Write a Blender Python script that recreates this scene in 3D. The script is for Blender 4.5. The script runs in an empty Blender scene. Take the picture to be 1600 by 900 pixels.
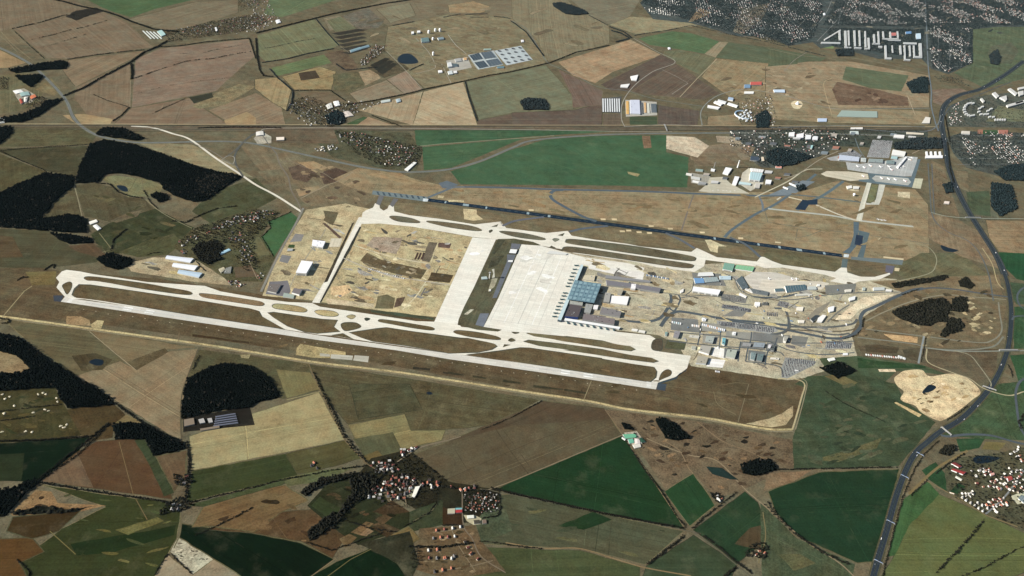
import bpy,math,random
import numpy as np
from mathutils import Vector,Matrix
from mathutils.geometry import tessellate_polygon
random.seed(7)
rng =np.random.default_rng(7)
sc =bpy.context.scene
COL =sc.collection
# ------------------------------------------------------------------ camera
CAM =Vector((3181.77,-3718.03,3458.55))
FW =Vector((-0.04048651,0.79477428,-0.6055532)).normalized()
RT =Vector((0.98957301,0.11573431,0.08573698)).normalized()
UP =RT.cross(FW).normalized()
FPX =1199.9
cam_data =bpy.data.cameras.new('camera')
cam =bpy.data.objects.new('camera',cam_data)
COL.objects.link(cam)
cam.matrix_world =Matrix(((RT.x,UP.x,-FW.x,CAM.x),(RT.y,UP.y,-FW.y,CAM.y),
                           (RT.z,UP.z,-FW.z,CAM.z),(0,0,0,1)))
cam_data.sensor_width =36.0
cam_data.lens =36.0 *FPX /1600.0
cam_data.clip_start =10.0
cam_data.clip_end =120000.0
sc.camera =cam
sc.render.resolution_x,sc.render.resolution_y =1024,576
# ------------------------------------------------------------------ light
SUN_EL =math.radians(27.5)
SHADOW_ANG =math.radians(18.0)
sun_dir =Vector((-math.cos(SHADOW_ANG) *math.cos(SUN_EL),-math.sin(SHADOW_ANG) *math.cos(SUN_EL),math.sin(SUN_EL)))
sd =bpy.data.lights.new('sun','SUN')
sd.energy =5.0
sd.angle =math.radians(0.5)
sd.color =(1.0,0.93,0.82)
so =bpy.data.objects.new('sun',sd)
COL.objects.link(so)
so.rotation_euler =sun_dir.to_track_quat('Z','Y').to_euler()
so.location =(0,0,3000)
w =bpy.data.worlds.new('World')
sc.world =w
w.use_nodes =True
nt =w.node_tree
nt.nodes.clear()
wo =nt.nodes.new('ShaderNodeOutputWorld')
bg =nt.nodes.new('ShaderNodeBackground')
sky =nt.nodes.new('ShaderNodeTexSky')
sky.sky_type ='NISHITA'
sky.sun_disc =False
sky.sun_elevation =SUN_EL
sky.sun_rotation =math.atan2(sun_dir.x,sun_dir.y)
nt.links.new(sky.outputs[0],bg.inputs[0])
bg.inputs[1].default_value =0.05
nt.links.new(bg.outputs[0],wo.inputs[0])
sc.view_settings.view_transform ='Standard'
sc.view_settings.look ='None'
sc.view_settings.gamma =1.0
sc.view_settings.exposure =1.0
# ------------------------------------------------------------------ helpers
def G(x,y,h=0.0):
    """a point of the 1600x900 survey picture -> the point of the plane z = h"""
    d =FW +RT *((x -800.0) /FPX) -UP *((y -450.0) /FPX)
    t =(h -CAM.z) /d.z
    return CAM +d *t
def at(ox,oy,s):
    return lambda pts:[(ox +a /s,oy +b /s) for a,b in pts]
ONE =lambda pts:pts
S4 =lambda i,j:at(i *400,j *225,4.0)
S6 =lambda ox,oy:at(ox,oy,20.0 /3.0)
def lin(c):
    c =c /255.0
    return c /12.92 if c <= 0.04045 else ((c +0.055) /1.055) ** 2.4
HAZE_S =1.2e-6
HAZE_L =(0.50,0.62,0.68)
GAIN =(1.45,1.40,1.33)
def alb(rgb,y=300):
    """surface colour estimated from the picture colour of a sunlit thing, far rows lightened for haze"""
    dist =3458.0 /max(.25,.6055 +.79 *(y -450) /FPX) *1.05
    c =[(lin(v) -HAZE_L[i] *(1 -math.exp(-HAZE_S *dist))) /GAIN[i] for i,v in enumerate(rgb)]
    if c[1] >c[0] and c[1] >c[2] and max(rgb) <125:
        l =.3 *c[0] +.55 *c[1] +.15 *c[2]
        c =[v *.78 +l *.22 for v in c]
    elif max(rgb) <170:
        l =.3 *c[0] +.55 *c[1] +.15 *c[2]
        k =.18 if y <430 else .04
        c =[(v *(1 -k) +l *k) *(1.15 if y <250 else 1.1 if y <430 else 1.0) for v in c]  # brightness rises towards the far rows: haze put into the surface colour
    return tuple(min(max(v,0.002),0.8) for v in c)
def smooth(pts,closed=False,n=6):
    P =[Vector((p[0],p[1])) for p in pts]
    out =[]
    m =len(P)
    rngi =range(m) if closed else range(m -1)
    for i in rngi:
        p0 =P[(i -1) % m] if closed or i >0 else P[0] *2 -P[1]
        p1 =P[i]
        p2 =P[(i +1) % m]
        p3 =P[(i +2) % m] if closed or i +2 <m else P[-1] *2 -P[-2]
        for k in range(n):
            t =k /n
            out.append(0.5 *((2 *p1) +(p2 -p0) *t +(2 *p0 -5 *p1 +4 *p2 -p3) *t *t +(3 *p1 -p0 -3 *p2 +p3) *t ** 3))
    if not closed:
        out.append(P[-1])
    return [(v.x,v.y) for v in out]
def newobj(name,mesh,parent=None):
    o =bpy.data.objects.new(name,mesh)
    COL.objects.link(o)
    if parent:
        o.parent =parent
    return o
def mesh_from(name,verts,faces,mats,idx=None,smooth_sh=False):
    me =bpy.data.meshes.new(name)
    me.from_pydata([tuple(v) for v in verts],[],faces)
    for m in (mats if isinstance(mats,(list,tuple)) else [mats]):
        me.materials.append(m)
    if idx is not None:
        me.polygons.foreach_set('material_index',idx)
    me.update()
    return me
def tag(o,label=None,cat=None,group=None,kind=None):
    if label:o['label'] =label
    if cat:o['category'] =cat
    if group:o['group'] =group
    if kind:o['kind'] =kind
    return o
# ------------------------------------------------------------------ materials
def base_mat(name,rough=1.0,spec=0.0,metal=0.0):
    m =bpy.data.materials.new(name)
    m.use_nodes =True
    n =m.node_tree.nodes
    b =n['Principled BSDF']
    b.inputs['Roughness'].default_value =rough
    b.inputs['Specular IOR Level'].default_value =spec
    b.inputs['Metallic'].default_value =metal
    return m,m.node_tree,b
def N(t,kind,**kw):
    n =t.nodes.new(kind)
    for k,v in kw.items():
        setattr(n,k,v)
    return n
def mathn(t,op,a,b=None,c=None):
    n =N(t,'ShaderNodeMath',operation=op)
    for i,v in enumerate((a,b,c)):
        if v is None:continue
        if isinstance(v,(int,float)):n.inputs[i].default_value =v
        else:t.links.new(v,n.inputs[i])
    return n.outputs[0]
def noise(t,vec,scale,detail=3.0,rough=0.55):
    n =N(t,'ShaderNodeTexNoise')
    n.inputs['Scale'].default_value =scale
    n.inputs['Detail'].default_value =detail
    n.inputs['Roughness'].default_value =rough
    t.links.new(vec,n.inputs['Vector'])
    return n.outputs['Fac']
def ground_mat(name,big=0.35,mid=0.3,fine=0.35,stripe=True,hue=0.25,joints=False,dry=0.0):
    """ground: colour of the object, broken by mottling, strips of cultivation and grain"""
    m,t,b =base_mat(name)
    oi =N(t,'ShaderNodeObjectInfo')
    geo =N(t,'ShaderNodeNewGeometry')
    pos =geo.outputs['Position']
    off =N(t,'ShaderNodeVectorMath',operation='MULTIPLY_ADD')
    rv =N(t,'ShaderNodeCombineXYZ')
    t.links.new(oi.outputs['Random'],rv.inputs[0]); t.links.new(oi.outputs['Random'],rv.inputs[1])
    t.links.new(rv.outputs[0],off.inputs[0]); off.inputs[1].default_value =(9000,5000,0)
    t.links.new(pos,off.inputs[2])
    p =off.outputs[0]
    n1 =noise(t,p,1 /260.0,4)
    n2 =noise(t,p,1 /60.0,4,0.6)
    n3 =noise(t,p,1 /11.0,3,0.7)
    f =mathn(t,'MULTIPLY_ADD',mathn(t,'SUBTRACT',n1,0.5),big *2.4,1.0)
    f =mathn(t,'ADD',f,mathn(t,'MULTIPLY',mathn(t,'SUBTRACT',n2,0.5),mid *2.2))
    f =mathn(t,'ADD',f,mathn(t,'MULTIPLY',mathn(t,'SUBTRACT',n3,0.5),fine *2.2))
    if stripe:
        a =N(t,'ShaderNodeAttribute',attribute_type='OBJECT',attribute_name='stripe_angle')
        s =N(t,'ShaderNodeAttribute',attribute_type='OBJECT',attribute_name='stripe_amount')
        vr =N(t,'ShaderNodeVectorRotate',rotation_type='Z_AXIS')
        t.links.new(p,vr.inputs['Vector']); t.links.new(a.outputs['Fac'],vr.inputs['Angle'])
        vm =N(t,'ShaderNodeVectorMath',operation='MULTIPLY')
        t.links.new(vr.outputs[0],vm.inputs[0]); vm.inputs[1].default_value =(1 /1500.0,1 /26.0,0)
        ns =noise(t,vm.outputs[0],1.0,3,0.75)
        f =mathn(t,'ADD',f,mathn(t,'MULTIPLY',mathn(t,'SUBTRACT',ns,0.5),mathn(t,'MULTIPLY',s.outputs['Fac'],2.2)))
    if joints:
        br =N(t,'ShaderNodeTexBrick')
        br.inputs['Color1'].default_value =(1.12,1.12,1.12,1); br.inputs['Color2'].default_value =(.98,.99,1,1); br.inputs['Mortar'].default_value =(.75,.75,.75,1)
        for k_,v_ in (('Scale',1 /50.0),('Mortar Size',.012),('Brick Width',1.9),('Row Height',.45)):br.inputs[k_].default_value =v_
        t.links.new(pos,br.inputs['Vector'])
        f =mathn(t,'MULTIPLY',f,br.outputs['Color'])
    f =mathn(t,'MAXIMUM',f,0.2)
    hs =N(t,'ShaderNodeMix',data_type='RGBA',blend_type='MULTIPLY')
    hs.inputs[0].default_value =1.0
    ramp =N(t,'ShaderNodeValToRGB')
    ramp.color_ramp.elements[0].position =0.35; ramp.color_ramp.elements[1].position =0.65
    h =hue
    ramp.color_ramp.elements[0].color =(1 +h *.5,1.0,1 -h *.4,1)
    ramp.color_ramp.elements[1].color =(1 -h *.5,1.0,1 -h *.1,1)
    t.links.new(noise(t,p,1 /130.0,3),ramp.inputs[0])
    t.links.new(oi.outputs['Color'],hs.inputs[6]); t.links.new(ramp.outputs[0],hs.inputs[7])
    src =hs.outputs[2]
    if dry:
        rp =N(t,'ShaderNodeValToRGB')
        rp.color_ramp.elements[0].position =0.54; rp.color_ramp.elements[1].position =0.72
        t.links.new(noise(t,p,1 /170.0,6,0.68),rp.inputs[0])
        mx =N(t,'ShaderNodeMix',data_type='RGBA',blend_type='MIX')
        t.links.new(mathn(t,'MULTIPLY',rp.outputs[0],dry),mx.inputs[0])
        wm =N(t,'ShaderNodeMix',data_type='RGBA',blend_type='ADD'); wm.inputs[0].default_value =1.0
        t.links.new(src,wm.inputs[6]); wm.inputs[7].default_value =(.07,.062,.04,1)
        t.links.new(src,mx.inputs[6]); t.links.new(wm.outputs[2],mx.inputs[7])
        src =mx.outputs[2]
    mul =N(t,'ShaderNodeVectorMath',operation='SCALE')
    t.links.new(src,mul.inputs[0]); t.links.new(f,mul.inputs['Scale'])
    t.links.new(mul.outputs[0],b.inputs['Base Color'])
    return m
M_FIELD =ground_mat('field_soil',0.32,0.3,0.5,hue=0.16,dry=.3)
M_GRASS =ground_mat('rough_grass',0.4,0.5,0.75,stripe=True,hue=0.2,dry=.5)
M_SOIL =ground_mat('disturbed_soil',0.45,0.7,0.95,stripe=False,hue=0.12,dry=.4)
M_CONC =ground_mat('concrete_paving',0.1,0.1,0.16,stripe=True,hue=0.04,joints=True)
M_ASPH =ground_mat('asphalt_paving',0.15,0.25,0.3,stripe=False,hue=0.05)
M_SUBURB =ground_mat('garden_ground',0.3,0.8,1.2,stripe=False,hue=0.2,dry=.3)
def water_mat():
    m,t,b =base_mat('pond_water',rough=0.3,spec=0.12)
    b.inputs['Base Color'].default_value =(0.006,0.012,0.018,1)
    geo =N(t,'ShaderNodeNewGeometry')
    bp =N(t,'ShaderNodeBump'); bp.inputs['Strength'].default_value =0.1
    t.links.new(noise(t,geo.outputs['Position'],1 /6.0,2),bp.inputs['Height'])
    t.links.new(bp.outputs[0],b.inputs['Normal'])
    return m
M_WATER =water_mat()
_pal ={}
def paint(rgb,rough=0.8,spec=0.2,var=0.12,scale=1 /7.0):
    """weathered plain material; rgb is the surface's own linear colour"""
    key =(tuple(round(v,3) for v in rgb),rough,spec,var)
    if key in _pal:return _pal[key]
    m,t,b =base_mat('weathered_surface',rough,spec)
    geo =N(t,'ShaderNodeNewGeometry')
    f =mathn(t,'MULTIPLY_ADD',mathn(t,'SUBTRACT',noise(t,geo.outputs['Position'],scale,3,.6),0.5),var *2,1.0)
    c =N(t,'ShaderNodeVectorMath',operation='SCALE')
    c.inputs[0].default_value =rgb
    t.links.new(f,c.inputs['Scale'])
    t.links.new(c.outputs[0],b.inputs['Base Color'])
    _pal[key] =m
    return m
def P(r,g,b,**k):
    return paint(alb((r,g,b)),**k)
# ------------------------------------------------------------------ the air between the camera and the far fields
def haze_box():
    m =bpy.data.materials.new('haze'); m.use_nodes =True
    t =m.node_tree; t.nodes.clear()
    ou =t.nodes.new('ShaderNodeOutputMaterial'); v =t.nodes.new('ShaderNodeVolumePrincipled')
    v.inputs['Density'].default_value =HAZE_S *HAZE_K; v.inputs['Color'].default_value =(0.55,0.82,1.0,1)
    v.inputs['Anisotropy'].default_value =0.0
    t.links.new(v.outputs[0],ou.inputs['Volume'])
    x0,x1,y0,y1,z0,z1 =-61000,71000,-31000,91000,-1.0,CAM.z +30
    V =[(x,y,z) for z in (z0,z1) for x,y in ((x0,y0),(x1,y0),(x1,y1),(x0,y1))]
    o =newobj('haze',mesh_from('haze',V,[(3,2,1,0),(4,5,6,7),(0,1,5,4),(1,2,6,5),(2,3,7,6),(3,0,4,7)],m))
    o['kind'] ='stuff'; o['label'] ='thin bluish haze in the air over the whole landscape'; o['category'] ='haze'
HAZE_K =1.0
haze_box()
# ------------------------------------------------------------------ flat surfaces of the ground
CH0,CHS =120,1
CHART =np.zeros(((900 +2 *CH0) *CHS,(1600 +2 *CH0) *CHS),np.int16)
_cnt =[0]
def chart_mask(px):
    q =np.array([((x +CH0) *CHS,(y +CH0) *CHS) for x,y in px])
    x0,y0 =np.maximum(np.floor(q.min(0)).astype(int) -1,0)
    x1 =min(int(q[:,0].max()) +2,CHART.shape[1]); y1 =min(int(q[:,1].max()) +2,CHART.shape[0])
    if x1 <= x0 or y1 <= y0:return None
    ys,xs =np.mgrid[y0:y1,x0:x1] +0.5
    ins =np.zeros(ys.shape,bool)
    for i in range(len(q)):
        (ax,ay),(bx,by) =q[i],q[(i +1) % len(q)]
        if ay != by:
            c =(ay >ys) != (by >ys)
            ins ^= c & (xs <(bx -ax) *(ys -ay) /(by -ay) +ax)
        n =int(max(abs(bx -ax),abs(by -ay))) +1
        tx =np.clip((ax +(bx -ax) *np.arange(n +1) /n -x0).astype(int),0,x1 -x0 -1)
        ty =np.clip((ay +(by -ay) *np.arange(n +1) /n -y0).astype(int),0,y1 -y0 -1)
        ins[ty,tx] =True
    return slice(y0,y1),slice(x0,x1),ins
def level(px):
    _cnt[0] += 1
    k =chart_mask(px)
    if k is None:return 0.1 +0.0007 *_cnt[0]
    sub =CHART[k[0],k[1]]
    lv =int(sub[k[2]].max()) +1 if k[2].any() else 1
    sub[k[2]] =lv
    return 0.05 *lv +0.0005 *(_cnt[0] % 90)
def unproject_back(p):
    d =p -CAM
    z =d.dot(FW)
    return 800 +FPX *d.dot(RT) /z,450 -FPX *d.dot(UP) /z
def ground_z(p):
    x,y =unproject_back(Vector((p[0],p[1],0)))
    i,j =int((y +CH0) *CHS),int((x +CH0) *CHS)
    if 0 <= i <CHART.shape[0] and 0 <= j <CHART.shape[1]:
        return 0.05 *CHART[i,j]
    return 0.0
def jitter_outline(pts,step=45.0,amp=3.0):
    out =[]
    m =len(pts)
    for i in range(m):
        a,b =pts[i],pts[(i +1) % m]
        n =max(1,int((b -a).length /step))
        d =(b -a)
        nrm =Vector((-d.y,d.x,0)).normalized() if d.length >0 else Vector()
        for k in range(n):
            p =a.lerp(b,k /n)
            if k:p =p +nrm *random.uniform(-amp,amp)
            out.append(p)
    return out
def surface(name,outline,z,mat,color,ang=None,amount=0.3,kind='structure'):
    v =[Vector((p.x,p.y,z)) for p in outline]
    tris =tessellate_polygon([[Vector((p.x,p.y,0)) for p in outline]])
    faces =[]
    for a,b,c in tris:
        if (v[b] -v[a]).cross(v[c] -v[a]).z <0:a,c =c,a
        faces.append((a,b,c))
    o =newobj(name,mesh_from(name,v,faces,mat))
    o.color =(*color,1)
    o['stripe_angle'] =float(ang if ang is not None else random.uniform(-1.5,1.5))
    o['stripe_amount'] =float(amount)
    o['kind'] =kind
    return o
def longest_angle(w):
    best,ang =0,0
    for i in range(len(w)):
        d =w[(i +1) % len(w)] -w[i]
        if d.length >best:best,ang =d.length,-math.atan2(d.y,d.x)
    return ang
def F(name,rgb,pts,T=ONE,mat=None,lay='field',sm=False,amp=3.0,amount=0.4,ang=None):
    pts =T(pts)
    if sm:pts =smooth(pts,True,5)
    wp =[G(*p) for p in pts]
    if ang is None:ang =longest_angle(wp)
    if amp:wp =jitter_outline(wp,45,amp)
    o =surface(name,wp,level([unproject_back(p) for p in wp]),mat or M_FIELD,alb(rgb,sum(p[1] for p in pts) /len(pts)),ang,amount)
    if name in ('field','meadow','airfield_grass') and len(wp) >3:wheel_tracks(wp,rgb,ang,name)
    if name == 'field' and lay == 'field':
        V,Fc =ribbon([unproject_back(p) for p in wp +wp[:1]],random.choice((2.5,4,5.5)),0,sm=False)
        z =o.data.vertices[0].co.z +.012
        for p in V:p.z =z
        b =newobj('field_margin',mesh_from('field_margin',V,Fc,M_GRASS)); yy =sum(p[1] for p in pts) /len(pts)
        b.color =(*alb(random.choice(((74,74,50),(92,88,62),(112,104,76),(58,58,42))),yy),1)
        b['stripe_angle'] =0.0; b['stripe_amount'] =0.0; b['kind'] ='structure'
    return o
def wheel_tracks(wp,rgb,ang,name):
    '''tractor lines and footpaths, worn into a field from edge to edge'''
    area =abs(sum(wp[i].x *wp[(i +1) % len(wp)].y -wp[(i +1) % len(wp)].x *wp[i].y for i in range(len(wp)))) /2
    c =sum(wp,Vector()) /len(wp)
    r =random.Random(int(area))
    for k in range(min(7,int(area /45000)) if name == 'field' else min(3,int(area /90000))):
        a =-ang +(r.choice((0,0,0,1.57)) if name == 'field' else r.uniform(0,3))
        d =Vector((math.cos(a),math.sin(a),0)); n =Vector((-d.y,d.x,0))
        p =c.lerp(wp[r.randrange(len(wp))],r.uniform(.1,.75))
        ts =[]
        for i in range(len(wp)):
            u,v =wp[i] -p,wp[(i +1) % len(wp)] -p
            if (u.dot(n) >0) != (v.dot(n) >0):
                f =u.dot(n) /(u.dot(n) -v.dot(n)); ts.append(u.lerp(v,f).dot(d))
        lo =[t for t in ts if t <0]; hi =[t for t in ts if t >0]
        if not lo or not hi:continue
        q,e =p +d *max(lo) *.99,p +d *min(hi) *.99
        bow =n *r.uniform(-.02,.02) *(e -q).length
        V,Fc =ribbon([unproject_back(x) for x in (q,q.lerp(e,.5) +bow,e)],r.choice((2.2,2.8,4.0)),0,n=3)
        z =level([unproject_back(x) for x in V[0::2]] +[unproject_back(x) for x in V[1::2]][::-1])
        for x in V:x.z =z
        g =r.choice((.8,.86,1.13,1.2))
        o =newobj('wheel_track',mesh_from('wheel_track',V,Fc,M_GRASS)); o.color =(*alb([v *g for v in rgb],unproject_back(c)[1]),1)
        o['stripe_angle'] =0.0; o['stripe_amount'] =0.0; o['kind'] ='structure'
def spots(name,pts,n,cols,size=(2,7),T=ONE,flat=.4,mat=None,seed=1):
    '''scrapes, damp hollows, heaps and bare patches strewn over a piece of ground'''
    r =random.Random(seed +n)
    q =T(pts)
    x0,x1,y0,y1 =min(p[0] for p in q),max(p[0] for p in q),min(p[1] for p in q),max(p[1] for p in q)
    for _ in range(n):
        x,y =r.uniform(x0,x1),r.uniform(y0,y1); e =r.uniform(*size); sl =r.uniform(-.35,.35)
        pl =[(x +e *math.cos(i *.785) *r.uniform(.5,1.1),y +e *flat *math.sin(i *.785) *r.uniform(.5,1.1) +sl *e *math.cos(i *.785)) for i in range(8)]
        if all(in_poly(a,b,q) for a,b in pl):F(name,r.choice(cols),pl,ONE,mat or M_SOIL,sm=True,amp=1)
def in_poly(x,y,poly):
    ins =False
    for i in range(len(poly)):
        (ax,ay),(bx,by) =poly[i],poly[(i +1) % len(poly)]
        if (ay >y) != (by >y) and x <(bx -ax) *(y -ay) /(by -ay) +ax:
            ins =not ins
    return ins
def ribbon(pts,width,z,off=0.0,n=6,sm=True):
    """strip of ground following a survey polyline; width and offset in metres"""
    P2 =[G(*p) for p in (smooth(pts,False,n) if sm and len(pts) >2 else pts)]
    V,Fc =[],[]
    for i,p in enumerate(P2):
        d =(P2[min(i +1,len(P2) -1)] -P2[max(i -1,0)])
        nrm =Vector((-d.y,d.x,0)).normalized()
        wv =width[0] +(width[1] -width[0]) *i /(len(P2) -1) if isinstance(width,tuple) else width
        c =p +nrm *off
        V += [Vector((*(c +nrm *wv /2).xy,z)),Vector((*(c -nrm *wv /2).xy,z))]
        if i:Fc.append((2 *i -2,2 *i -1,2 *i +1,2 *i))
    return V,Fc
def R(name,rgb,width,pts,T=ONE,lay='road',off=0.0,mat=None,sm=True,n=6):
    V,Fc =ribbon(T(pts),width,0.0,off,n,sm)
    z =level([unproject_back(p) for p in V[0::2]] +[unproject_back(p) for p in V[1::2]][::-1])
    for p in V:p.z =z
    o =newobj(name,mesh_from(name,V,Fc,mat or M_ASPH))
    o.color =(*alb(rgb,sum(p[1] for p in T(pts)) /len(pts)),1)
    o['stripe_angle'] =0.0; o['stripe_amount'] =0.0
    o['kind'] ='structure'
    return o
# ------------------------------------------------------------------ terrain
gv =[Vector((-60000,-30000,0)),Vector((70000,-30000,0)),Vector((70000,90000,0)),Vector((-60000,90000,0))]
ground =surface('ground',gv,0.0,M_GRASS,alb((100,92,70)),0.1,0.1)
g =M_GRASS
# --- far left
F('field',(112,98,77),[(-60,-25),(60,-25),(140,12),(160,16),(118,24),(20,45),(-60,62)])
F('field',(114,99,78),[(20,45),(118,24),(160,18),(198,34),(240,74),(105,92),(72,91)])
F('field',(108,97,73),[(-60,62),(20,45),(72,91),(62,101),(40,88),(0,70),(-60,55)])
F('field',(142,118,82),[(-60,66),(0,78),(42,98),(12,106),(-60,108)])
F('meadow',(76,100,64),[(137,0),(380,-20),(300,0),(242,14),(205,27),(182,20),(160,12)])
F('field',(112,102,80),[(200,30),(305,3),(372,0),(372,20),(300,42),(262,48),(215,36)])
F('field',(120,103,79),[(107,94),(226,79),(205,93),(118,136),(98,110)])
F('field',(116,100,78),[(120,136),(204,97),(203,166),(180,192),(140,186),(115,152)])
F('field',(122,104,86),[(212,92),(250,76),(388,61),(398,88),(374,108),(338,142),(298,150),(206,168),(209,120)],amount=0.35)
F('field',(119,101,80),[(205,169),(297,153),(322,172),(360,195),(178,194)],amount=0.4)
F('field',(126,108,84),[(325,172),(400,145),(440,168),(446,194),(362,194)])
F('field',(150,126,88),[(350,188),(386,175),(400,184),(400,195),(354,195)],lay='patch')
F('garden_ground',(122,110,80),[(300,166),(333,147),(374,131),(400,135),(352,164),(312,170)],mat=M_SUBURB,lay='patch')
F('garden_ground',(58,60,48),[(295,152),(331,145),(334,152),(303,162)],lay='patch')
F('field',(150,128,90),[(98,180),(130,178),(176,186),(172,194),(120,194)],lay='patch')
F('field',(98,92,66),[(0,118),(40,112),(75,130),(60,160),(38,172),(0,178)],mat=g)
F('field',(112,100,70),[(55,140),(80,122),(95,140),(85,150)],mat=g)
# --- top middle
F('meadow',(96,110,76),[(412,22),(425,-10),(520,-20),(525,0),(440,27)])
F('field',(112,113,80),[(402,56),(490,30),(531,69),(519,76),(416,97),(404,86)])
F('meadow',(98,113,72),[(424,106),(507,85),(519,98),(433,119)])
F('field',(142,124,88),[(398,124),(434,121),(455,141),(447,172),(425,160),(398,138)],mat=g)
F('field',(138,120,82),[(440,120),(500,104),(525,112),(518,140),(460,140)],mat=g)
F('garden_ground',(72,62,50),[(466,114),(493,110),(500,122),(470,126)],lay='patch')
F('field',(108,94,72),[(465,144),(515,143),(541,158),(486,166)])
F('field',(126,113,90),[(546,146),(604,125),(632,147),(560,161)])
F('field',(132,114,94),[(604,124),(635,110),(660,140),(632,147)])
F('field',(150,132,102),[(560,172),(632,150),(661,143),(645,196),(588,180)])
F('field',(160,142,110),[(662,143),(724,128),(746,196),(645,196)],ang=0.5)
F('field',(142,120,92),[(554,198),(575,182),(622,198)])
F('meadow',(70,92,58),[(536,196),(568,182),(574,184),(552,198)])
F('field',(112,113,86),[(728,128),(853,102),(874,125),(894,150),(896,171),(798,177),(748,187)])
F('field',(118,108,82),[(606,42),(640,34),(700,20),(800,24),(950,60),(858,92),(850,100),(728,126),(663,138),(600,78)],mat=g)
F('field',(112,102,80),[(558,14),(650,-20),(800,-20),(800,26),(700,22),(640,36),(606,40)])
F('field',(140,120,88),[(700,8),(740,2),(765,10),(755,20),(702,20)],mat=g)
F('field',(120,110,88),[(505,28),(530,24),(558,40),(515,48)])
F('meadow',(106,108,78),[(510,32),(532,26),(556,44),(524,50)],lay='patch')
F('garden_ground',(100,95,82),[(535,25),(575,12),(600,34),(590,44),(560,46)],mat=M_SUBURB)
F('field',(118,112,88),[(588,14),(640,4),(650,24),(610,36)])
F('garden_ground',(96,82,64),[(505,84),(535,78),(552,92),(560,108),(540,112),(520,100)],mat=M_SOIL)
F('garden_ground',(142,122,92),[(560,112),(585,108),(595,122),(570,134)],mat=M_SOIL)
F('garden_ground',(92,88,64),[(520,116),(560,112),(570,132),(545,146),(522,140)],mat=M_SUBURB)
F('garden_ground',(84,76,58),[(572,105),(625,95),(640,108),(600,122)],mat=M_SUBURB)
for k in range(6):
    y =46 +k *6.0
    F('plot',(58,56,50),[(518 +k *3,y +6),(560 +k *3,y -1),(574,y +1),(530 +k *3,y +9)],lay='patch')
for k in range(3):
    F('plot',(52,52,46),[(578 +k *6,102 +k *5),(602 +k *6,90 +k *4),(610 +k *6,92 +k *4),(586 +k *6,107 +k *5)],lay='patch')
# --- top right of the middle
F('field',(120,111,86),[(800,26),(800,-20),(866,-20),(895,8),(920,24),(952,40),(952,68),(872,93),(856,95),(838,60),(805,34)])
F('field',(112,106,86),[(892,0),(1012,-20),(985,25),(955,40),(920,24)])
F('field',(132,123,94),[(952,39),(985,26),(1062,30),(1090,40),(1050,46),(995,54)],mat=g)
F('meadow',(84,108,72),[(998,60),(1050,49),(1080,52),(1124,65),(1101,84),(1060,77),(1015,70)])
F('field',(132,120,94),[(1124,65),(1138,66),(1118,90),(1101,84)])
F('field',(90,99,74),[(1138,66),(1200,74),(1292,90),(1270,104),(1200,100),(1118,90)])
F('field',(106,106,78),[(1038,80),(1062,78),(1118,90),(1096,118),(1058,100),(1036,88)])
F('field',(132,116,86),[(1118,91),(1200,99),(1262,110),(1230,145),(1200,148),(1140,152),(1096,120)],mat=g)
F('field',(148,124,94),[(872,97),(952,72),(985,62),(1034,86),(958,112),(930,130),(895,118)],mat=g)
F('field',(90,78,68),[(938,132),(1033,85),(1058,97),(1030,115),(985,143),(955,142)])
F('field',(96,83,70),[(986,143),(1056,99),(1126,146),(1098,156),(1010,148)])
F('field',(92,80,70),[(800,176),(898,172),(942,160),(940,198),(798,199)])
F('field',(106,89,77),[(872,108),(942,142),(940,164),(895,168),(893,148)])
F('field',(92,80,68),[(746,188),(800,178),(800,199),(746,199)])
F('field',(90,79,70),[(1028,164),(1094,173),(1090,196),(1028,196)])
F('meadow',(72,86,62),[(984,182),(1026,182),(1027,196),(984,196)])
F('field',(98,86,72),[(942,178),(972,178),(970,198),(942,196)])
F('field',(128,113,86),[(1106,182),(1150,178),(1160,196),(1104,197)],mat=g)
F('field',(120,108,82),[(1150,150),(1200,140),(1210,150),(1180,172),(1130,166)],mat=g)
F('field',(136,119,92),[(1196,104),(1265,96),(1330,96),(1452,118),(1452,168),(1300,170),(1245,160),(1196,150)],mat=g)
F('meadow',(94,104,76),[(1322,104),(1420,118),(1408,143),(1360,138),(1316,124)])
F('meadow',(90,98,72),[(1200,76),(1250,84),(1246,100),(1200,104)])
F('heath',(106,86,68),[(1308,128),(1370,140),(1418,152),(1420,166),(1310,164),(1300,140)],mat=M_SOIL)
F('field',(132,118,90),[(1200,150),(1300,168),(1420,172),(1452,175),(1450,195),(1300,192),(1200,186)],mat=g)
F('field',(116,108,86),[(1276,22),(1300,4),(1326,0),(1322,24),(1308,33)],lay='patch')
F('meadow',(88,100,74),[(1520,46),(1620,30),(1620,118),(1540,138),(1490,114),(1520,98)],mat=g)
F('meadow',(92,96,76),[(1548,72),(1580,66),(1592,80),(1580,100),(1552,98),(1543,84)],mat=g)
F('field',(118,100,84),[(1456,140),(1500,138),(1520,145),(1490,155),(1470,165),(1458,160)],mat=g)
F('field',(120,116,90),[(1452,34),(1535,38),(1535,44),(1452,44)],mat=g)
F('field',(128,116,92),[(1284,44),(1440,40),(1440,52),(1284,50)],mat=g)
F('meadow',(110,130,80),[(1280,70),(1305,69),(1302,76),(1280,75)],lay='patch')
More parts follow.
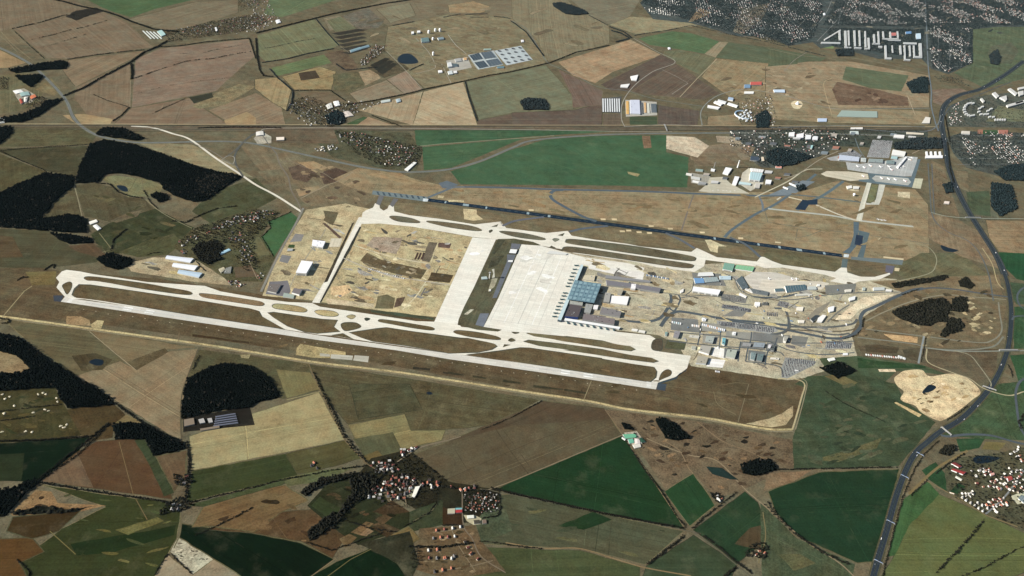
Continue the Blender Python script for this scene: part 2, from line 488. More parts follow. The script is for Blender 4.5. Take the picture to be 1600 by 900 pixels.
# --- suburbs
SUB =(70,78,77)
F('garden_ground',SUB,[(1000,5),(1025,-25),(1700,-40),(1700,42),(1560,42),(1520,46),(1520,98),(1482,116),(1456,108),(1440,92),(1372,92),(1300,72),(1282,76),(1270,66),(1232,72),(1200,58),(1150,56),(1080,36),(1020,30)],mat=M_SUBURB)
F('garden_ground',(120,112,96),[(1145,50),(1160,14),(1205,4),(1190,30),(1160,54)],mat=M_SUBURB,lay='patch')
F('field',(150,128,98),[(1076,34),(1092,12),(1112,20),(1082,34)],lay='patch')
F('garden_ground',(76,82,76),[(1478,215),(1510,205),(1620,208),(1620,270),(1560,275),(1510,262),(1490,240)],mat=M_SUBURB)
F('garden_ground',(86,90,80),[(1480,165),(1530,150),(1620,140),(1620,200),(1480,198)],mat=M_SUBURB)
F('meadow',(110,112,84),[(1560,165),(1600,172),(1620,190),(1540,190)],mat=g)
F('garden_ground',(80,84,78),[(1140,202),(1300,202),(1330,215),(1280,245),(1220,262),(1190,262),(1140,225)],mat=M_SUBURB)
F('garden_ground',(72,78,68),[(1200,195),(1450,200),(1450,228),(1395,232),(1300,228),(1200,235)],mat=M_SUBURB)
F('field',(126,110,88),[(1075,232),(1145,222),(1180,230),(1170,250),(1080,250)],mat=g)
F('field',(112,98,76),[(1080,240),(1150,240),(1165,258),(1085,260)],mat=g)
F('field',(150,136,112),[(1118,212),(1155,214),(1160,226),(1120,222)],mat=M_SOIL)
F('building_site',(190,176,152),[(1040,212),(1085,214),(1108,228),(1090,246),(1060,238),(1040,232)],mat=M_SOIL)
F('garden_ground',(92,90,72),[(1472,268),(1512,265),(1515,300),(1560,330),(1560,350),(1500,345)],mat=g)
F('meadow',(74,86,62),[(1510,300),(1546,298),(1548,338),(1514,334)],mat=g)
F('meadow',(112,100,76),[(1490,266),(1512,268),(1514,300),(1496,292)],mat=g)
# --- strip along the railway
F('field',(98,90,72),[(0,196),(1470,197),(1470,202),(0,206)],mat=g)
F('meadow',(62,94,64),[(648,203),(860,203),(964,205),(820,214),(650,228)])
F('meadow',(66,98,66),[(660,230),(818,216),(760,240),(706,262),(662,266)])
F('meadow',(64,97,66),[(704,268),(760,246),(868,213),(1041,211),(1041,238),(1076,246),(1074,293),(960,290),(720,288)],amount=0.1)
F('heath',(120,96,72),[(1003,212),(1016,212),(1018,231),(1006,232)],mat=M_SOIL,lay='patch')
F('heath',(150,140,96),[(980,268),(1000,272),(996,276),(982,272)],mat=M_SOIL,lay='patch')
F('garden_ground',(84,84,62),[(482,212),(530,202),(640,208),(660,240),(650,268),(600,264),(520,246)],mat=M_SUBURB)
F('garden_ground',(96,84,66),[(400,198),(520,200),(530,225),(400,222)],mat=g)
# --- left woods and meadows
F('meadow',(84,80,56),[(-60,198),(160,198),(142,226),(-60,232)],mat=g)
F('meadow',(68,65,46),[(-60,234),(137,228),(118,276),(76,268),(30,250),(0,238)],mat=g)
F('meadow',(80,75,50),[(-60,236),(0,240),(40,256),(74,268),(0,302),(-60,310)],mat=g)
F('meadow',(126,116,86),[(212,222),(300,226),(350,250),(396,277),(372,276),(300,256),(250,238)],mat=g)
F('meadow',(82,76,54),[(117,290),(150,286),(175,292),(192,306),(225,311),(242,328),(200,334),(172,347),(132,338),(118,292)],mat=g)
F('meadow',(84,77,54),[(116,290),(129,337),(110,336),(68,341),(86,316)],mat=g)
F('meadow',(112,108,74),[(155,278),(180,274),(230,280),(256,291),(246,306),(200,308),(186,296)],mat=g)
F('meadow',(62,66,42),[(142,366),(172,348),(242,326),(312,360),(290,376),(270,370),(190,396),(166,394),(150,380)],mat=g)
F('meadow',(98,88,66),[(172,345),(200,332),(222,328),(215,338),(182,348)],mat=g)
F('meadow',(80,80,50),[(186,394),(235,374),(272,365),(286,380),(262,398),(215,402)],mat=g)
F('field',(74,71,50),[(-60,355),(78,361),(108,384),(160,384),(165,400),(150,410),(60,420),(-60,416)])
F('field',(84,70,48),[(-60,360),(20,370),(37,402),(-60,404)],lay='patch')
F('field',(86,70,50),[(106,384),(146,380),(166,398),(150,402),(118,392)],lay='patch')
F('meadow',(74,76,50),[(300,330),(330,300),(400,278),(432,310),(395,330),(330,350)],mat=g)
F('garden_ground',(112,96,70),[(270,300),(310,318),(300,326),(280,318)],mat=g)
F('garden_ground',(78,76,52),[(270,385),(300,358),(392,326),(440,330),(418,352),(408,372),(430,402),(410,440),(360,440),(330,420),(300,410)],mat=M_SUBURB)
F('meadow',(62,98,58),[(408,371),(424,356),(418,347),(455,332),(466,341),(447,372),(428,402)],lay='patch',amount=0.1)
F('field',(96,80,60),[(365,418),(392,414),(405,432),(368,434)],lay='patch')
F('meadow',(96,92,62),[(385,375),(405,370),(422,398),(395,400)],lay='patch')
# --- around the motorway loop, west of the old runway
F('heath',(112,100,76),[(372,222),(420,226),(480,250),(560,268),(600,300),(560,330),(480,320),(440,290),(400,260)],mat=g)
F('heath',(92,76,62),[(450,262),(475,255),(498,268),(480,285),(458,280)],mat=M_SOIL,lay='patch')
F('heath',(150,126,90),[(465,254),(490,252),(512,262),(494,270)],mat=g)
F('heath',(84,68,56),[(500,270),(525,262),(546,270),(528,284),(506,288)],mat=M_SOIL,lay='patch')
F('heath',(140,118,86),[(462,296),(498,290),(500,296),(468,308)],mat=g)
F('heath',(110,100,76),[(402,268),(440,264),(448,290),(425,290)],mat=g)
# --- the old airfield's dry grass
F('airfield_grass',(136,119,88),[(545,292),(520,280),(560,262),(600,268),(700,292),(720,290),(1085,300),(1250,300),(1310,282),(1345,290),(1430,296),(1450,320),(1452,400),(1400,410),(1322,404),(1200,384),(1000,350),(800,326),(660,312),(590,306)],mat=g,amp=1)
F('airfield_grass',(140,118,84),[(572,272),(620,268),(660,286),(640,288)],mat=g)
F('airfield_grass',(112,100,74),[(595,316),(660,318),(800,336),(1000,362),(1200,392),(1320,408),(1388,420),(1385,432),(1300,420),(1190,404),(1080,390),(890,372),(760,352),(620,334)],mat=g,amp=1)
F('airfield_grass',(98,92,66),[(1200,388),(1312,404),(1316,424),(1220,412),(1190,402)],mat=g)
F('airfield_grass',(104,92,68),[(1324,412),(1370,408),(1395,416),(1380,432),(1332,426)],mat=g)
F('meadow',(98,95,68),[(1390,420),(1440,395),(1500,395),(1545,430),(1500,440),(1420,440)],mat=g)
F('heath',(122,105,80),[(1450,330),(1500,345),(1545,370),(1560,420),(1500,400),(1450,372)],mat=g)
F('heath',(112,98,74),[(1455,250),(1475,260),(1490,310),(1500,340),(1455,320)],mat=g)
F('field',(132,112,82),[(1540,344),(1640,346),(1640,396),(1562,396),(1545,370)],mat=g)
F('meadow',(38,80,50),[(1560,394),(1640,398),(1640,448),(1588,436),(1572,420)])
F('meadow',(64,84,60),[(1570,440),(1640,448),(1640,476),(1588,476)],mat=g)
# --- the new airfield: brown grass south of the apron, sand and gravel of the building sites
F('airfield_grass',(92,80,60),[(-40,420),(60,418),(100,424),(250,436),(500,474),(760,508),(1000,540),(1080,572),(1240,596),(1256,606),(1238,676),(1180,668),(960,636),(560,562),(310,528),(150,506),(0,496),(-40,494)],mat=g,amp=1)
F('meadow',(110,98,64),[(40,425),(88,424),(86,445),(50,446)],mat=g)
F('building_site',(158,142,108),[(195,412),(240,402),(300,402),(350,434),(360,446),(300,440),(205,424)],mat=M_SOIL)
F('building_site',(176,162,128),[(410,462),(432,402),(478,328),(540,318),(600,332),(558,350),(496,470)],mat=M_SOIL)
F('building_site',(178,164,128),[(560,348),(600,346),(746,372),(690,496),(640,492),(500,472),(494,466)],mat=M_SOIL)
F('building_site',(174,165,141),[(880,392),(920,400),(1080,414),(1180,408),(1300,428),(1400,436),(1420,452),(1350,500),(1330,520),(1340,560),(1260,590),(1230,594),(1080,572),(1060,540),(1030,524),(870,505)],mat=M_SOIL)
F('heath',(110,98,76),[(1340,500),(1420,452),(1560,440),(1572,480),(1560,540),(1440,545),(1330,525)],mat=g)
F('heath',(122,108,84),[(1360,440),(1480,432),(1560,430),(1565,450),(1420,460)],mat=g)
F('heath',(98,88,70),[(1340,540),(1450,545),(1560,545),(1555,590),(1500,600),(1440,575),(1350,560)],mat=g)
F('meadow',(70,84,58),[(1280,560),(1340,556),(1440,570),(1480,585),(1400,580),(1380,600),(1300,590)],mat=g)
# --- south of the airport
F('field',(94,87,64),[(8,500),(140,516),(204,562),(116,588),(75,556),(40,530)],amount=0.35)
F('field',(118,104,78),[(140,516),(308,543),(262,546),(196,566)],amount=0.3)
F('field',(130,114,88),[(116,588),(188,564),(214,578),(264,549),(310,545),(296,590),(283,640),(284,692),(178,624)],amount=0.35)
F('heath',(84,74,54),[(196,566),(214,578),(263,550),(258,544)],mat=M_SOIL,lay='patch')
F('heath',(74,66,48),[(112,556),(150,552),(176,562),(160,578),(128,580)],mat=g)
F('meadow',(84,80,58),[(308,546),(482,568),(486,584),(500,610),(440,624),(420,592),(392,572),(330,572),(292,592)],mat=g)
F('field',(116,108,74),[(432,577),(484,582),(500,608),(448,622)],lay='patch')
F('field',(152,140,102),[(296,682),(390,648),(498,613),(539,687),(470,702),(300,735)],amount=0.2)
F('field',(56,64,33),[(300,736),(446,709),(466,744),(380,764),(292,784)])
F('field',(80,77,50),[(446,709),(500,697),(540,688),(566,716),(480,740),(464,740)])
F('field',(86,80,58),[(484,570),(640,592),(842,625),(800,648),(770,664),(692,672),(642,672),(632,646),(544,663),(500,610)],mat=g)
F('field',(76,74,54),[(545,600),(640,600),(660,640),(560,655)],mat=g)
F('field',(126,116,80),[(544,664),(632,647),(642,673),(696,672),(690,688),(640,700),(592,716),(560,696)])
F('field',(86,86,56),[(552,686),(614,675),(628,704),(572,720)],lay='patch',ang=1.0,amount=0.5)
F('field',(100,88,56),[(568,712),(590,704),(604,718),(576,724)],lay='patch')
F('field',(88,79,60),[(640,712),(700,690),(850,626),(944,638),(972,680),(800,752),(772,764),(735,760),(690,750)],amount=0.15)
F('field',(82,70,54),[(700,690),(848,627),(944,638),(956,655),(800,665)],amount=0.3,lay='patch')
F('field',(30,58,32),[(775,766),(800,752),(972,681),(1000,720),(1030,760),(1072,828),(800,770)],amount=0.2)
F('field',(76,78,54),[(752,776),(800,772),(1068,830),(1045,850),(1008,882),(906,857),(750,850)],amount=0.4)
F('field',(34,58,32),[(872,822),(926,800),(956,812),(912,828)],lay='patch')
F('field',(70,78,44),[(740,855),(905,860),(1000,886),(1000,910),(740,920)])
F('field',(56,70,46),[(1010,884),(1084,836),(1152,880),(1140,910),(1000,910)],amount=0.4)
F('field',(36,68,38),[(1038,768),(1083,740),(1098,760),(1117,790),(1078,822)],ang=1.1,amount=0.4)
F('field',(38,62,38),[(1083,828),(1164,768),(1184,785),(1192,806),(1190,850),(1152,880)])
F('field',(76,66,48),[(1148,850),(1172,825),(1192,820),(1190,860)],lay='patch')
F('heath',(103,89,69),[(946,640),(1100,660),(1250,690),(1240,730),(1160,765),(1120,780),(1083,738),(1040,766),(985,682),(965,668)],mat=M_SOIL)
F('heath',(124,102,78),[(1200,740),(1268,735),(1240,752),(1192,768)],mat=g)
F('field',(32,58,36),[(1200,768),(1280,738),(1405,733),(1390,800),(1368,878),(1340,880),(1246,838),(1212,800)],amount=0.2)
F('meadow',(62,76,52),[(1242,600),(1262,588),(1340,585),(1400,600),(1412,625),(1440,645),(1462,660),(1404,728),(1240,734),(1238,690),(1258,606)],mat=g)
F('meadow',(92,90,62),[(1275,718),(1320,705),(1378,684),(1370,700),(1310,722)],mat=g)
F('meadow',(104,94,64),[(1288,588),(1312,584),(1340,598),(1325,606)],mat=g)
F('meadow',(70,80,54),[(1188,785),(1246,842),(1336,882),(1330,910),(1190,910)],mat=g)
F('field',(90,90,56),[(1216,866),(1250,866),(1275,880),(1240,892)],lay='patch',mat=g)
F('field',(90,98,50),[(1462,770),(1550,808),(1640,852),(1640,880),(1560,910),(1370,910),(1396,870),(1420,820)],amount=0.15)
F('field',(58,92,48),[(1450,752),(1468,772),(1420,822),(1398,868),(1386,870),(1412,780)],lay='patch')
F('meadow',(42,74,44),[(1440,735),(1462,722),(1480,744),(1500,762),(1480,768),(1452,750)],mat=g)
F('garden_ground',(80,78,60),[(1476,735),(1500,715),(1560,708),(1640,690),(1640,846),(1590,826),(1540,806),(1480,770)],mat=M_SUBURB)
F('meadow',(46,80,48),[(1494,686),(1540,684),(1530,700),(1500,706)],lay='patch')
F('meadow',(110,102,66),[(1540,690),(1572,692),(1560,704),(1534,702)],lay='patch')
F('field',(102,96,64),[(1514,650),(1530,640),(1575,648),(1582,668),(1560,676),(1520,668)],lay='patch',sm=True)
F('meadow',(64,84,54),[(1470,680),(1560,600),(1640,590),(1640,690),(1540,686)],mat=g)
F('meadow',(54,84,52),[(1582,480),(1640,476),(1640,545),(1584,545)],mat=g)
F('meadow',(48,82,50),[(1578,555),(1640,552),(1640,640),(1600,620)],mat=g)
F('sand_pit',(206,186,148),[(1397,592),(1405,584),(1415,579),(1440,578),(1452,588),(1485,584),(1510,590),(1532,612),(1520,624),(1500,640),(1477,655),(1465,657),(1440,645),(1430,634),(1412,628),(1407,622),(1412,612),(1402,603)],mat=M_SOIL,lay='patch',sm=True)
F('sand_pit',(190,168,124),[(1386,622),(1400,628),(1440,648),(1436,652),(1404,634)],mat=M_SOIL,lay='patch')
F('sand_pit',(204,188,158),[(1372,577),(1398,577),(1400,581),(1374,581)],mat=M_SOIL,lay='patch')
# --- lower left
F('meadow',(66,62,40),[(-40,606),(86,605),(100,632),(128,680),(60,690),(-40,694)],mat=g)
F('meadow',(72,60,40),[(104,640),(176,630),(196,648),(178,664),(176,684),(134,690)],mat=g)
F('field',(118,104,72),[(178,662),(198,648),(220,660),(214,662)],lay='patch')
F('field',(20,34,22),[(-40,696),(140,683),(120,708),(62,752),(-40,752)])
F('field',(42,50,30),[(-40,712),(38,708),(33,751),(-40,752)],lay='patch')
F('field',(84,64,45),[(64,752),(120,706),(150,690),(224,684),(242,714),(270,780),(180,768)],amount=0.2)
F('field',(104,86,66),[(64,752),(120,708),(146,762)],lay='patch')
F('field',(56,66,40),[(210,688),(224,685),(244,716),(272,770),(256,776),(232,724)],lay='patch',ang=-1.1,amount=0.7)
F('field',(94,78,58),[(244,713),(292,704),(291,740),(272,768)])
F('field',(54,60,29),[(60,756),(160,772),(272,786),(282,800),(276,842),(240,905),(46,910),(30,878),(96,826),(165,792)],amount=0.3)
F('field',(34,48,24),[(110,850),(250,826),(275,820),(272,836),(180,862),(120,868)],lay='patch',amount=0.4)
F('field',(98,94,56),[(180,828),(246,808),(256,814),(200,836)],lay='patch',mat=g)
F('heath',(130,104,72),[(16,802),(56,766),(80,768),(90,786),(166,790),(124,800),(20,806)],mat=M_SOIL,lay='patch')
F('field',(84,62,36),[(-40,842),(50,840),(69,862),(30,880),(48,910),(-40,910)],amount=0.5)
F('field',(60,48,30),[(20,808),(126,798),(92,830),(50,842),(10,830)])
F('building_site',(172,164,140),[(266,862),(278,840),(336,872),(302,897)],mat=M_SOIL,lay='patch')
F('field',(140,128,104),[(236,910),(262,866),(302,898),(336,872),(392,910)])
F('field',(18,32,20),[(284,818),(330,825),(400,834),(470,848),(522,874),(480,910),(392,910),(280,840)])
F('field',(20,38,22),[(470,910),(525,878),(580,856),(620,880),(645,910)],ang=0.7,amount=0.4)
F('field',(82,64,44),[(326,828),(400,790),(440,800),(500,794),(545,830),(520,872),(470,846),(400,834)],amount=0.4,mat=g)
F('field',(106,86,58),[(318,792),(400,766),(446,758),(482,782),(440,800),(396,832),(330,822),(300,824)],amount=0.5)
F('field',(66,74,42),[(292,790),(420,756),(460,745),(480,742),(440,758),(380,774),(316,792)],mat=g)
F('meadow',(46,50,30),[(480,790),(520,745),(580,736),(610,790),(640,800),(640,825),(560,852),(530,832)],mat=g)
F('field',(52,62,34),[(486,790),(500,776),(540,800),(520,814)],lay='patch')
F('meadow',(88,92,56),[(440,748),(500,735),(560,728),(500,752),(450,760)],mat=g)
F('garden_ground',(46,44,33),[(560,740),(580,716),(640,702),(700,752),(780,766),(780,812),(690,820),(640,790)],mat=M_SUBURB)
F('meadow',(58,66,42),[(640,800),(692,780),(692,820),(640,832)],mat=g)
F('garden_ground',(98,82,60),[(655,826),(742,820),(756,850),(790,892),(700,905),(650,890)],mat=g)
F('field',(112,96,62),[(600,842),(638,822),(656,842),(640,852)])
F('meadow',(52,52,36),[(560,850),(640,830),(655,880),(640,910),(620,880)],mat=g)
F('meadow',(70,80,56),[(742,815),(756,800),(790,790),(800,830),(752,848)],mat=g)
F('field',(60,46,32),[(692,792),(722,802),(724,820),(692,820)],lay='patch')
for c_,q_ in (((104,84,58),[(548,832),(572,815),(584,818),(562,836)]),((124,102,76),[(562,836),(574,825),(584,830),(572,838)]),((84,66,46),[(586,812),(604,800),(616,806),(598,820)]),((70,56,40),[(582,800),(612,782),(640,800),(606,806)]),((64,52,36),[(580,824),(600,818),(626,828),(604,840)]),((98,80,54),[(530,842),(546,834),(558,840),(540,856)])):
    F('plot',c_,q_,lay='patch',mat=M_GRASS)
# ------------------------------------------------------------------ the concrete of the new airfield
CW =(220,215,199)
CR =(204,200,188)
GI =(96,84,62)
T1,T2,T3,T4,T5,T6,T7 =S6(80,410),S6(300,430),S6(500,450),S6(700,480),S6(880,490),S6(550,290),S6(740,330)
T8 =at(1180,280,1234 /240.0)
def conc(name,pts,T=ONE,rgb=CW,sm=False,ang=None):
    return F(name,rgb,pts,T,M_CONC,sm=sm,amp=0,amount=0.05,ang=ang)
def island(pts,T=ONE,rgb=GI,sm=True,name='grass_island'):
    px =T(pts)
    c =(sum(p[0] for p in px) /len(px),sum(p[1] for p in px) /len(px))
    F('island_verge',(78,82,70),[(c[0] +(x -c[0]) *1.01 +(.7 if x >c[0] else -.7),c[1] +(y -c[1]) *1.02 +(.6 if y >c[1] else -.6)) for x,y in px],ONE,M_ASPH,sm=sm,amp=0)
    return F(name,rgb,px,ONE,M_GRASS,sm=sm,amp=0.5,amount=0.3)
top =T1([(110,95),(160,78),(300,95),(450,125),(700,160),(1000,205),(1600,245)]) +T2([(300,170),(700,240),(1000,280),(1250,290)]) +T3([(0,195),(540,275),(1000,345),(1190,352),(1440,372)]) +T4([(140,205),(560,250),(800,240)])
bot =T5([(1290,570),(1170,660)]) +T5([(985,720),(960,760),(900,712)]) +T5([(800,700),(0,585)]) +T4([(800,590),(200,500),(0,490)]) +T3([(1400,690),(900,610),(520,560),(330,530),(120,495),(0,490)]) +T2([(1200,600),(960,565),(700,535),(0,430)]) +T1([(1600,570),(900,470),(350,385),(180,380),(135,350),(55,260),(85,205),(50,160)])
east =T4([(900,140)]) +T5([(0,140),(560,190),(900,225),(960,260),(920,340),(1000,395),(1330,440)])
conc('taxiway',top +east +bot)
conc('runway',T1([(100,410),(150,350),(190,375),(1600,560)]) +T2([(700,525)]) +T3([(0,497),(520,570),(1400,690)]) +T4([(200,505),(1600,705)]) +T5([(985,725),(965,790),(0,645)]) +T4([(1600,770),(0,540)]) +T3([(800,650),(0,545)]) +T1([(1600,635)]),rgb=CR,ang=-0.02)
F('asphalt_shoulder',(66,72,80),[(20,345),(130,345),(100,410),(30,405)],T1,M_ASPH,amp=0)
F('asphalt_shoulder',(66,76,84),[(985,725),(1080,735),(1060,805),(970,792)],T5,M_ASPH,amp=0)
F('asphalt_shoulder',(60,76,84),[(985,722),(1170,665),(1290,578),(1275,600),(1215,620),(1180,680),(1090,705),(1000,735)],T5,M_ASPH,amp=0)
island([(350,165),(400,150),(560,165),(1000,225),(1250,265),(1420,295),(1465,320),(1420,335),(1260,320),(900,265),(500,200),(380,190)],T1)
island([(120,240),(180,205),(215,225),(205,275),(170,330),(135,280)],T1)
island(T1([(300,235),(420,238),(900,305),(1600,410)]) +T2([(600,345),(690,370),(720,425),(960,560),(700,520),(0,415)]) +T1([(900,455),(400,385),(260,370),(225,345),(250,280)]),sm=False)
island([(80,205),(130,193),(400,225),(680,265),(750,295),(700,318),(500,290),(150,240)],T2,rgb=(128,108,82))
island([(838,318),(900,300),(1100,325),(1195,355),(1150,385),(950,360),(860,342)],T2,rgb=(160,146,108))
island([(1280,380),(1340,365),(1470,378),(1525,408),(1470,430),(1340,415)],T2,rgb=(176,162,122))
island([(790,395),(860,388),(1350,460),(1515,470),(1475,535),(1540,585),(1300,605),(1180,590),(1000,530),(860,450)],T2,sm=False)
island([(278,300),(325,280),(370,298),(325,322)],T3,rgb=(172,158,122))
island([(465,325),(490,312),(522,325),(490,340)],T3,rgb=(60,66,56))
island([(220,390),(260,362),(370,365),(425,400),(350,432),(260,442)],T3)
island([(120,495),(235,475),(345,528)],T3,sm=False)
island([(610,345),(660,330),(900,365),(1140,400),(1190,425),(1130,438),(900,405),(650,362)],T3)
island(T3([(310,468),(360,460),(600,425),(700,415),(1000,460),(1600,540)]) +T4([(0,315),(200,325),(400,360),(480,380),(508,405),(450,440),(300,470),(0,478)]) +T3([(1300,670),(900,600),(560,555),(430,520)]),sm=False)
island([(62,262),(110,243),(300,262),(480,295),(545,322),(500,338),(250,310),(110,285)],T4)
island([(665,260),(700,250),(740,262),(700,275)],T4,rgb=(80,74,56))
island([(630,342),(665,325),(700,342),(665,358)],T4,rgb=(88,84,66))
island([(575,415),(590,390),(650,395)],T4,rgb=(84,78,58),sm=False)
island(T4([(820,275),(870,262),(1200,300),(1600,350)]) +T5([(560,320),(700,340),(750,368),(700,388),(560,372),(0,290)]) +T4([(1100,335),(900,305)]),sm=False,rgb=(108,98,74))
island(T4([(790,362),(850,345),(1200,385),(1600,440)]) +T5([(700,430),(920,460),(990,492),(930,508),(700,480),(0,380)]) +T4([(1300,450),(950,405)]),sm=False,rgb=(100,92,70))
island(T4([(200,500),(560,455),(760,425),(860,428),(1600,535)]) +T5([(400,475),(800,535),(940,555),(970,600),(960,660),(900,710),(800,695),(0,575)]) +T4([(1200,640),(500,545)]),sm=False)
island([(1000,690),(1030,620),(1080,585),(1125,605),(1115,640),(1060,670)],T5)
island([(920,345),(945,280),(1020,265),(1035,320),(1020,380),(950,380)],T5,rgb=(84,78,66))
island([(1090,275),(1280,300),(1255,375),(1060,355)],T5,rgb=(84,88,62),sm=False)
conc('taxiway',T6([(1255,540),(1500,560)]) +T3([(1600,0),(1440,372),(1190,352)]),rgb=(224,220,206))
conc('apron',T7([(480,345),(700,360),(1150,480),(1600,540),(1780,590),(1750,680),(1140,560),(1040,720)]) +T4([(1170,130),(1600,200)]) +T5([(560,190),(590,205),(0,235)]) +T4([(820,265),(560,250),(370,205),(405,140)]) +T7([(250,900)]),rgb=(222,218,204))
conc('apron',[(1190,560),(1780,640),(1760,720),(1200,600)],T7,rgb=(222,218,208))
F('taxiway',CW,T6([(70,330),(130,330),(90,420),(0,600)]) +T2([(1330,290),(1250,285)]) +[(530,400)],ONE,M_CONC,amp=0)
F('ditch',(60,62,56),T6([(78,430),(100,430),(0,640)]) +T2([(1350,280),(1330,280)]),ONE,M_SOIL,amp=1)
F('ditch',(66,60,48),[(506,442),(512,440),(554,347),(550,349),(530,390)],ONE,M_SOIL,amp=1)
nt =T6([(110,285),(150,255),(220,230),(240,185),(285,195),(290,235),(330,262),(370,240),(385,205),(435,208),(440,270),(600,310),(900,345),(1280,405),(1550,375),(1575,420)]) +T7([(270,110),(300,130),(340,175),(560,205),(760,228),(980,205),(1020,255),(1250,295),(1600,340)]) +S4(2,1)([(800,640),(1120,675),(1155,650),(1210,675),(1280,708),(1530,735),(1555,705)]) +T8([(70,625),(140,660),(220,688),(640,745),(680,715),(690,710),(735,712),(740,750),(850,785),(960,785),(1080,752),(1085,765),(1000,805),(830,822),(770,850),(600,820),(650,795),(560,768),(220,710),(80,715),(0,690)]) +S4(2,1)([(1530,765),(1210,725),(1200,765),(1140,800),(900,770)]) +T7([(1700,530),(1060,440),(940,400),(700,360),(480,300),(250,300)]) +T6([(1500,560),(1255,535),(1000,490),(640,430),(290,395),(90,400)])
conc('taxiway',nt)
island([(395,335),(440,318),(600,340),(705,372),(660,388),(480,370)],T6,rgb=(104,96,76))
island([(790,385),(850,372),(1200,415),(1345,455),(1280,470),(1000,430)],T6,rgb=(106,96,74))
island([(1455,425),(1520,405),(1505,425)],T6,rgb=(84,80,62),sm=False)
island([(1430,475),(1450,462),(1462,475),(1440,490)],T6,rgb=(84,80,66))
island([(280,225),(330,210),(560,240),(740,280),(690,298),(450,268)],T7,rgb=(96,90,72))
island([(880,248),(945,230),(925,255)],T7,rgb=(84,80,62),sm=False)
island([(825,298),(855,285),(890,298),(855,315)],T7,rgb=(120,116,100))
island([(790,375),(815,362),(855,380)],T7,rgb=(96,92,76),sm=False)
island(S4(2,1)([(340,612),(400,598),(800,645),(1100,695),(1145,715),(1080,728),(700,675),(380,628)]),rgb=(96,90,70))
island(S4(2,1)([(320,658),(380,645),(700,690),(1080,742),(1130,762),(1060,772),(700,720),(360,675)]),rgb=(98,90,70))
F('airfield_grass',(88,86,68),T7([(250,290),(420,285),(620,320),(705,355),(500,345),(260,900)]) +T4([(405,140),(370,205),(560,235),(520,255),(300,235),(100,185),(110,130),(165,0)]) +T7([(0,800)]),ONE,M_GRASS,amp=0)
F('asphalt_shoulder',(104,108,116),[(395,335),(495,345),(470,395),(385,390)],T7,M_ASPH,amp=0)
F('asphalt_shoulder',(100,106,114),[(350,450),(440,455),(415,510),(405,520),(240,905),(195,905),(345,530)],T7,M_ASPH,amp=0)
F('asphalt_shoulder',(112,118,126),[(335,65),(430,65),(370,205),(285,185)],T4,M_ASPH,amp=0)
for q in ([(200,470),(320,460),(250,560),(150,600)],[(250,300),(330,300),(220,450),(190,440)]):
    F('airfield_grass',(72,74,58),q,T7,M_GRASS,amp=2)
F('building_site',(190,186,166),[(165,75),(230,25),(275,20),(240,50),(200,80)],T4,M_SOIL)
F('building_site',(150,146,124),[(190,700),(255,690),(215,790),(150,840)],T7,M_SOIL)
F('path',(190,188,172),[(190,605),(215,600),(220,690),(190,700),(205,650)],T7,M_CONC,amp=0)
for q in ([(0,680),(100,690),(105,715),(0,710)],[(115,690),(345,705),(335,752),(110,735)],[(360,700),(510,712),(500,775),(345,755)]):
    F('building_slab',(172,168,150),q,T3,M_CONC,amp=0)
F('building_site',(166,150,108),[(1090,760),(1130,715),(1240,735),(1600,800),(1600,870),(1250,860),(1080,830)],T2,M_SOIL)
for q in ([(0,680),(100,690),(105,715),(0,710)],[(115,690),(345,705),(335,752),(110,735)],[(360,700),(510,712),(500,775),(345,755)]):
    F('building_slab',(176,172,156),q,T3,M_CONC,amp=0)
F('building_site',(176,160,120),[(410,650),(480,600),(550,610),(520,690),(430,690)],T1,M_SOIL)
F('building_site',(150,126,92),[(160,560),(300,560),(400,600),(410,660),(160,650)],T1,M_SOIL)
F('building_site',(150,140,104),[(505,830),(610,825),(590,870),(510,860)],T2,M_SOIL)
F('field',(66,54,40),[(0,610),(600,690),(600,720),(0,640)],T2,M_GRASS)
for x,y in ((600,500),(648,505),(695,512),(738,520),(785,527),(835,534),(880,540)):
    pass
for a in ([(970,820),(1150,838),(1145,860),(965,845)],[(1280,870),(1500,900),(1500,915),(1280,890)]):
    F('ditch',(58,54,44),a,T3,M_SOIL)
for a in ([(260,710),(400,735),(395,750),(255,730)],[(575,755),(760,785),(755,800),(570,780)],[(890,810),(1200,850),(1200,865),(885,835)],[(1210,850),(1450,885),(1445,905),(1210,870)],[(0,670),(120,690),(120,705),(0,690)]):
    F('ditch',(60,58,44),a,T4,M_SOIL)
# ------------------------------------------------------------------ the old northern runway and taxiways
RB =(34,50,64)
AG =(92,104,112)
TA =S4(1,1)
conc('runway',[(730,290),(1070,330),(1060,360),(725,315)],TA,rgb=(108,122,122))
R('runway',(32,48,62),52,[(667,312),(1316,399.5)],mat=M_ASPH,sm=False)
for k in range(9):
    x =752 +k *36
    F('road_marking',(66,82,92),[(x,297 +k *3.8),(x +12,298 +k *3.8),(x +24,320 +k *3.6),(x +10,318 +k *3.6)],TA,M_ASPH,amp=0)
F('runway_marking',(205,214,214),[(1045,340),(1078,343),(1072,360),(1042,358)],TA,M_CONC,amp=0)
F('runway_marking',(205,214,214),[(712,602),(755,605),(748,628),(710,626)],T8,M_CONC,amp=0)
def rwy_mark(px,py,lw,ww=34,rgb=(150,168,172)):
    a,b =G(667,312),G(1316,399.5)
    d =(b -a).normalized(); nrm =Vector((-d.y,d.x,0))
    p =a +d *(G(px,py) -a).dot(d)
    surface('runway_marking',[p -d *lw /2 -nrm *ww /2,p +d *lw /2 -nrm *ww /2,p +d *lw /2 +nrm *ww /2,p -d *lw /2 +nrm *ww /2],
            level([unproject_back(p)]) +0.05,M_CONC,alb(rgb))
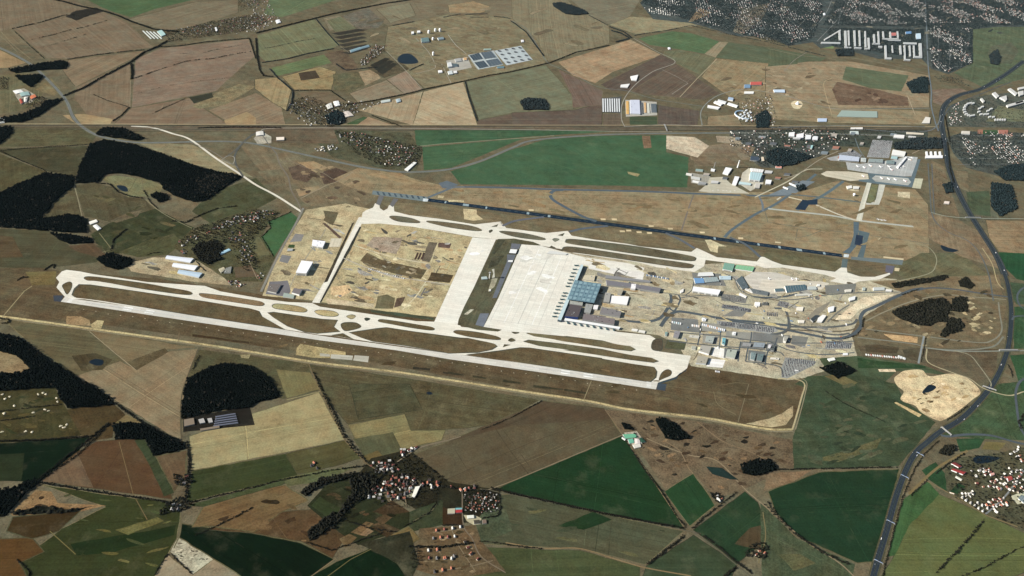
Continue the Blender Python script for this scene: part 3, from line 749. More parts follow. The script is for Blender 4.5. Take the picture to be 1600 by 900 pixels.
for x,y,l in ((696,316,14),(728,320,50),(760,324,14),(825,333,22),(858,338,22),(1117,374,18),(1152,377,22),(1185,381,18),(1218,386,20),(1249,391,46),(1288,396,20)):
    rwy_mark(x,y,l)
a0,b0 =G(667,312),G(1316,399.5)
dd =(b0 -a0).normalized(); nn =Vector((-dd.y,dd.x,0))
for k in range(60):
    p =a0 +dd *(40 +k *60)
    surface('runway_marking',[p -nn *.8,p +dd *32 -nn *.8,p +dd *32 +nn *.8,p +nn *.8],level([unproject_back(p)]) +0.1,M_CONC,alb((120,134,140)))
conc('runway',[(770,622),(1190,650),(1180,690),(770,645)],T8,rgb=(100,112,112))
F('taxiway',(88,104,104),[(700,640),(745,640),(735,712),(690,710)],T8,M_ASPH,amp=0)
F('taxiway',(98,96,108),[(1050,690),(1120,700),(1100,760),(1045,745)],T8,M_ASPH,amp=0)
for q in ([(770,320),(800,325),(775,385),(750,375)],[(860,340),(890,345),(855,395),(835,380)]):
    F('taxiway',(104,104,104),q,TA,M_ASPH,amp=0)
R('taxiway',(80,94,102),30,[(724,292),(800,293.5),(868,296),(1000,299),(1100,303),(1200,306),(1240,303)],sm=True)
R('taxiway',(94,106,112),26,[(668,309),(690,300),(708,293),(726,292)],sm=True)
F('taxiway',(92,104,112),[(1140,245),(1195,230),(1265,255),(1200,280),(1165,275)],TA,M_ASPH,amp=0)
R('taxiway',(80,94,102),32,[(880,297),(866,298),(860,304),(864,312),(880,322),(910,338),(932,346)],sm=True)
R('taxiway',(86,96,104),26,[(890,362),(912,357),(950,353)])
R('taxiway',(96,100,108),24,[(785,353),(806,345),(850,339)])
R('taxiway',(92,100,106),28,[(1040,364),(1062,374),(1085,388)])
R('taxiway',(88,98,104),28,[(1140,371),(1165,382),(1188,402)])
R('taxiway',(86,102,108),26,[(1132,371),(1145,358),(1180,335),(1210,320),(1245,296),(1275,272)])
R('taxiway',(116,108,98),12,[(1084,304),(1078,320),(1068,350),(1065,360)])
R('taxiway',(104,116,122),20,[(1185,304),(1191,318),(1192,330)])
R('taxiway',(176,178,166),26,[(1200,326),(1245,331),(1300,337),(1345,345),(1427,354)])
F('runway',(204,202,184),[(900,20),(935,30),(885,200),(855,340),(810,330),(850,180)],T8,M_CONC,amp=0)
R('taxiway',(198,190,168),22,[(1275,320),(1310,335),(1340,345)])
F('taxiway',(190,188,174),[(990,40),(1045,45),(1020,140),(995,205),(890,205),(890,185),(960,185)],T8,M_CONC,amp=0)
island([(935,40),(990,45),(965,160),(930,190),(895,185)],T8,rgb=(112,112,76),sm=False)
R('taxiway',(86,104,106),20,[(1188,306),(1230,304),(1280,308),(1345,316)])
R('taxiway',(90,108,112),30,[(1318,283),(1290,303),(1262,318),(1245,328)])
F('taxiway',(40,56,72),[(320,240),(380,165),(420,170),(500,160),(500,205),(430,205),(400,250)],T8,M_ASPH,amp=0)
R('path',(208,196,166),20,[(1232,308),(1253,313)])
R('path',(196,192,172),14,[(1214,312),(1220,308)])
F('apron',(112,124,130),[(100,130),(260,60),(380,10),(480,20),(330,110),(250,130)],T8,M_ASPH,amp=0)
F('taxiway',(82,100,108),[(790,340),(835,345),(830,420),(810,540),(760,600),(700,590),(760,545),(790,450)],T8,M_ASPH,amp=0)
F('taxiway',(86,104,108),[(830,410),(920,432),(900,500),(870,630),(820,625),(850,550),(870,470),(830,450)],T8,M_ASPH,amp=0)
F('apron',(44,58,76),[(812,445),(868,455),(858,535),(798,525)],T8,M_ASPH,amp=0)
R('path',(108,108,92),8,[(1195,330),(1200,347),(1250,355),(1330,364)],sm=False)
R('path',(108,108,92),7,[(1360,368),(1420,376),(1455,382)])
R('path',(104,104,86),6,[(1246,358),(1243,376),(1280,378)],sm=False)
R('path',(108,110,92),6,[(1243,372),(1262,368),(1285,360)])
for q in ([(975,468),(1010,472),(995,485),(960,480)],[(160,500),(205,505),(205,515),(160,512)],[(1030,620),(1195,638),(1190,650),(1030,632)],[(1120,712),(1160,715),(1155,740),(1118,738)]):
    F('building_slab',(198,184,150),q,T8,M_CONC,amp=0)
for q in ([(1200,350),(1300,350),(1300,365),(1205,362)],[(1295,405),(1380,410),(1380,440),(1420,470),(1360,480),(1300,470)],[(1140,320),(1175,325),(1170,340),(1135,335)]):
    F('building_slab',(190,174,138),q,TA,M_SOIL)
F('building_slab',(204,192,156),[(1205,600),(1240,598),(1300,625),(1345,640),(1290,640),(1285,680),(1240,670)],S4(2,1),M_SOIL)
for x,y in ((570,470),(640,470),(690,545),(870,512),(795,550),(860,555),(730,540),(990,528),(1190,552),(1430,588),(120,412)):
    F('building_slab',(206,188,150),[(x -18,y -5),(x +14,y -4),(x +16,y +6),(x -14,y +6)],S4(2,1),M_CONC,amp=0)
SA,SB =G(99,467.5),G(1026,602.5)
sd_ =(SB -SA).normalized(); sn_ =Vector((-sd_.y,sd_.x,0)); SL =(SB -SA).length
def strip(name,t0,t1,off,wd,rgb):
    p,q =SA +sd_ *t0 +sn_ *off,SA +sd_ *t1 +sn_ *off
    v =[p -sn_ *wd /2,q -sn_ *wd /2,q +sn_ *wd /2,p +sn_ *wd /2]
    surface(name,v,level([unproject_back(x) for x in v]) +.02,M_CONC,alb(rgb))
for a_,b_ in ((160,900),(SL -900,SL -160)):
    for off,wd,c_ in ((5,5,(184,182,174)),(-5,5,(180,178,170)),(0,14,(194,192,184))):strip('tyre_marks',a_,b_,off,wd,c_)
for t in (36,SL -66):
    for k in range(8):strip('runway_marking',t,t +30,-23 +k *6.5,2.6,(236,236,230))
for t in (420,570,SL -480,SL -630):
    for off in (-11,11):strip('runway_marking',t,t +60,off,8,(238,238,232))
for k in range(int(SL /60) -3):strip('runway_marking',110 +k *60,140 +k *60,0,1.4,(226,226,218))
for k in range(9):
    a_,b_ =T7([(560 +k *62,372 +k *10)])[0],T4([(440 +k *72,150 +k *6)])[0]
    R('apron_seam',random.choice(((190,188,178),(206,203,193),(236,234,226))),random.choice((2,3,5)),[a_,b_],mat=M_CONC,sm=False)
for k in range(4):R('apron_seam',(196,194,184),2.5,[(770 +k *12,500 -k *32),(872 -k *6 +k *10,514 -k *32)],mat=M_CONC,sm=False)
spots('apron',T7([(520,380),(900,420),(820,900),(300,900)]),40,[(214,211,200),(234,232,224),(206,202,190)],(3,12),mat=M_CONC)
spots('apron',T6([(1280,560),(1480,575),(1290,860),(1120,860)]),14,[(216,213,203),(238,236,230)],(3,10),mat=M_CONC)
T9 =S6(1260,190)
F('apron',(172,174,170),[(410,420),(560,440),(900,400),(1050,360),(1160,370),(1110,570),(900,570),(650,535),(430,500)],T9,M_CONC,amp=0)
F('apron',(196,188,166),[(150,545),(210,515),(440,520),(640,545),(650,600),(460,620),(200,570)],T9,M_CONC,amp=0)
F('taxiway',(92,110,116),[(640,535),(1090,580),(1160,390),(1190,395),(1100,685),(670,640),(540,620),(550,605),(660,600)],T9,M_ASPH,amp=0)
F('apron',(166,168,160),[(680,590),(720,560),(1060,590),(1090,630),(1060,665),(720,625)],T9,M_CONC,amp=0)
F('apron',(188,186,160),[(1130,590),(1215,595),(1190,700),(1100,690)],T9,M_CONC,amp=0)
R('path',(196,190,164),12,[(1180,308),(1230,284),(1258,266),(1285,264)],sm=True)
F('building_site',(206,192,160),[(950,730),(1080,735),(1080,800),(950,780)],T9,M_SOIL)
F('car_park',(150,152,150),[(690,190),(900,200),(860,380),(630,370)],T9,M_ASPH,amp=0)
F('car_park',(132,136,138),[(330,330),(500,300),(580,350),(560,380),(350,350)],T9,M_ASPH,amp=0)
F('car_park',(150,152,150),[(210,380),(340,350),(330,410),(250,405)],T9,M_ASPH,amp=0)
F('building_site',(196,182,152),[(410,670),(560,670),(545,730),(420,710)],T9,M_SOIL)
T10 =S6(1080,200)
def T10(pts):return [(1080 +a /8.0,200 +b /8.0) for a,b in pts]
F('apron',(186,180,160),[(210,620),(400,610),(500,700),(730,820),(230,810),(90,790),(200,700)],T10,M_CONC,amp=0)
F('apron',(150,146,132),[(0,560),(240,600),(200,700),(0,690)],T10,M_CONC,amp=0)
F('apron',(190,184,166),[(640,560),(720,500),(900,560),(900,700),(740,790),(600,700)],T10,M_CONC,amp=0)
# ------------------------------------------------------------------ roads
A1 =(72,86,96)
MW =[(1600,95),(1576,113),(1556,126),(1530,140),(1500,148),(1481,159),(1473,172),(1471,190),(1474,212),(1477,225),(1482,260),(1495,295),(1513,330),(1535,365),(1557,400),(1570,430),(1576,452),(1580,487),(1577,532),(1570,560),(1557,590),(1540,615),(1505,652),(1470,674),(1450,690),(1432,706),(1417,731),(1400,776),(1385,830),(1370,880),(1358,925)]
R('verge',(84,82,62),48,MW,mat=M_GRASS)
for s in (-1,1):
    R('motorway',(48,57,65),13,MW,off=s *8.5)
R('motorway_median',(44,54,50),4.0,MW,mat=M_GRASS)
for s in (-1,1):
    R('road_marking',(100,108,114),0.7,MW,off=s *3.0)
    R('road_marking',(100,108,114),0.7,MW,off=s *15.0)
    R('road_marking',(84,92,98),0.6,MW,off=s *9.0)
MU =[p for p in MW if p[1] <440]
for s in (-1,1):
    R('slip_road',(62,74,82),8,MU,off=s *22.0)
    R('embankment',(58,62,54),5,MU,off=s *29.0,mat=M_GRASS)
R('slip_road',(74,84,90),10,[(1466,205),(1476,180),(1490,164),(1530,148),(1580,128)])
WM =[(-40,58),(0,75),(25,87),(50,102),(72,122),(92,143),(105,160),(115,184),(134,202),(160,214),(205,222),(250,223),(325,221),(375,222),(405,226),(432,232),(500,247),(560,260),(600,266),(640,269),(700,265),(750,252),(800,231),(830,220),(900,213),(1000,209),(1200,208),(1400,212),(1465,218)]
R('verge',(100,98,76),40,WM,mat=M_GRASS)
R('highway',(116,120,116),24,WM)
R('road_marking',(84,90,84),2.0,WM)
R('road',(214,208,190),20,[(205,197),(240,200),(270,209),(297,218),(337,247),(375,272),(400,289),(432,306),(471,331)],mat=M_CONC)
R('road',(92,94,88),17,[(412,204),(392,212),(378,225),(367,242),(369,258),(380,276)])
R('road',(96,96,88),13,[(392,214),(380,222),(366,236),(352,246)])
R('road',(116,108,92),12,[(432,240),(438,258),(450,276),(455,297),(466,317),(472,333)])
R('road',(128,124,112),18,[(474,325),(462,350),(437,395),(413,445),(408,456)])
R('road',(150,142,120),8,[(520,330),(505,365),(480,400),(462,430),(450,455)])
R('road',(140,128,102),10,[(552,268),(530,282),(505,292),(470,310)],sm=True)
for y,c,wd in ((195.0,(176,160,128),10),(197.5,(60,56,52),9),(200.2,(96,76,66),8),(203.0,(70,66,60),8)):
    R('railway' if wd <10 else 'path',c,wd,[(-40,y -1.5),(200,y -1),(500,y),(800,y +.5),(1100,y +1),(1465,y +3)],mat=M_ASPH)
R('road',(150,142,128),9,[(405,207),(430,200.5),(600,200.5),(800,202.5),(1000,206),(1050,206)])
R('path',(136,142,112),7,[(648,229),(700,224),(820,215.5),(866,212)])
R('road',(112,122,116),9,[(800,32),(822,45),(840,72),(855,97),(875,107),(900,118),(935,136),(980,142),(1025,155),(1097,166)])
R('road',(150,146,132),9,[(990,60),(1025,80),(1055,97),(1020,112),(990,135),(973,160),(971,185),(976,198)])
R('road',(150,146,132),8,[(976,198),(1040,195),(1097,197)])
R('road',(140,134,120),8,[(1035,109),(1056,119),(1075,130),(1050,147)],sm=False)
R('road',(172,160,132),8,[(1120,92),(1090,122),(1062,152)],sm=False)
R('road',(128,132,124),11,[(1097,196),(1095,175),(1108,158),(1130,146),(1162,140),(1200,144),(1230,150),(1262,160),(1305,170),(1380,170),(1452,169)])
R('road',(104,116,122),14,[(1445,-20),(1446,0),(1450,100),(1455,140),(1455,165),(1461,190),(1466,205)])
R('road',(104,112,114),12,[(1330,200),(1400,206),(1448,205),(1464,196),(1470,180)])
R('road',(104,112,114),10,[(1200,200),(1330,196),(1445,198)])
R('path',(176,158,124),8,[(1300,122),(1288,128),(1288,140),(1293,158),(1300,180)])
R('path',(168,152,122),7,[(1418,150),(1424,165),(1430,180)])
R('path',(140,130,104),8,[(1200,76),(1260,88),(1340,92),(1452,116)])
R('road',(130,122,108),8,[(1260,82),(1240,95),(1225,112)])
R('path',(150,150,134),6,[(650,60),(670,82),(680,102),(676,108),(650,115)])
R('path',(176,178,166),6,[(700,54),(712,70),(728,84),(746,108)])
R('path',(150,146,128),6,[(604,80),(630,106),(660,139)])
R('road',(128,120,100),6,[(492,28),(510,50),(532,72),(545,82)])
R('path',(160,156,140),5,[(690,100),(705,130)])
SP =[(-40,490),(15,496),(160,516),(310,537),(400,551),(500,567),(625,582),(800,609),(920,627),(985,640),(1100,653),(1160,664),(1205,671),(1238,671)]
R('path',(120,110,84),34,SP,mat=M_SOIL,off=-6)
R('perimeter_road',(180,164,122),16,SP,mat=M_SOIL)
R('path',(136,128,104),5,SP,off=-16)
R('perimeter_road',(178,164,128),10,[(1238,671),(1243,655),(1252,622),(1257,600),(1240,592),(1215,592)])
R('path',(140,132,106),6,[(1243,671),(1249,650),(1258,615),(1260,597),(1245,588)])
F('building_site',(172,156,122),[(1165,662),(1200,655),(1222,646),(1239,634),(1239,650),(1228,664),(1205,668)],ONE,M_SOIL)
R('path',(120,110,84),5,[(1115,612),(1122,632),(1150,648)])
R('path',(120,112,88),5,[(1170,600),(1160,635),(1153,660)],sm=False)
R('path',(112,104,80),4,[(1040,603),(1080,608),(1160,620)],sm=False)
R('path',(112,102,76),4,[(1125,602),(1150,598),(1170,600)],sm=False)
R('path',(140,130,100),5,[(924,595),(912,625)],sm=False)
R('path',(120,104,80),4,[(280,520),(278,535)],sm=False)
R('path',(150,138,104),7,[(0,500),(38,455),(50,447)],sm=False)
U1,U2 =S6(1000,390),S6(1200,440)
K =(84,92,96)
R('road',K,24,[(-120,345),(0,378),(200,410),(290,440),(325,490),(315,560),(270,640),(225,700),(150,738),(0,755),(-200,735)],U1)
R('road',K,14,[(400,470),(420,520),(390,590),(360,640)],U1)
R('road',K,16,[(330,500),(300,580),(330,630),(400,645)],U1)
R('road',K,27,[(215,800),(280,710),(370,650),(500,655),(900,725),(1300,765),(1540,790)],U1)
R('road',K,18,[(1400,610),(1500,620),(1535,680),(1550,760),(1530,840),(1400,880),(1200,880)],U1)
R('road',K,19,[(1180,490),(1300,500),(1500,490),(1640,460)],U1)
R('road',K,27,[(-400,420),(-100,455),(200,505),(500,565),(640,590),(780,588),(900,540),(970,460),(962,380),(1005,310),(1100,268),(1350,150),(1500,90),(1620,68)],U2)
R('road',(94,96,94),19,[(230,470),(500,475),(700,470),(880,440),(930,390)],U2)
R('verge',(96,88,74),12,[(230,500),(500,515),(720,520),(880,500),(940,450)],U2,mat=M_GRASS)
R('road',(94,96,94),16,[(220,440),(280,455),(500,520),(700,555),(850,540)],U2)
R('road',(94,96,94),16,[(200,330),(215,400),(225,480),(150,540),(60,550)],U2)
R('road',K,16,[(1432,454),(1455,450),(1490,452),(1530,458),(1575,464)])
R('road',(140,134,112),10,[(1352,502),(1385,486),(1425,471),(1475,461),(1520,464),(1572,468)])
R('road',(130,128,112),11,[(1352,514),(1440,525),(1525,535),(1550,532),(1565,517),(1562,490),(1560,472)])
R('road',(128,128,114),12,[(1340,527),(1425,537),(1450,544),(1500,547),(1550,542),(1568,526)])
R('road',(136,140,128),11,[(1450,544),(1500,549),(1600,548),(1640,548)])
R('road',(140,146,144),13,[(1444,524),(1435,568)],sm=False)
R('road',(150,146,122),8,[(1490,548),(1515,555),(1530,572),(1547,596),(1548,604)])
R('path',(172,162,130),9,[(1448,545),(1450,566),(1487,582),(1515,592),(1537,607),(1575,618),(1600,612)])
R('road',K,14,[(1640,440),(1605,447),(1590,460),(1594,478),(1612,486),(1640,488)])
R('road',K,14,[(1581,500),(1590,494),(1640,496)])
R('road',K,16,[(1640,584),(1600,592),(1588,608),(1588,632),(1596,672),(1620,700)])
R('road',K,18,[(1470,680),(1482,682),(1512,679),(1550,681),(1590,692),(1640,700)])
R('path',(124,108,74),14,[(1512,704),(1465,731),(1420,772)])
R('path',(124,110,78),8,[(1445,750),(1495,777),(1540,805),(1590,823)],sm=False)
R('road',(128,130,128),9,[(1540,803),(1556,790),(1575,770),(1600,735)])
R('road',(98,104,100),12,[(1450,255),(1453,300),(1458,340),(1480,362),(1510,375),(1530,395),(1545,430),(1552,470)])
R('road',(88,94,94),10,[(1456,256),(1458,300),(1460,335)])
R('path',(150,156,138),8,[(1455,332),(1480,338),(1520,341),(1600,342)])
R('path',(178,164,124),7,[(1535,388),(1550,412),(1558,440),(1568,452)])
R('path',(140,138,108),8,[(1430,380),(1450,386),(1462,400),(1462,415),(1450,428),(1400,440)])
R('road',(106,120,124),8,[(1336,216),(1342,232),(1352,248)])
R('road',(150,142,122),8,[(1310,236),(1280,250),(1250,270),(1225,280)])
R('road',(160,142,116),7,[(1425,240),(1440,234),(1465,232)])
R('path',(92,84,66),7,[(311,543),(296,580),(283,625),(284,690),(292,700),(295,760)])
R('road',(110,96,70),7,[(482,568),(500,610),(540,690),(572,724),(590,735)],sm=False)
R('road',(124,112,92),7,[(620,722),(655,700),(700,688),(720,682)])
R('road',(128,116,92),6,[(756,768),(800,752),(972,680)],sm=False)
R('road',(96,92,76),6,[(750,764),(800,773),(1072,829),(1085,834),(1110,850),(1150,882),(1190,915)])
R('road',(138,122,96),8,[(1010,685),(1050,702),(1080,712),(1120,720),(1155,755),(1170,770),(1200,795),(1220,812),(1262,848),(1312,880),(1345,912)])
R('path',(132,112,86),6,[(1090,660),(1130,690),(1170,705),(1200,720)])
R('path',(132,112,86),6,[(1040,690),(1062,705),(1075,730),(1083,740)])
R('path',(128,110,84),5,[(945,640),(965,668),(1000,720),(1070,826)])
R('path',(132,112,80),7,[(790,848),(850,857),(905,857),(960,873),(1008,887),(1080,900)])
R('path',(124,112,78),5,[(1192,800),(1196,840),(1185,880)])
R('path',(104,96,70),6,[(282,790),(282,830),(272,856)])
R('path',(96,88,64),5,[(600,755),(640,742),(660,760)])
R('path',(124,112,88),6,[(636,792),(632,770),(642,752)])
R('path',(108,102,74),5,[(684,786),(672,800),(645,815)])
R('road',(118,106,88),6,[(722,765),(724,820),(738,842),(752,870),(790,895)])
R('path',(126,112,88),5,[(676,832),(726,826)],sm=False)
R('path',(126,112,88),5,[(705,826),(716,852),(742,892)],sm=False)
R('path',(126,112,88),5,[(690,892),(740,884),(770,876)],sm=False)
R('path',(120,106,80),5,[(480,905),(525,872)],sm=False)
R('path',(100,96,62),4,[(506,905),(548,874),(580,858)],sm=False)
R('path',(112,102,64),4,[(78,830),(118,866)],sm=False)
R('path',(112,96,66),4,[(186,690),(208,772),(230,812)],sm=False)
R('path',(150,136,108),5,[(140,518),(180,552),(212,578)],sm=False)
R('path',(150,142,100),5,[(448,625),(500,612)],sm=False)
R('path',(130,122,86),5,[(160,394),(175,390),(155,364)],sm=False)
R('path',(138,130,100),6,[(116,290),(122,312),(128,338)],sm=False)
R('path',(128,122,90),6,[(228,312),(247,328),(270,342),(310,361),(335,368)])
R('path',(104,96,70),5,[(222,282),(225,300)],sm=False)
R('path',(140,124,96),5,[(390,410),(402,436)],sm=False)
R('path',(110,98,78),5,[(20,46),(45,72),(72,92)],sm=False)
R('path',(138,122,96),5,[(204,125),(203,168)],sm=False)
R('path',(126,112,88),5,[(196,36),(222,62),(240,74)],sm=False)
SITE =[((165,152,118),(410,335,540,460),46),((168,152,116),(505,350,735,490),190),((172,160,132),(905,400,1075,510),110),((172,160,132),(1040,420,1330,590),150),((158,142,108),(200,400,350,438),26)]
SITE_OUT =[[(432,402),(478,328),(540,318),(596,335),(556,352),(496,462),(412,456)],[(560,356),(600,352),(738,376),(684,488),(640,482),(512,466)],
            [(905,402),(1070,420),(1060,500),(1000,515),(905,505)],[(1080,420),(1180,414),(1300,432),(1400,442),(1350,495),(1325,520),(1335,555),(1260,585),(1085,565),(1040,515),(1040,440)],[(205,414),(240,404),(300,404),(345,434),(300,438)]]
r2 =random.Random(11)
PAL =[(196,182,146),(208,196,160),(140,126,98),(112,100,78),(176,152,116),(96,88,72),(184,166,122),(150,142,122),(128,126,120),(112,110,108),(160,156,146),(84,80,72)]
for (c,(x0,y0,x1,y1),n),out in zip(SITE,SITE_OUT):
    for k in range(n):
        x,y =r2.uniform(x0,x1),r2.uniform(y0,y1)
        if not in_poly(x,y,out):continue
        if r2.random() <.65:
            ex =r2.uniform(3,15); ey =r2.uniform(1.2,5)
            pl =[]
            sk =r2.uniform(-.6,.1)
            for i in range(9):
                a =i /9 *6.283
                rr =r2.uniform(.55,1.1)
                pl.append((x +ex *rr *math.cos(a) -ey *sk *math.sin(a) *2,y +ey *rr *math.sin(a) +.12 *ex *math.cos(a)))
            if all(in_poly(px,py,out) for px,py in pl):
                F('building_site',r2.choice(PAL),pl,ONE,M_SOIL,sm=True,amp=1)
        else:
            dx,dy =r2.choice(((22,3),(-8,14),(16,8),(30,4)))
            q =[(x,y),(x +dx *.5 +r2.uniform(-3,3),y +dy *.5),(x +dx,y +dy)]
            if all(in_poly(px,py,out) for px,py in q):
                R('path',r2.choice(PAL),r2.uniform(5,11),q,mat=M_SOIL)
F('airfield_grass',(96,84,60),[(420,250),(490,165),(560,200),(640,240),(900,300),(1110,345),(1050,440),(940,420),(760,380),(560,320)],S6(500,370),M_GRASS)
F('airfield_grass',(86,74,56),[(1160,370),(1390,400),(1350,480),(1120,455)],S6(500,370),M_GRASS)
F('building_site',(102,92,76),[(1135,55),(1225,60),(1140,265),(1060,250)],S6(500,370),M_SOIL)
F('building_site',(92,72,64),[(1230,60),(1370,70),(1350,120),(1230,110)],S6(500,370),M_SOIL)
for k in range(3):
    F('building_site',(74,58,52),[(1010 +k *32,165),(1030 +k *32,168),(1000 +k *32,240),(978 +k *32,236)],S6(500,370),M_SOIL)
F('airfield_grass',(108,100,76),[(600,620),(700,600),(780,640),(760,750),(570,745)],S6(500,370),M_GRASS)
F('building_site',(92,78,66),[(800,640),(890,625),(840,720),(770,740)],S6(500,370),M_SOIL)
F('building_site',(212,182,140),[(120,520),(300,500),(340,560),(200,640),(110,600)],S6(500,370),M_SOIL)
F('building_site',(190,176,146),[(60,640),(560,700),(560,740),(80,700)],S6(500,370),M_SOIL)
F('building_site',(158,140,118),[(560,0),(860,10),(800,180),(620,150),(480,90)],S6(500,370),M_SOIL)
R('road',(176,170,158),8,[(240,220),(380,280),(560,350),(760,420),(900,435),(1350,500)],S6(500,370))
R('path',(200,190,160),12,[(360,90),(640,180),(900,240),(1150,280)],S6(500,370),mat=M_SOIL)
R('path',(186,174,140),10,[(1150,280),(1230,60)],S6(500,370),mat=M_SOIL)
R('path',(196,186,156),9,[(1100,470),(1000,620),(860,760)],S6(500,370),mat=M_SOIL)
F('ditch',(70,78,60),[(520,765),(600,770),(900,800),(1180,845),(1190,870),(900,835),(540,785)],S6(500,370),M_GRASS)
F('car_park',(128,126,122),[(410,300),(500,310),(470,380),(350,390)],S6(400,320),M_ASPH)
F('car_park',(120,118,116),[(270,520),(370,535),(330,610),(240,590)],S6(400,320),M_ASPH)
F('meadow',(60,84,50),[(345,415),(405,415),(400,450),(330,445)],S6(400,320),M_GRASS)
F('airfield_grass',(94,86,64),[(700,60),(860,80),(800,215),(700,160),(720,130)],S6(400,320),M_GRASS)
F('ditch',(92,74,64),[(690,190),(720,190),(890,335),(870,355)],S6(400,320),M_SOIL)
F('apron',(196,188,166),[(780,350),(900,350),(870,440),(760,440)],S6(400,320),M_CONC)
F('car_park',(116,114,116),[(140,800),(330,790),(360,900),(330,960),(100,930)],S6(400,320),M_ASPH)
def car_park(pts,T,rgb=(152,153,148)):
    F('car_park',rgb,pts,T,M_ASPH,amp=0)
car_park([(860,570),(1020,590),(1160,620),(1150,655),(850,610)],U1,(126,128,128))
car_park([(1320,650),(1440,655),(1425,695),(1320,690)],U1,(150,144,126))
car_park([(800,740),(1000,760),(1400,810),(1440,850),(1350,880),(1180,850),(800,790)],U1)
car_park([(900,470),(1100,500),(1080,545),(880,520)],U1,(118,114,116))
car_park([(610,615),(880,640),(860,700),(590,700)],U2)
car_park([(180,790),(500,830),(480,870),(400,910),(200,1010),(140,1000),(140,900)],U2,(146,148,142))
car_park([(120,200),(220,220),(200,280),(90,250)],U2,(124,124,122))
F('apron',(200,194,180),[(1180,230),(1420,240),(1640,300),(1640,380),(1500,380),(1400,420),(1200,430),(1130,360),(1080,290)],U1,M_CONC)
F('apron',(206,198,180),[(-60,-20),(560,0),(640,20),(560,80),(0,130),(-100,60)],U2,M_CONC)
F('building_site',(216,200,170),[(950,190),(1000,160),(1330,130),(1180,200),(1080,240),(960,290),(860,390),(700,400),(740,350),(880,250)],U2,M_SOIL)
F('building_site',(140,134,118),[(500,280),(620,220),(660,200),(600,280),(440,420),(390,400)],U2,M_ASPH)
R('road',(116,116,106),12,[(620,420),(740,310),(850,240)],U2)
R('road',(116,116,106),9,[(210,280),(320,210)],U2)
F('building_site',(182,152,112),[(1200,545),(1560,580),(1555,640),(1300,610)],U2,M_SOIL)
F('heath',(84,74,58),[(1010,655),(1160,655),(1370,690),(1340,750),(1020,730)],U2,M_GRASS)
F('heath',(84,76,60),[(1400,710),(1580,690),(1560,830),(1430,790)],U2,M_GRASS)
F('meadow',(46,74,44),[(930,790),(1100,820),(1640,880),(1640,900),(940,900)],U2,M_GRASS)
F('building_slab',(232,228,218),[(770,345),(900,370),(880,470),(740,440)],S6(1000,490),M_CONC,amp=0)
F('building_slab',(236,232,224),[(730,470),(890,485),(860,565),(690,550)],S6(1000,490),M_CONC,amp=0)
for k in range(9):
    R('street',(128,130,126),7,[(1085 +k *24,40 +k *3),(1120 +k *24,18 +k),(1150 +k *22,-12)],n=3)
for k in range(4):
    R('street',(128,130,126),7,[(1090 +k *10,8 +k *14),(1180,14 +k *15),(1275,18 +k *13)],n=3)
for k in range(5):
    R('street',(120,124,122),7,[(1310 +k *30,38),(1318 +k *29,-15)],n=3)
    R('street',(120,124,122),7,[(1290,34 -k *10),(1446,36 -k *10),(1560,34 -k *10)],n=3)
for k in range(6):
    R('street',(116,120,118),7,[(1452,48 +k *11),(1518,50 +k *11)],n=3)
    R('street',(116,120,118),6,[(1496,212 +k *9),(1615,211 +k *9)],n=3)
for k in range(3):
    R('street',(116,120,118),7,[(1466 +k *18,42),(1466 +k *18,104)],n=3)
HC =[(84,68,50),(66,54,42),(132,108,80),(96,78,56),(44,40,34)]
spots('heath',[(950,645),(1100,662),(1248,692),(1238,728),(1160,762),(1122,776),(1083,736),(1040,762),(988,682)],150,HC,(2,9))
spots('sand_pit',[(1400,592),(1415,580),(1440,579),(1485,585),(1530,612),(1477,654),(1440,644),(1408,622),(1412,610)],60,[(226,208,172),(176,152,112),(150,126,92),(216,196,160)],(2,8))
spots('sand_pit',[(1410,618),(1430,606),(1480,600),(1450,640),(1430,640)],26,[(120,100,74),(86,74,54),(60,56,44)],(1.5,5))
spots('building_site',[(268,862),(279,843),(333,872),(302,894)],60,[(60,56,46),(110,102,86),(206,198,172),(84,76,62)],(1,4))
spots('heath',[(18,802),(56,768),(90,786),(164,790),(124,799)],40,[(90,70,48),(60,46,32),(150,124,90),(28,24,18)],(1.5,7))
spots('heath',[(1345,500),(1420,455),(1555,442),(1568,480),(1555,538),(1440,544),(1335,524)],90,[(86,76,58),(134,118,90),(70,64,50),(150,136,106)],(2,9))
spots('building_site',[(1500,470),(1555,468),(1562,520),(1520,525),(1505,500)],40,[(176,160,124),(190,176,140),(120,108,84)],(2,8))
spots('heath',[(1310,130),(1415,152),(1418,164),(1312,162)],30,[(84,66,54),(126,104,82)],(2,8))
spots('heath',[(1100,120),(1200,105),(1300,100),(1300,165),(1200,150),(1140,150)],50,[(110,96,72),(150,134,104),(96,84,64)],(3,12),flat=.25)
spots('meadow',[(1244,605),(1340,590),(1440,648),(1455,662),(1404,724),(1242,730)],70,[(54,68,46),(82,86,60),(74,82,58),(50,62,44)],(4,16),flat=.3,mat=M_GRASS)
spots('meadow',[(60,758),(270,788),(272,842),(240,898),(50,896),(98,826)],36,[(70,76,40),(52,60,30),(96,92,54)],(4,20),flat=.18,mat=M_GRASS)
spots('meadow',[(752,778),(1060,832),(1008,878),(906,855),(752,848)],40,[(66,72,50),(92,90,62),(70,74,52)],(5,22),flat=.2,mat=M_GRASS)
spots('meadow',[(0,612),(84,608),(126,678),(0,690)],40,[(84,76,48),(48,50,32),(56,60,34)],(3,12),flat=.3,mat=M_GRASS)
spots('garden_ground',[(484,792),(520,748),(580,738),(636,802),(636,822),(560,848)],50,[(70,58,40),(34,34,24),(90,72,50),(60,62,38)],(3,11),flat=.35)
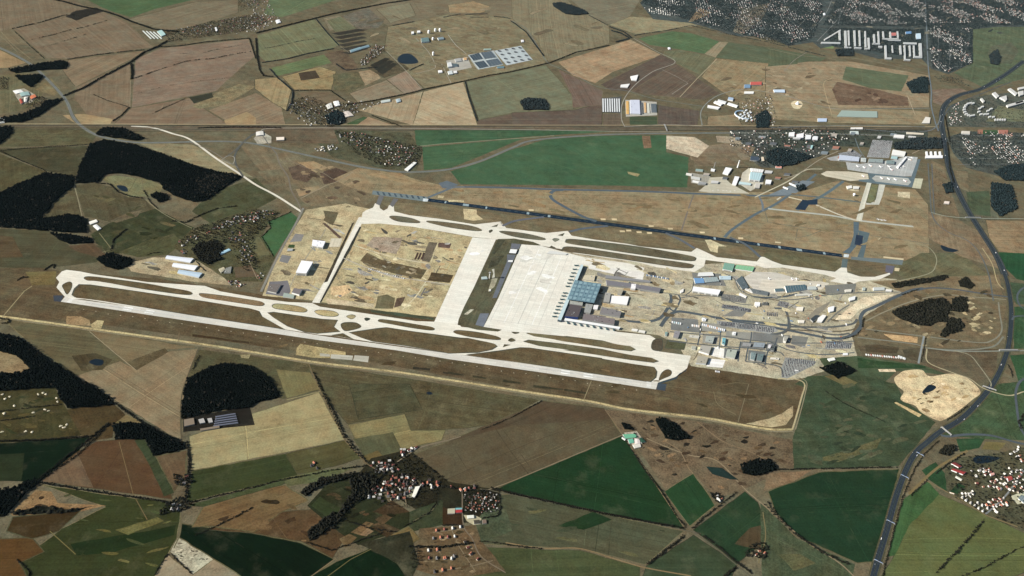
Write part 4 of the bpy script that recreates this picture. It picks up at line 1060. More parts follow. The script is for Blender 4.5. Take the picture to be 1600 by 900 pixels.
spots('garden_ground',[(300,824),(446,760),(500,794),(540,830),(518,868),(470,846)],40,[(64,50,36),(110,88,60),(50,42,30),(90,74,50)],(4,16),flat=.35,mat=M_GRASS)
spots('garden_ground',[(660,828),(740,822),(785,888),(700,902),(655,885)],50,[(78,64,46),(116,98,72),(64,56,40),(134,116,88)],(2,8))
spots('airfield_grass',[(600,275),(720,295),(1090,304),(1300,300),(1440,310),(1440,395),(1200,378),(900,338),(700,310)],150,[(118,102,72),(142,124,90),(106,94,68),(134,110,76)],(4,18),flat=.2,mat=M_GRASS)
spots('airfield_grass',[(150,508),(560,565),(960,638),(1235,672),(1250,610),(1080,580),(760,572),(300,504)],120,[(80,70,50),(104,92,66),(74,64,46),(112,94,68)],(4,18),flat=.2,mat=M_GRASS)
spots('heath',[(430,242),(560,268),(598,298),(540,328),(470,320),(440,285)],50,[(96,80,62),(140,120,88),(80,68,54),(120,106,78)],(3,10))
spots('meadow',[(120,290),(180,292),(240,328),(300,356),(190,394),(160,380)],40,[(70,68,44),(96,88,58),(50,54,34)],(4,14),flat=.3,mat=M_GRASS)
spots('field',[(500,30),(640,5),(950,5),(950,65),(730,122),(610,75)],70,[(106,96,74),(132,120,94),(98,88,70)],(4,16),flat=.2,mat=M_GRASS)
spots('garden_ground',[(1080,40),(1120,0),(1280,-10),(1440,0),(1590,0),(1590,40),(1500,100),(1300,60),(1150,50)],260,[(58,66,64),(104,102,88),(70,78,72),(120,116,100),(50,58,58)],(2,8),flat=.3)
spots('garden_ground',[(1482,214),(1600,210),(1600,262),(1520,260)],60,[(58,66,64),(104,102,88),(70,78,72)],(2,7),flat=.3)
spots('building_site',[(560,396),(660,416),(668,424),(650,440),(600,428),(564,410)],40,[(120,108,82),(104,92,68),(150,136,106),(78,70,50)],(2,7))
spots('building_site',[(560,356),(600,352),(738,376),(684,488),(640,482),(512,466)],110,PAL,(1.5,6))
U3 =S6(1000,490)
KY =(132,132,124)
for q in ([(330,40),(600,60),(620,200),(320,170)],[(640,90),(900,120),(890,200),(640,180)],[(900,180),(1180,200),(1170,280),(890,250)],[(1180,190),(1480,230),(1420,300),(1170,280)],[(660,210),(820,225),(800,320),(650,305)],[(1130,380),(1310,400),(1290,510),(1120,490)],[(1040,290),(1310,300),(1300,370),(1040,350)],[(880,360),(1040,370),(1010,480),(870,460)],[(1320,300),(1430,310),(1400,400),(1310,390)]):
    F('yard',random.choice((KY,(120,122,118),(146,144,134),(112,116,114))),q,U3,M_ASPH,amp=1)
for q in ([(860,690),(1000,620),(1120,640),(1060,700)],[(540,240),(840,250),(860,300),(900,380),(560,370)],[(840,460),(1120,490),(1100,560),(850,530)]):
    F('yard',(126,126,120),q,U1,M_ASPH,amp=1)
for q in ([(40,560),(230,560),(240,640),(40,640)],[(250,560),(420,580),(380,690),(240,650)],[(590,40),(920,20),(900,110),(600,130)]):
    F('yard',(122,122,114),q,U2,M_ASPH,amp=1)
for w_,q,T_ in ((11,[(300,285),(620,320),(900,345),(1180,365),(1440,400),(1500,440)],U3),(9,[(640,90),(625,200),(600,330)],U3),(9,[(840,190),(830,300),(820,345)],U3),(9,[(1050,290),(1035,370),(1020,500)],U3),(9,[(1165,190),(1150,290),(1120,380),(1100,500)],U3),(9,[(1430,250),(1400,330),(1330,400),(1300,540)],U3),(10,[(310,190),(620,215),(900,240),(1170,280),(1420,300)],U3),(12,[(1100,500),(1300,520),(1460,560),(1490,660)],U3),(9,[(0,430),(250,450),(400,470),(520,480)],U1),(9,[(430,500),(640,480),(860,500),(1000,560),(1180,580)],U1),(10,[(880,250),(980,300),(1040,420),(1180,490)],U1),(8,[(560,340),(540,420),(470,480)],U1),(9,[(0,160),(240,190),(700,130),(1200,110),(1400,110)],U2),(8,[(240,640),(560,640),(900,620)],U2),(9,[(0,620),(240,720),(560,760),(900,740)],U2)):
    R('street',random.choice((K,(98,102,100))),w_,q,T_)
R('road',(150,146,132),7,[(346,250),(356,244),(366,246),(364,256),(354,254),(346,250)])
F('building_site',(172,166,150),[(396,216),(410,206),(424,214),(424,224),(402,225)],ONE,M_SOIL)
R('road',(104,102,94),10,[(402,206),(412,214),(420,226),(432,240)])
R('road',(120,114,100),8,[(296,222),(330,236),(352,250),(372,262)])
R('path',(124,112,92),7,[(436,256),(452,252),(478,262),(500,268),(520,280)])
# ------------------------------------------------------------------ vegetation
def foliage(name,rgb,var=0.5,scale=1 /14.0):
    m,t,b =base_mat(name)
    geo =N(t,'ShaderNodeNewGeometry')
    f =mathn(t,'MULTIPLY_ADD',mathn(t,'SUBTRACT',noise(t,geo.outputs['Position'],scale,3,.65),0.5),var *2,1.0)
    f2 =mathn(t,'MULTIPLY_ADD',mathn(t,'SUBTRACT',noise(t,geo.outputs['Position'],1 /90.0,2),0.5),var *1.6,0.0)
    f =mathn(t,'MAXIMUM',mathn(t,'ADD',f,f2),0.25)
    c =N(t,'ShaderNodeVectorMath',operation='SCALE')
    c.inputs[0].default_value =rgb
    t.links.new(f,c.inputs['Scale']); t.links.new(c.outputs[0],b.inputs['Base Color'])
    return m
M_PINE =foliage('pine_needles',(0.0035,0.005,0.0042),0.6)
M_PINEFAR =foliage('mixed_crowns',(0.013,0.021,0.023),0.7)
M_BARE =foliage('bare_twigs',(0.030,0.026,0.020),0.6)
M_BARED =foliage('dark_twigs',(0.014,0.014,0.010),0.6)
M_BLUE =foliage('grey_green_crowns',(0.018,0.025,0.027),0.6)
M_BARK =paint((0.05,0.04,0.03),rough=1.0,spec=0)
ICO_V =[]
ph =(1 +5 ** .5) /2
for a,b in ((1,ph),(-1,ph),(1,-ph),(-1,-ph)):
    ICO_V += [(0,a,b),(a,b,0),(b,0,a)]
ICO_V =np.array(ICO_V) /(1 +ph *ph) ** .5
ICO_F =[]
for i in range(12):
    for j in range(i +1,12):
        for k in range(j +1,12):
            d =[np.linalg.norm(ICO_V[p] -ICO_V[q]) for p,q in ((i,j),(j,k),(i,k))]
            if max(d) <1.06:
                n =np.cross(ICO_V[j] -ICO_V[i],ICO_V[k] -ICO_V[i])
                ICO_F.append((i,j,k) if n @ ICO_V[i] >0 else (i,k,j))
ICO_F =np.array(ICO_F)
def np_mesh(name,V,Fc,mats,idx=None):
    me =bpy.data.meshes.new(name)
    me.vertices.add(len(V)); me.vertices.foreach_set('co',np.asarray(V,np.float32).ravel())
    n =len(Fc); w =Fc.shape[1]
    me.loops.add(n *w); me.loops.foreach_set('vertex_index',np.asarray(Fc,np.int32).ravel())
    me.polygons.add(n)
    me.polygons.foreach_set('loop_start',np.arange(0,n *w,w,dtype=np.int32))
    try:me.polygons.foreach_set('loop_total',np.full(n,w,np.int32))
    except Exception:pass
    for m in (mats if isinstance(mats,(list,tuple)) else [mats]):me.materials.append(m)
    if idx is not None:me.polygons.foreach_set('material_index',np.asarray(idx,np.int32))
    me.update(calc_edges=True)
    return me
def blobs(centers,rx,rz,jit=0.28):
    """one rough many-faced lump per centre: (n,3) centres, (n,) radii"""
    n =len(centers)
    tv =np.repeat(ICO_V[None],n,0) *(1 +rng.uniform(-jit,jit,(n,12,1)))
    ang =rng.uniform(0,6.283,n); c,s =np.cos(ang),np.sin(ang)
    x =tv[...,0] *c[:,None] -tv[...,1] *s[:,None]; y =tv[...,0] *s[:,None] +tv[...,1] *c[:,None]
    tv =np.stack([x *rx[:,None],y *rx[:,None],tv[...,2] *rz[:,None]],-1) +centers[:,None]
    Fc =(ICO_F[None] +(np.arange(n) *12)[:,None,None]).reshape(-1,3)
    return tv.reshape(-1,3),Fc
def pts_in(poly,spacing,jit=0.45,keep=1.0):
    """jittered points of a world polygon"""
    q =np.array([(p.x,p.y) for p in poly])
    x0,y0 =q.min(0); x1,y1 =q.max(0)
    xs,ys =np.meshgrid(np.arange(x0,x1,spacing),np.arange(y0,y1,spacing))
    xs =xs +rng.uniform(-jit,jit,xs.shape) *spacing; ys =ys +rng.uniform(-jit,jit,ys.shape) *spacing
    ins =np.zeros(xs.shape,bool)
    for i in range(len(q)):
        (ax,ay),(bx,by) =q[i],q[(i +1) % len(q)]
        if ay == by:continue
        ins ^= ((ay >ys) != (by >ys)) & (xs <(bx -ax) *(ys -ay) /(by -ay) +ax)
    ins &= rng.random(xs.shape) <keep
    return np.stack([xs[ins],ys[ins]],-1)
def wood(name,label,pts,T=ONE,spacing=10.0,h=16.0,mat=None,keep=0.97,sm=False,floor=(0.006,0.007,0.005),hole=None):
    px =T(pts)
    if sm:px =smooth(px,True,4)
    wp =jitter_outline([G(*p) for p in px],30,7)
    z =level([unproject_back(p) for p in wp])
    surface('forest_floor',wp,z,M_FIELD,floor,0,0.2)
    c =pts_in(wp,spacing,keep=keep)
    if hole is not None:
        hq =[unproject_back(Vector((a,b,0))) for a,b in c]
        c =c[[not any(in_poly(x,y,hh) for hh in hole) for x,y in hq]]
    n =len(c)
    hh =h *rng.uniform(0.5,1.25,n)
    rx =spacing *rng.uniform(0.38,0.9,n)
    V,Fc =blobs(np.stack([c[:,0],c[:,1],hh *0.62],-1),rx,hh *0.42)
    ix =np.repeat((rng.random(n) <.025).astype(np.int32),20)
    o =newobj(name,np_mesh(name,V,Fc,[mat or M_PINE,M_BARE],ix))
    tag(o,label,'wood',kind='stuff')
    return o
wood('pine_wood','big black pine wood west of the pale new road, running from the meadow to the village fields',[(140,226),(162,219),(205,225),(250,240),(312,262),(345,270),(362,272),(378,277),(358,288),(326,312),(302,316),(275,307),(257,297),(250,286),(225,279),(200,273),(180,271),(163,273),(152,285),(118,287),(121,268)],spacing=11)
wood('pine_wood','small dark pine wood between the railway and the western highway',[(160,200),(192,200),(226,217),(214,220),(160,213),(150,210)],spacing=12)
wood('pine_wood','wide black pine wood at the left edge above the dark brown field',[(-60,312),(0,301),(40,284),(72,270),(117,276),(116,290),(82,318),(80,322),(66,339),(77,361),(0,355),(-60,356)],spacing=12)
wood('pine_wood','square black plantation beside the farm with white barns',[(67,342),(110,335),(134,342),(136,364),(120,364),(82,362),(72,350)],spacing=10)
wood('pine_wood','narrow lens of black wood below the farm with white barns',[(79,365),(110,367),(142,372),(147,380),(110,382),(92,375)],spacing=9)
wood('pine_wood','dark copse beside the western end of the new taxiway',[(150,405),(170,395),(185,400),(207,406),(207,413),(185,422),(165,417)],spacing=9)
wood('bare_copse','dark bare grove inside the village near the three long white barns',[(299,390),(313,380),(334,376),(347,385),(346,405),(325,414),(310,406)],spacing=9,mat=M_BARED)
wood('pine_wood','small dark grove beside the pond north of the village with red roofs',[(235,305),(245,300),(262,305),(265,312),(250,317)],spacing=9)
wood('bare_copse','brown bare wood at the right tip of the big pine wood',[(305,280),(330,272),(372,278),(345,296),(322,306),(308,296)],spacing=11,h=12,mat=M_BARE,keep=.8)
wood('pine_wood','round black pine wood south of the runway above the solar yard',[(284,655),(284,630),(293,592),(325,574),(350,568),(390,572),(408,582),(420,590),(431,606),(437,621),(400,630),(389,638),(340,642)],spacing=10)
wood('pine_wood','long black pine belt at the lower left edge around a sandy clearing',[(-60,520),(0,522),(30,528),(75,560),(118,590),(155,610),(180,631),(150,637),(105,638),(98,628),(85,605),(0,611),(-60,612)],spacing=10,hole=[[(-60,548),(0,549),(26,556),(48,577),(30,583),(-60,583)]])
F('sand_pit',(132,114,84),[(-60,548),(0,549),(26,556),(48,577),(30,583),(-60,583)],ONE,M_SOIL)
wood('pine_wood','black triangular wood between the brown field and the pale field',[(176,664),(186,661),(222,662),(288,694),(290,702),(240,713),(226,686),(180,688)],spacing=10)
wood('pine_wood','dark wood at the left edge beside the rough sandy ground',[(-60,766),(0,766),(28,760),(55,748),(62,754),(42,768),(18,796),(10,806),(-60,812)],spacing=10)
wood('bare_copse','dark bare wood west of the village below the runway',[(548,748),(572,738),(590,750),(589,768),(572,780),(556,784),(540,802),(524,826),(518,826),(532,798),(548,772)],spacing=10,mat=M_BARED,keep=.7)
wood('bare_copse','thin strip of bare wood curving west of the village',[(470,770),(500,748),(540,742),(560,738),(545,748),(500,760),(478,776)],spacing=9,mat=M_BARED)
wood('conifer_plantation','square black plantation beside the large eastern car park',[(1281,575),(1310,565),(1340,580),(1309,592)],spacing=9,h=11)
wood('bare_wood','dark bluish bare wood east of the access roads',[(770,150),(830,125),(900,100),(1000,72),(1100,66),(1150,105),(1150,72),(1200,54),(1240,60),(1250,150),(1130,145),(1120,188),(1200,190),(1236,235),(1205,272),(1130,290),(1110,310),(1075,300),(1100,250),(1125,215),(1060,210),(1020,240),(900,220),(820,190)],S4(3,2),spacing=12,h=11,mat=M_BARED,keep=.9)
wood('bare_copse','dark clump of trees in the brown heath below the perimeter road',[(1024,655),(1036,653),(1060,666),(1080,686),(1060,689),(1040,685)],spacing=9,mat=M_PINE)
wood('bare_copse','small dark clump left of the larger one in the heath',[(970,660),(984,664),(991,672),(976,671)],spacing=8,h=10,mat=M_PINE)
wood('pine_wood','dark wood around a yard beside the teal pond',[(1157,726),(1185,717),(1202,718),(1214,734),(1180,744),(1161,740)],spacing=10)
wood('bare_copse','dark square copse beside the motorway in the lower right',[(1466,708),(1475,696),(1490,696),(1493,704),(1479,712)],spacing=8,mat=M_BARED)
wood('pine_wood','dark belt of trees crossed by the western highway at top left',[(12,109),(48,103),(60,100),(98,95),(106,99),(104,108),(62,110),(25,115)],spacing=13)
wood('scrub','dark brown scrub block at the end of the hedge at top left',[(103,26),(118,17),(150,12),(162,18),(140,24),(120,32)],spacing=11,h=5,mat=M_BARE,keep=.85,floor=(.03,.026,.02))
wood('pine_wood','dark wood wedge right of the far left farmstead',[(22,119),(64,117),(68,120),(58,130),(48,137)],spacing=12)
wood('pine_wood','dark railway wood below the farmstead at far left',[(0,185),(38,178),(62,168),(72,158),(98,155),(60,182),(35,191),(0,192)],spacing=12)
wood('pine_wood','dark corner wood at the left edge below the railway',[(-40,199),(18,198),(20,208),(0,226),(-40,230)],spacing=12)
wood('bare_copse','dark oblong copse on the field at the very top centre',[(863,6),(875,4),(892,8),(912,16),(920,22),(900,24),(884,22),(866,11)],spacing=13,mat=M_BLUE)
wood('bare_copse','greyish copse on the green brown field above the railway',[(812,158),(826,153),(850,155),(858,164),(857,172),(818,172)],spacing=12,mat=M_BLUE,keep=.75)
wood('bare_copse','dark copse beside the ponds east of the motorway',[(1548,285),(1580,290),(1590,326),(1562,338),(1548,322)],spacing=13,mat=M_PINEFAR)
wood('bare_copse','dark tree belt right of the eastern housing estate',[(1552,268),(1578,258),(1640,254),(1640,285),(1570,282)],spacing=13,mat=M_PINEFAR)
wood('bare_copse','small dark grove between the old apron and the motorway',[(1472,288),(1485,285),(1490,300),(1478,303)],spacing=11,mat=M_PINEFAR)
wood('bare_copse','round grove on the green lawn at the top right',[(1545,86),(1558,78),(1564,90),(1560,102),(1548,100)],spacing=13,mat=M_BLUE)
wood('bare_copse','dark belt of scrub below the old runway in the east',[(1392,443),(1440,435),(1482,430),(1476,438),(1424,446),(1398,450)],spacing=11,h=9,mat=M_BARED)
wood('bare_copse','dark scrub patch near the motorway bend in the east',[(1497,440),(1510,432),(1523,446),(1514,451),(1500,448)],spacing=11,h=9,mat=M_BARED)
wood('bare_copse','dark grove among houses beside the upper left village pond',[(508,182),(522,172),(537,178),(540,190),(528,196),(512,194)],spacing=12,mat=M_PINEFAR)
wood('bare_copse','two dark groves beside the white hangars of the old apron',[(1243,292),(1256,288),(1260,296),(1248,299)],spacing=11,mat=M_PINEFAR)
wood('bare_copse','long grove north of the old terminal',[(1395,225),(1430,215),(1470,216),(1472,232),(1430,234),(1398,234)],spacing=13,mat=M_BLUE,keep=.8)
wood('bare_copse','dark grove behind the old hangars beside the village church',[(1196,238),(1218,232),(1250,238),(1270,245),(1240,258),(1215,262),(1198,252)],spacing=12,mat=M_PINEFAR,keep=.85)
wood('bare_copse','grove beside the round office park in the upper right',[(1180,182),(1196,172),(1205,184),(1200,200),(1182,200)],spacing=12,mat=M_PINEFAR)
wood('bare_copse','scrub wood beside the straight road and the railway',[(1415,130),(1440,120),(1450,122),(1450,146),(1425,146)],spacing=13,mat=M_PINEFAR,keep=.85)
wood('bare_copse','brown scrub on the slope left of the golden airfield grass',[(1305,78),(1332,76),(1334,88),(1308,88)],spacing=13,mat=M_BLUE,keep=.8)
wood('bare_copse','dark green scrub at the heath below the airport fence',[(1104,700),(1094,697),(1112,696)],spacing=7,h=7,mat=M_BARED)
wood('bare_copse','scattered trees at the edge of the gravel works in the lower left',[(20,800),(60,790),(110,796),(150,790),(120,800),(30,806)],spacing=14,h=9,mat=M_BARED,keep=.5)
wood('bare_copse','dark bank of the drained ponds in the old garden strip',[(480,830),(520,800),(530,806),(505,834),(484,846)],spacing=9,mat=M_BARED)
def pond(pts,T=ONE):
    px =smooth(T(pts),True,4)
    wp =[G(*p) for p in px]
    o =surface('pond',wp,level(px),M_WATER,(0.01,0.015,0.02))
    return o
pond([(621,92),(628,85),(640,84),(650,91),(653,98),(638,100),(625,98)])
pond([(139,566),(148,561),(161,563),(160,570),(150,571)])
pond([(1520,717),(1530,712),(1550,713),(1562,716),(1545,723),(1526,724)])
F('pond',(34,52,48),[(1103,729),(1128,731),(1154,750),(1140,749),(1113,741)],ONE,M_FIELD,amp=0)
F('sports_ground',(36,66,40),[(1484,768),(1497,755),(1509,760),(1496,772)],ONE,M_FIELD,amp=0)
pond([(1446,606),(1453,601),(1463,605),(1454,612),(1441,614)])
pond([(1470,383),(1482,387),(1497,391),(1488,394),(1474,391)])
pond([(182,290),(196,291),(200,299),(190,298)])
pond([(666,614),(671,612),(676,615),(671,617)])
# ------------------------------------------------------------------ hedges: each one a thing
def hedge(label,pts,T=ONE,w=10.0,h=8.0,fill=0.85,mat=None,name='hedgerow',sm=False):
    px =T(pts)
    if sm:px =smooth(px)
    wp =[G(*p) for p in px]
    if px[0][1] <210:w,h =w *1.35,h *1.3
    C =[]
    for a,b in zip(wp[:-1],wp[1:]):
        L =(b -a).length
        n =max(1,int(L /5.5))
        d =(b -a).normalized(); nr =Vector((-d.y,d.x,0))
        for k in range(n):
            if 0.5 +0.5 *math.sin(k *0.21 +a.x) *math.sin(k *.083 +a.y) >fill +.12 or random.random() >fill:continue
            for j in range(max(1,round(w /7))):
                p =a +d *(k *5.5 +random.uniform(-3,3)) +nr *random.uniform(-w /2,w /2)
                C.append((p.x,p.y))
    C =np.array(C); n =len(C)
    bv,bf =ribbon(px,1.6,0.0,sm=False)
    bv =np.array([(p.x,p.y,ground_z(p) +.25) for p in bv])
    hh =h *rng.uniform(0.5,1.25,n)
    V,Fc =blobs(np.stack([C[:,0],C[:,1],hh *.5],-1),rng.uniform(2.4,4.6,n),hh *.55)
    bf =np.array([t for f in bf for t in ((f[0],f[1],f[2]),(f[0],f[2],f[3]))])
    o =newobj(name,np_mesh(name,np.concatenate([V,bv]),np.concatenate([Fc,bf +len(V)]),mat or M_BARED))
    return tag(o,label,'hedge','hedges along the field edges')
HEDGES =[
 ('dark hedge from the village edge to the crossroads along the dark green triangle field',[(768,763),(800,771),(940,802),(1070,826)],12,9,.97),
 ('dark hedge right of the dark green triangle field',[(990,710),(1012,742),(1035,770),(1058,808),(1072,824)],10,9,.9),
 ('dark hedge from the crossroads up to the small farm',[(1082,826),(1100,808),(1130,786),(1152,768)],10,8,.92),
 ('thick dark hedge from the crossroads down to the bottom lane',[(1068,838),(1040,860),(1010,882)],14,9,.97),
 ('dark hedge from the crossroads to the bottom edge right',[(1100,838),(1120,852),(1150,878),(1175,896)],11,8,.9),
 ('short dark hedge at the bottom edge near the orange hamlet',[(1130,902),(1152,884)],14,9,.95),
 ('dark hedge along the lane left of the big round green field',[(1200,785),(1214,806),(1250,840),(1290,866),(1330,882)],14,8,.85),
 ('dark hedge on top of the big round green field',[(1205,734),(1300,732),(1402,730)],11,6,.8),
 ('hedge of dark shrubs crossing the olive field at the lower right',[(1537,812),(1520,836),(1500,856),(1480,876),(1462,896)],10,8,.8),
 ('dark hedge left of the tan lane by the motorway',[(1424,774),(1440,758),(1450,750)],9,7,.9),
 ('dark hedge right of the tan lane by the motorway',[(1462,740),(1480,726),(1508,708)],8,7,.9),
 ('dark hedge on the right bank of the motorway in the lower right',[(1378,905),(1396,832),(1410,778),(1428,735),(1445,708),(1468,688)],9,6,.97),
 ('hedge at the lower right corner',[(1640,842),(1590,858),(1556,876),(1540,886),(1500,902)],10,7,.7),
 ('dark hedge across the dark meadow left of the sand pit',[(1290,612),(1325,634),(1385,660)],9,6,.85),
 ('hedge between the brown heath and the dark green triangle',[(972,682),(985,700),(1000,722)],8,6,.7),
 ('dark hedge between the two brown fields below the runway',[(846,627),(822,640),(800,652),(752,672)],8,6,.85),
 ('dark hedge down the lane from the perimeter road to the village',[(490,582),(505,612),(522,645),(540,682),(560,706),(574,724)],10,9,.9),
 ('dark hedge under the pale field and the green field by the western lane',[(293,786),(360,770),(440,750),(520,735),(575,727)],10,8,.85),
 ('dark hedge under the upper brown field at the lower left',[(62,754),(130,766),(200,776),(270,786)],10,8,.95),
 ('thick dark hedge along the ditch at the lower left',[(170,662),(140,686),(100,718),(60,750),(40,770)],16,11,.97),
 ('second dark hedge along the ditch at the lower left',[(162,672),(120,712),(70,746),(45,760)],10,9,.9),
 ('dark hedge below the white speckled meadow at the left',[(-20,690),(60,688),(140,682)],12,9,.9),
 ('dark hedge across the white speckled meadow',[(-20,646),(40,638),(98,632)],9,6,.8),
 ('dark hedge lower across the white speckled meadow',[(-20,660),(30,654),(56,650)],8,5,.8),
 ('dark hedge along the lane between the brown and pale fields',[(292,690),(296,720),(294,742),(290,780)],10,9,.85),
 ('dark hedge between the black wood and the tan field',[(182,632),(210,652),(240,672),(288,694)],12,10,.95),
 ('dark hedge at the western end of the perimeter road',[(0,498),(12,499),(15,504),(2,506)],10,9,.9),
 ('dark trees along the lane above the round black wood',[(312,556),(306,566),(302,578)],9,8,.8),
 ('dark hedge between the brown garden plots at the bottom',[(306,836),(330,826),(370,806),(396,792)],9,7,.85),
 ('dark hedge from the brown plots towards the village at the bottom',[(480,848),(520,860),(560,845),(600,832)],9,7,.8),
 ('dark hedge beside the diagonal lane at the bottom',[(530,800),(545,815),(580,826),(620,832)],8,7,.8),
 ('dark hedge of the garden colony at the bottom',[(640,854),(690,855),(740,848)],12,8,.95),
 ('dark hedge above the new houses at the bottom',[(750,846),(780,848),(810,854),(850,858)],9,6,.8),
 ('dark hedge framing the dense cottage colony on its right',[(780,770),(782,790),(778,806),(752,810)],10,8,.95),
 ('hedge along the path to the dense cottage colony',[(682,786),(672,800),(645,816),(630,824)],9,8,.9),
 ('dark hedge below the brown paddock at the bottom',[(692,821),(724,821)],7,5,.95),
 ('hedge along the village street behind the houses',[(690,760),(730,766),(770,768)],12,8,.9),
 ('dark hedge beside the pale building yard at bottom left',[(268,866),(284,882),(302,898)],8,5,.9),
 ('dark hedge beside the olive field at bottom left',[(262,866),(250,884),(240,900)],8,7,.85),
 ('dark hedge around the brown corner field at bottom left',[(28,876),(46,892),(44,905)],8,7,.95),
 ('dark hedge east of the village dark wood',[(600,740),(588,752),(560,742),(500,752)],14,10,.9),
 ('long tree line crossing the upper left fields towards the village',[(100,150),(130,138),(165,118),(205,97),(225,82),(245,74),(262,64)],15,10,.95),
 ('dark tree line along the lane at the very top left',[(60,-6),(100,3),(125,10),(160,17),(185,25),(205,34),(240,46),(280,50)],18,11,.95),
 ('dark hedge rectangle corner in the top left brown field',[(20,45),(60,36),(100,24),(118,24)],9,7,.8),
 ('broken hedge across the middle of the top left field',[(50,62),(85,54),(105,48),(130,43),(168,32)],8,6,.55),
 ('short broken hedge low in the top left field',[(66,74),(85,69),(140,52)],8,5,.4),
 ('hedge along the track right of the top left field',[(24,50),(45,70),(70,92)],7,5,.7),
 ('dark hedge with a bend left of the tan path',[(205,100),(207,112),(206,124)],16,9,.95),
 ('dark hedge under the upper left brown field',[(105,93),(150,86),(200,80),(226,78)],9,7,.8),
 ('dark hedge above the large upper left field',[(240,74),(280,72),(320,66),(390,60),(396,80),(400,92)],9,7,.9),
 ('broken hedge across the large upper left field',[(212,122),(240,112),(258,106),(290,96),(305,94),(330,92),(370,84),(395,80)],10,6,.6),
 ('thin broken hedge higher in the large upper left field',[(280,84),(320,82),(345,76),(380,70)],6,4,.4),
 ('thin broken hedge lower in the large upper left field',[(215,146),(262,134),(300,128),(360,122)],6,4,.35),
 ('hedge slanting to the railway at upper left',[(146,148),(170,158),(200,167)],7,5,.75),
 ('short dark hedge above the railway at upper left',[(202,168),(190,180),(176,190)],9,6,.9),
 ('hedge right of the upper left fields',[(238,178),(262,166),(290,154)],7,5,.8),
 ('dark hedge along the middle railway at upper left',[(310,200),(360,199),(400,199),(440,200)],11,7,.9),
 ('tree line along the stream at the top centre',[(400,52),(440,42),(480,32),(520,22),(560,14),(600,6),(640,0),(690,-6)],16,9,.95),
 ('hedge along the lane right of the green brown field',[(494,30),(510,50),(530,72)],9,7,.9),
 ('dark hedge under the green brown field',[(410,98),(450,92),(480,84),(522,76)],12,7,.95),
 ('dark hedge at the left of the green brown field',[(400,60),(402,90),(406,110),(412,119),(428,120)],12,9,.95),
 ('broken hedge in the green brown field',[(404,77),(430,73),(460,66),(494,60)],7,5,.6),
 ('dark hedge from the small green field down to the village',[(422,108),(434,122),(446,132),(458,142),(456,160),(448,174)],11,8,.9),
 ('dark hedge above the old farm',[(456,142),(485,141),(516,141),(540,158)],9,6,.85),
 ('dark hedge above the two tan fields',[(540,164),(580,158),(630,148),(662,140),(720,128),(765,118),(800,112),(860,98),(900,82),(952,71)],11,7,.97),
 ('dark hedge right of the tan fields',[(727,128),(732,150),(740,172),(746,190)],9,7,.9),
 ('dark hedge below the tan field slanting to the railway',[(580,180),(600,188),(628,198)],8,6,.85),
 ('dark ditch hedge by the old farm yards',[(525,100),(540,110),(560,108),(590,105)],10,6,.9),
 ('purple brown scrub row at the top centre, left piece',[(693,27),(708,24),(720,22)],10,5,.95),
 ('purple brown scrub row at the top centre, middle piece',[(727,23),(745,22),(763,22)],10,5,.95),
 ('purple brown scrub row at the top centre, lower piece',[(735,27),(750,27),(764,27)],8,5,.95),
 ('purple brown scrub row at the top centre, right piece',[(772,26),(785,27),(798,29)],14,5,.95),
 ('dark scrub on the lane bend at the top centre',[(798,33),(806,38),(812,43),(822,50),(835,68),(850,88)],14,6,.9),
 ('dark hedge left of the sewage fields',[(614,40),(630,37),(648,34)],12,6,.95),
 ('dark hedge by the black pond above the lane',[(640,110),(655,103),(662,100)],10,6,.95),
 ('tree line in front of the upper right green meadow',[(952,42),(975,50),(988,60)],14,8,.85),
 ('scrub between the lane and the tan field at the top',[(955,48),(970,52),(985,60),(962,66)],26,7,.8),
 ('hedge along the top of the upper right meadow',[(990,56),(1010,52),(1040,48),(1080,40),(1140,54),(1200,66),(1290,88)],9,6,.7),
 ('dark hedge on the slope left of the brown fields',[(920,24),(935,32),(950,40)],9,6,.85),
 ('dark hedge left of the pine wood by the highway meadow',[(0,236),(40,232),(90,229),(138,226)],9,7,.85),
 ('dark hedge above the dark left meadow',[(0,236),(22,246),(45,256),(72,267)],9,7,.85),
 ('dark hedge beside the meadow below the big pine wood',[(150,286),(172,288),(185,300),(200,306),(224,310)],12,8,.9),
 ('dark hedge from the meadow to the village lane',[(225,298),(235,316),(248,328)],10,8,.8),
 ('dark trees between the village and the lower meadow',[(270,345),(290,348),(318,334),(340,326),(370,322)],12,9,.75),
 ('dark hedge curving down to the copse by the taxiway',[(198,358),(178,374),(174,392)],12,8,.9),
 ('dark hedge around the bright green field by the village',[(455,331),(420,346),(423,356),(409,370),(428,401)],7,5,.9),
 ('dark hedge behind the three long white barns',[(228,399),(240,396),(250,394)],9,7,.9),
 ('dark scrub along the road from the white barns to the village',[(305,404),(312,416),(322,424)],9,6,.9),
 ('dark spot hedge at the far left of the taxiway',[(68,423),(82,414),(86,414),(84,420)],11,7,.9),
 ('dark spot hedge lower at the far left of the taxiway',[(27,438),(36,433),(45,434)],12,7,.9),
 ('dark hedge east of the motorway at the upper right',[(1484,222),(1480,200),(1476,180)],12,9,.95),
 ('long dark hedge on the east bank of the motorway',[(1490,285),(1484,262),(1482,240),(1480,222)],12,9,.9),
 ('dark hedge in front of the eastern interchange',[(1574,570),(1580,580),(1582,590)],10,7,.9),
 ('dark trees at the right edge below the interchange',[(1640,650),(1600,648),(1592,660),(1596,672)],16,9,.85),
 ('dark strip of shade built as shrubs along the eastern bridge embankment road',[(1447,526),(1443,548),(1439,566)],10,5,.97),  # added blobs stand in for the shadow right of the bridge road
 ('hedge along the southern motorway bank by the sand pit',[(1480,656),(1500,644),(1512,634)],9,6,.9),
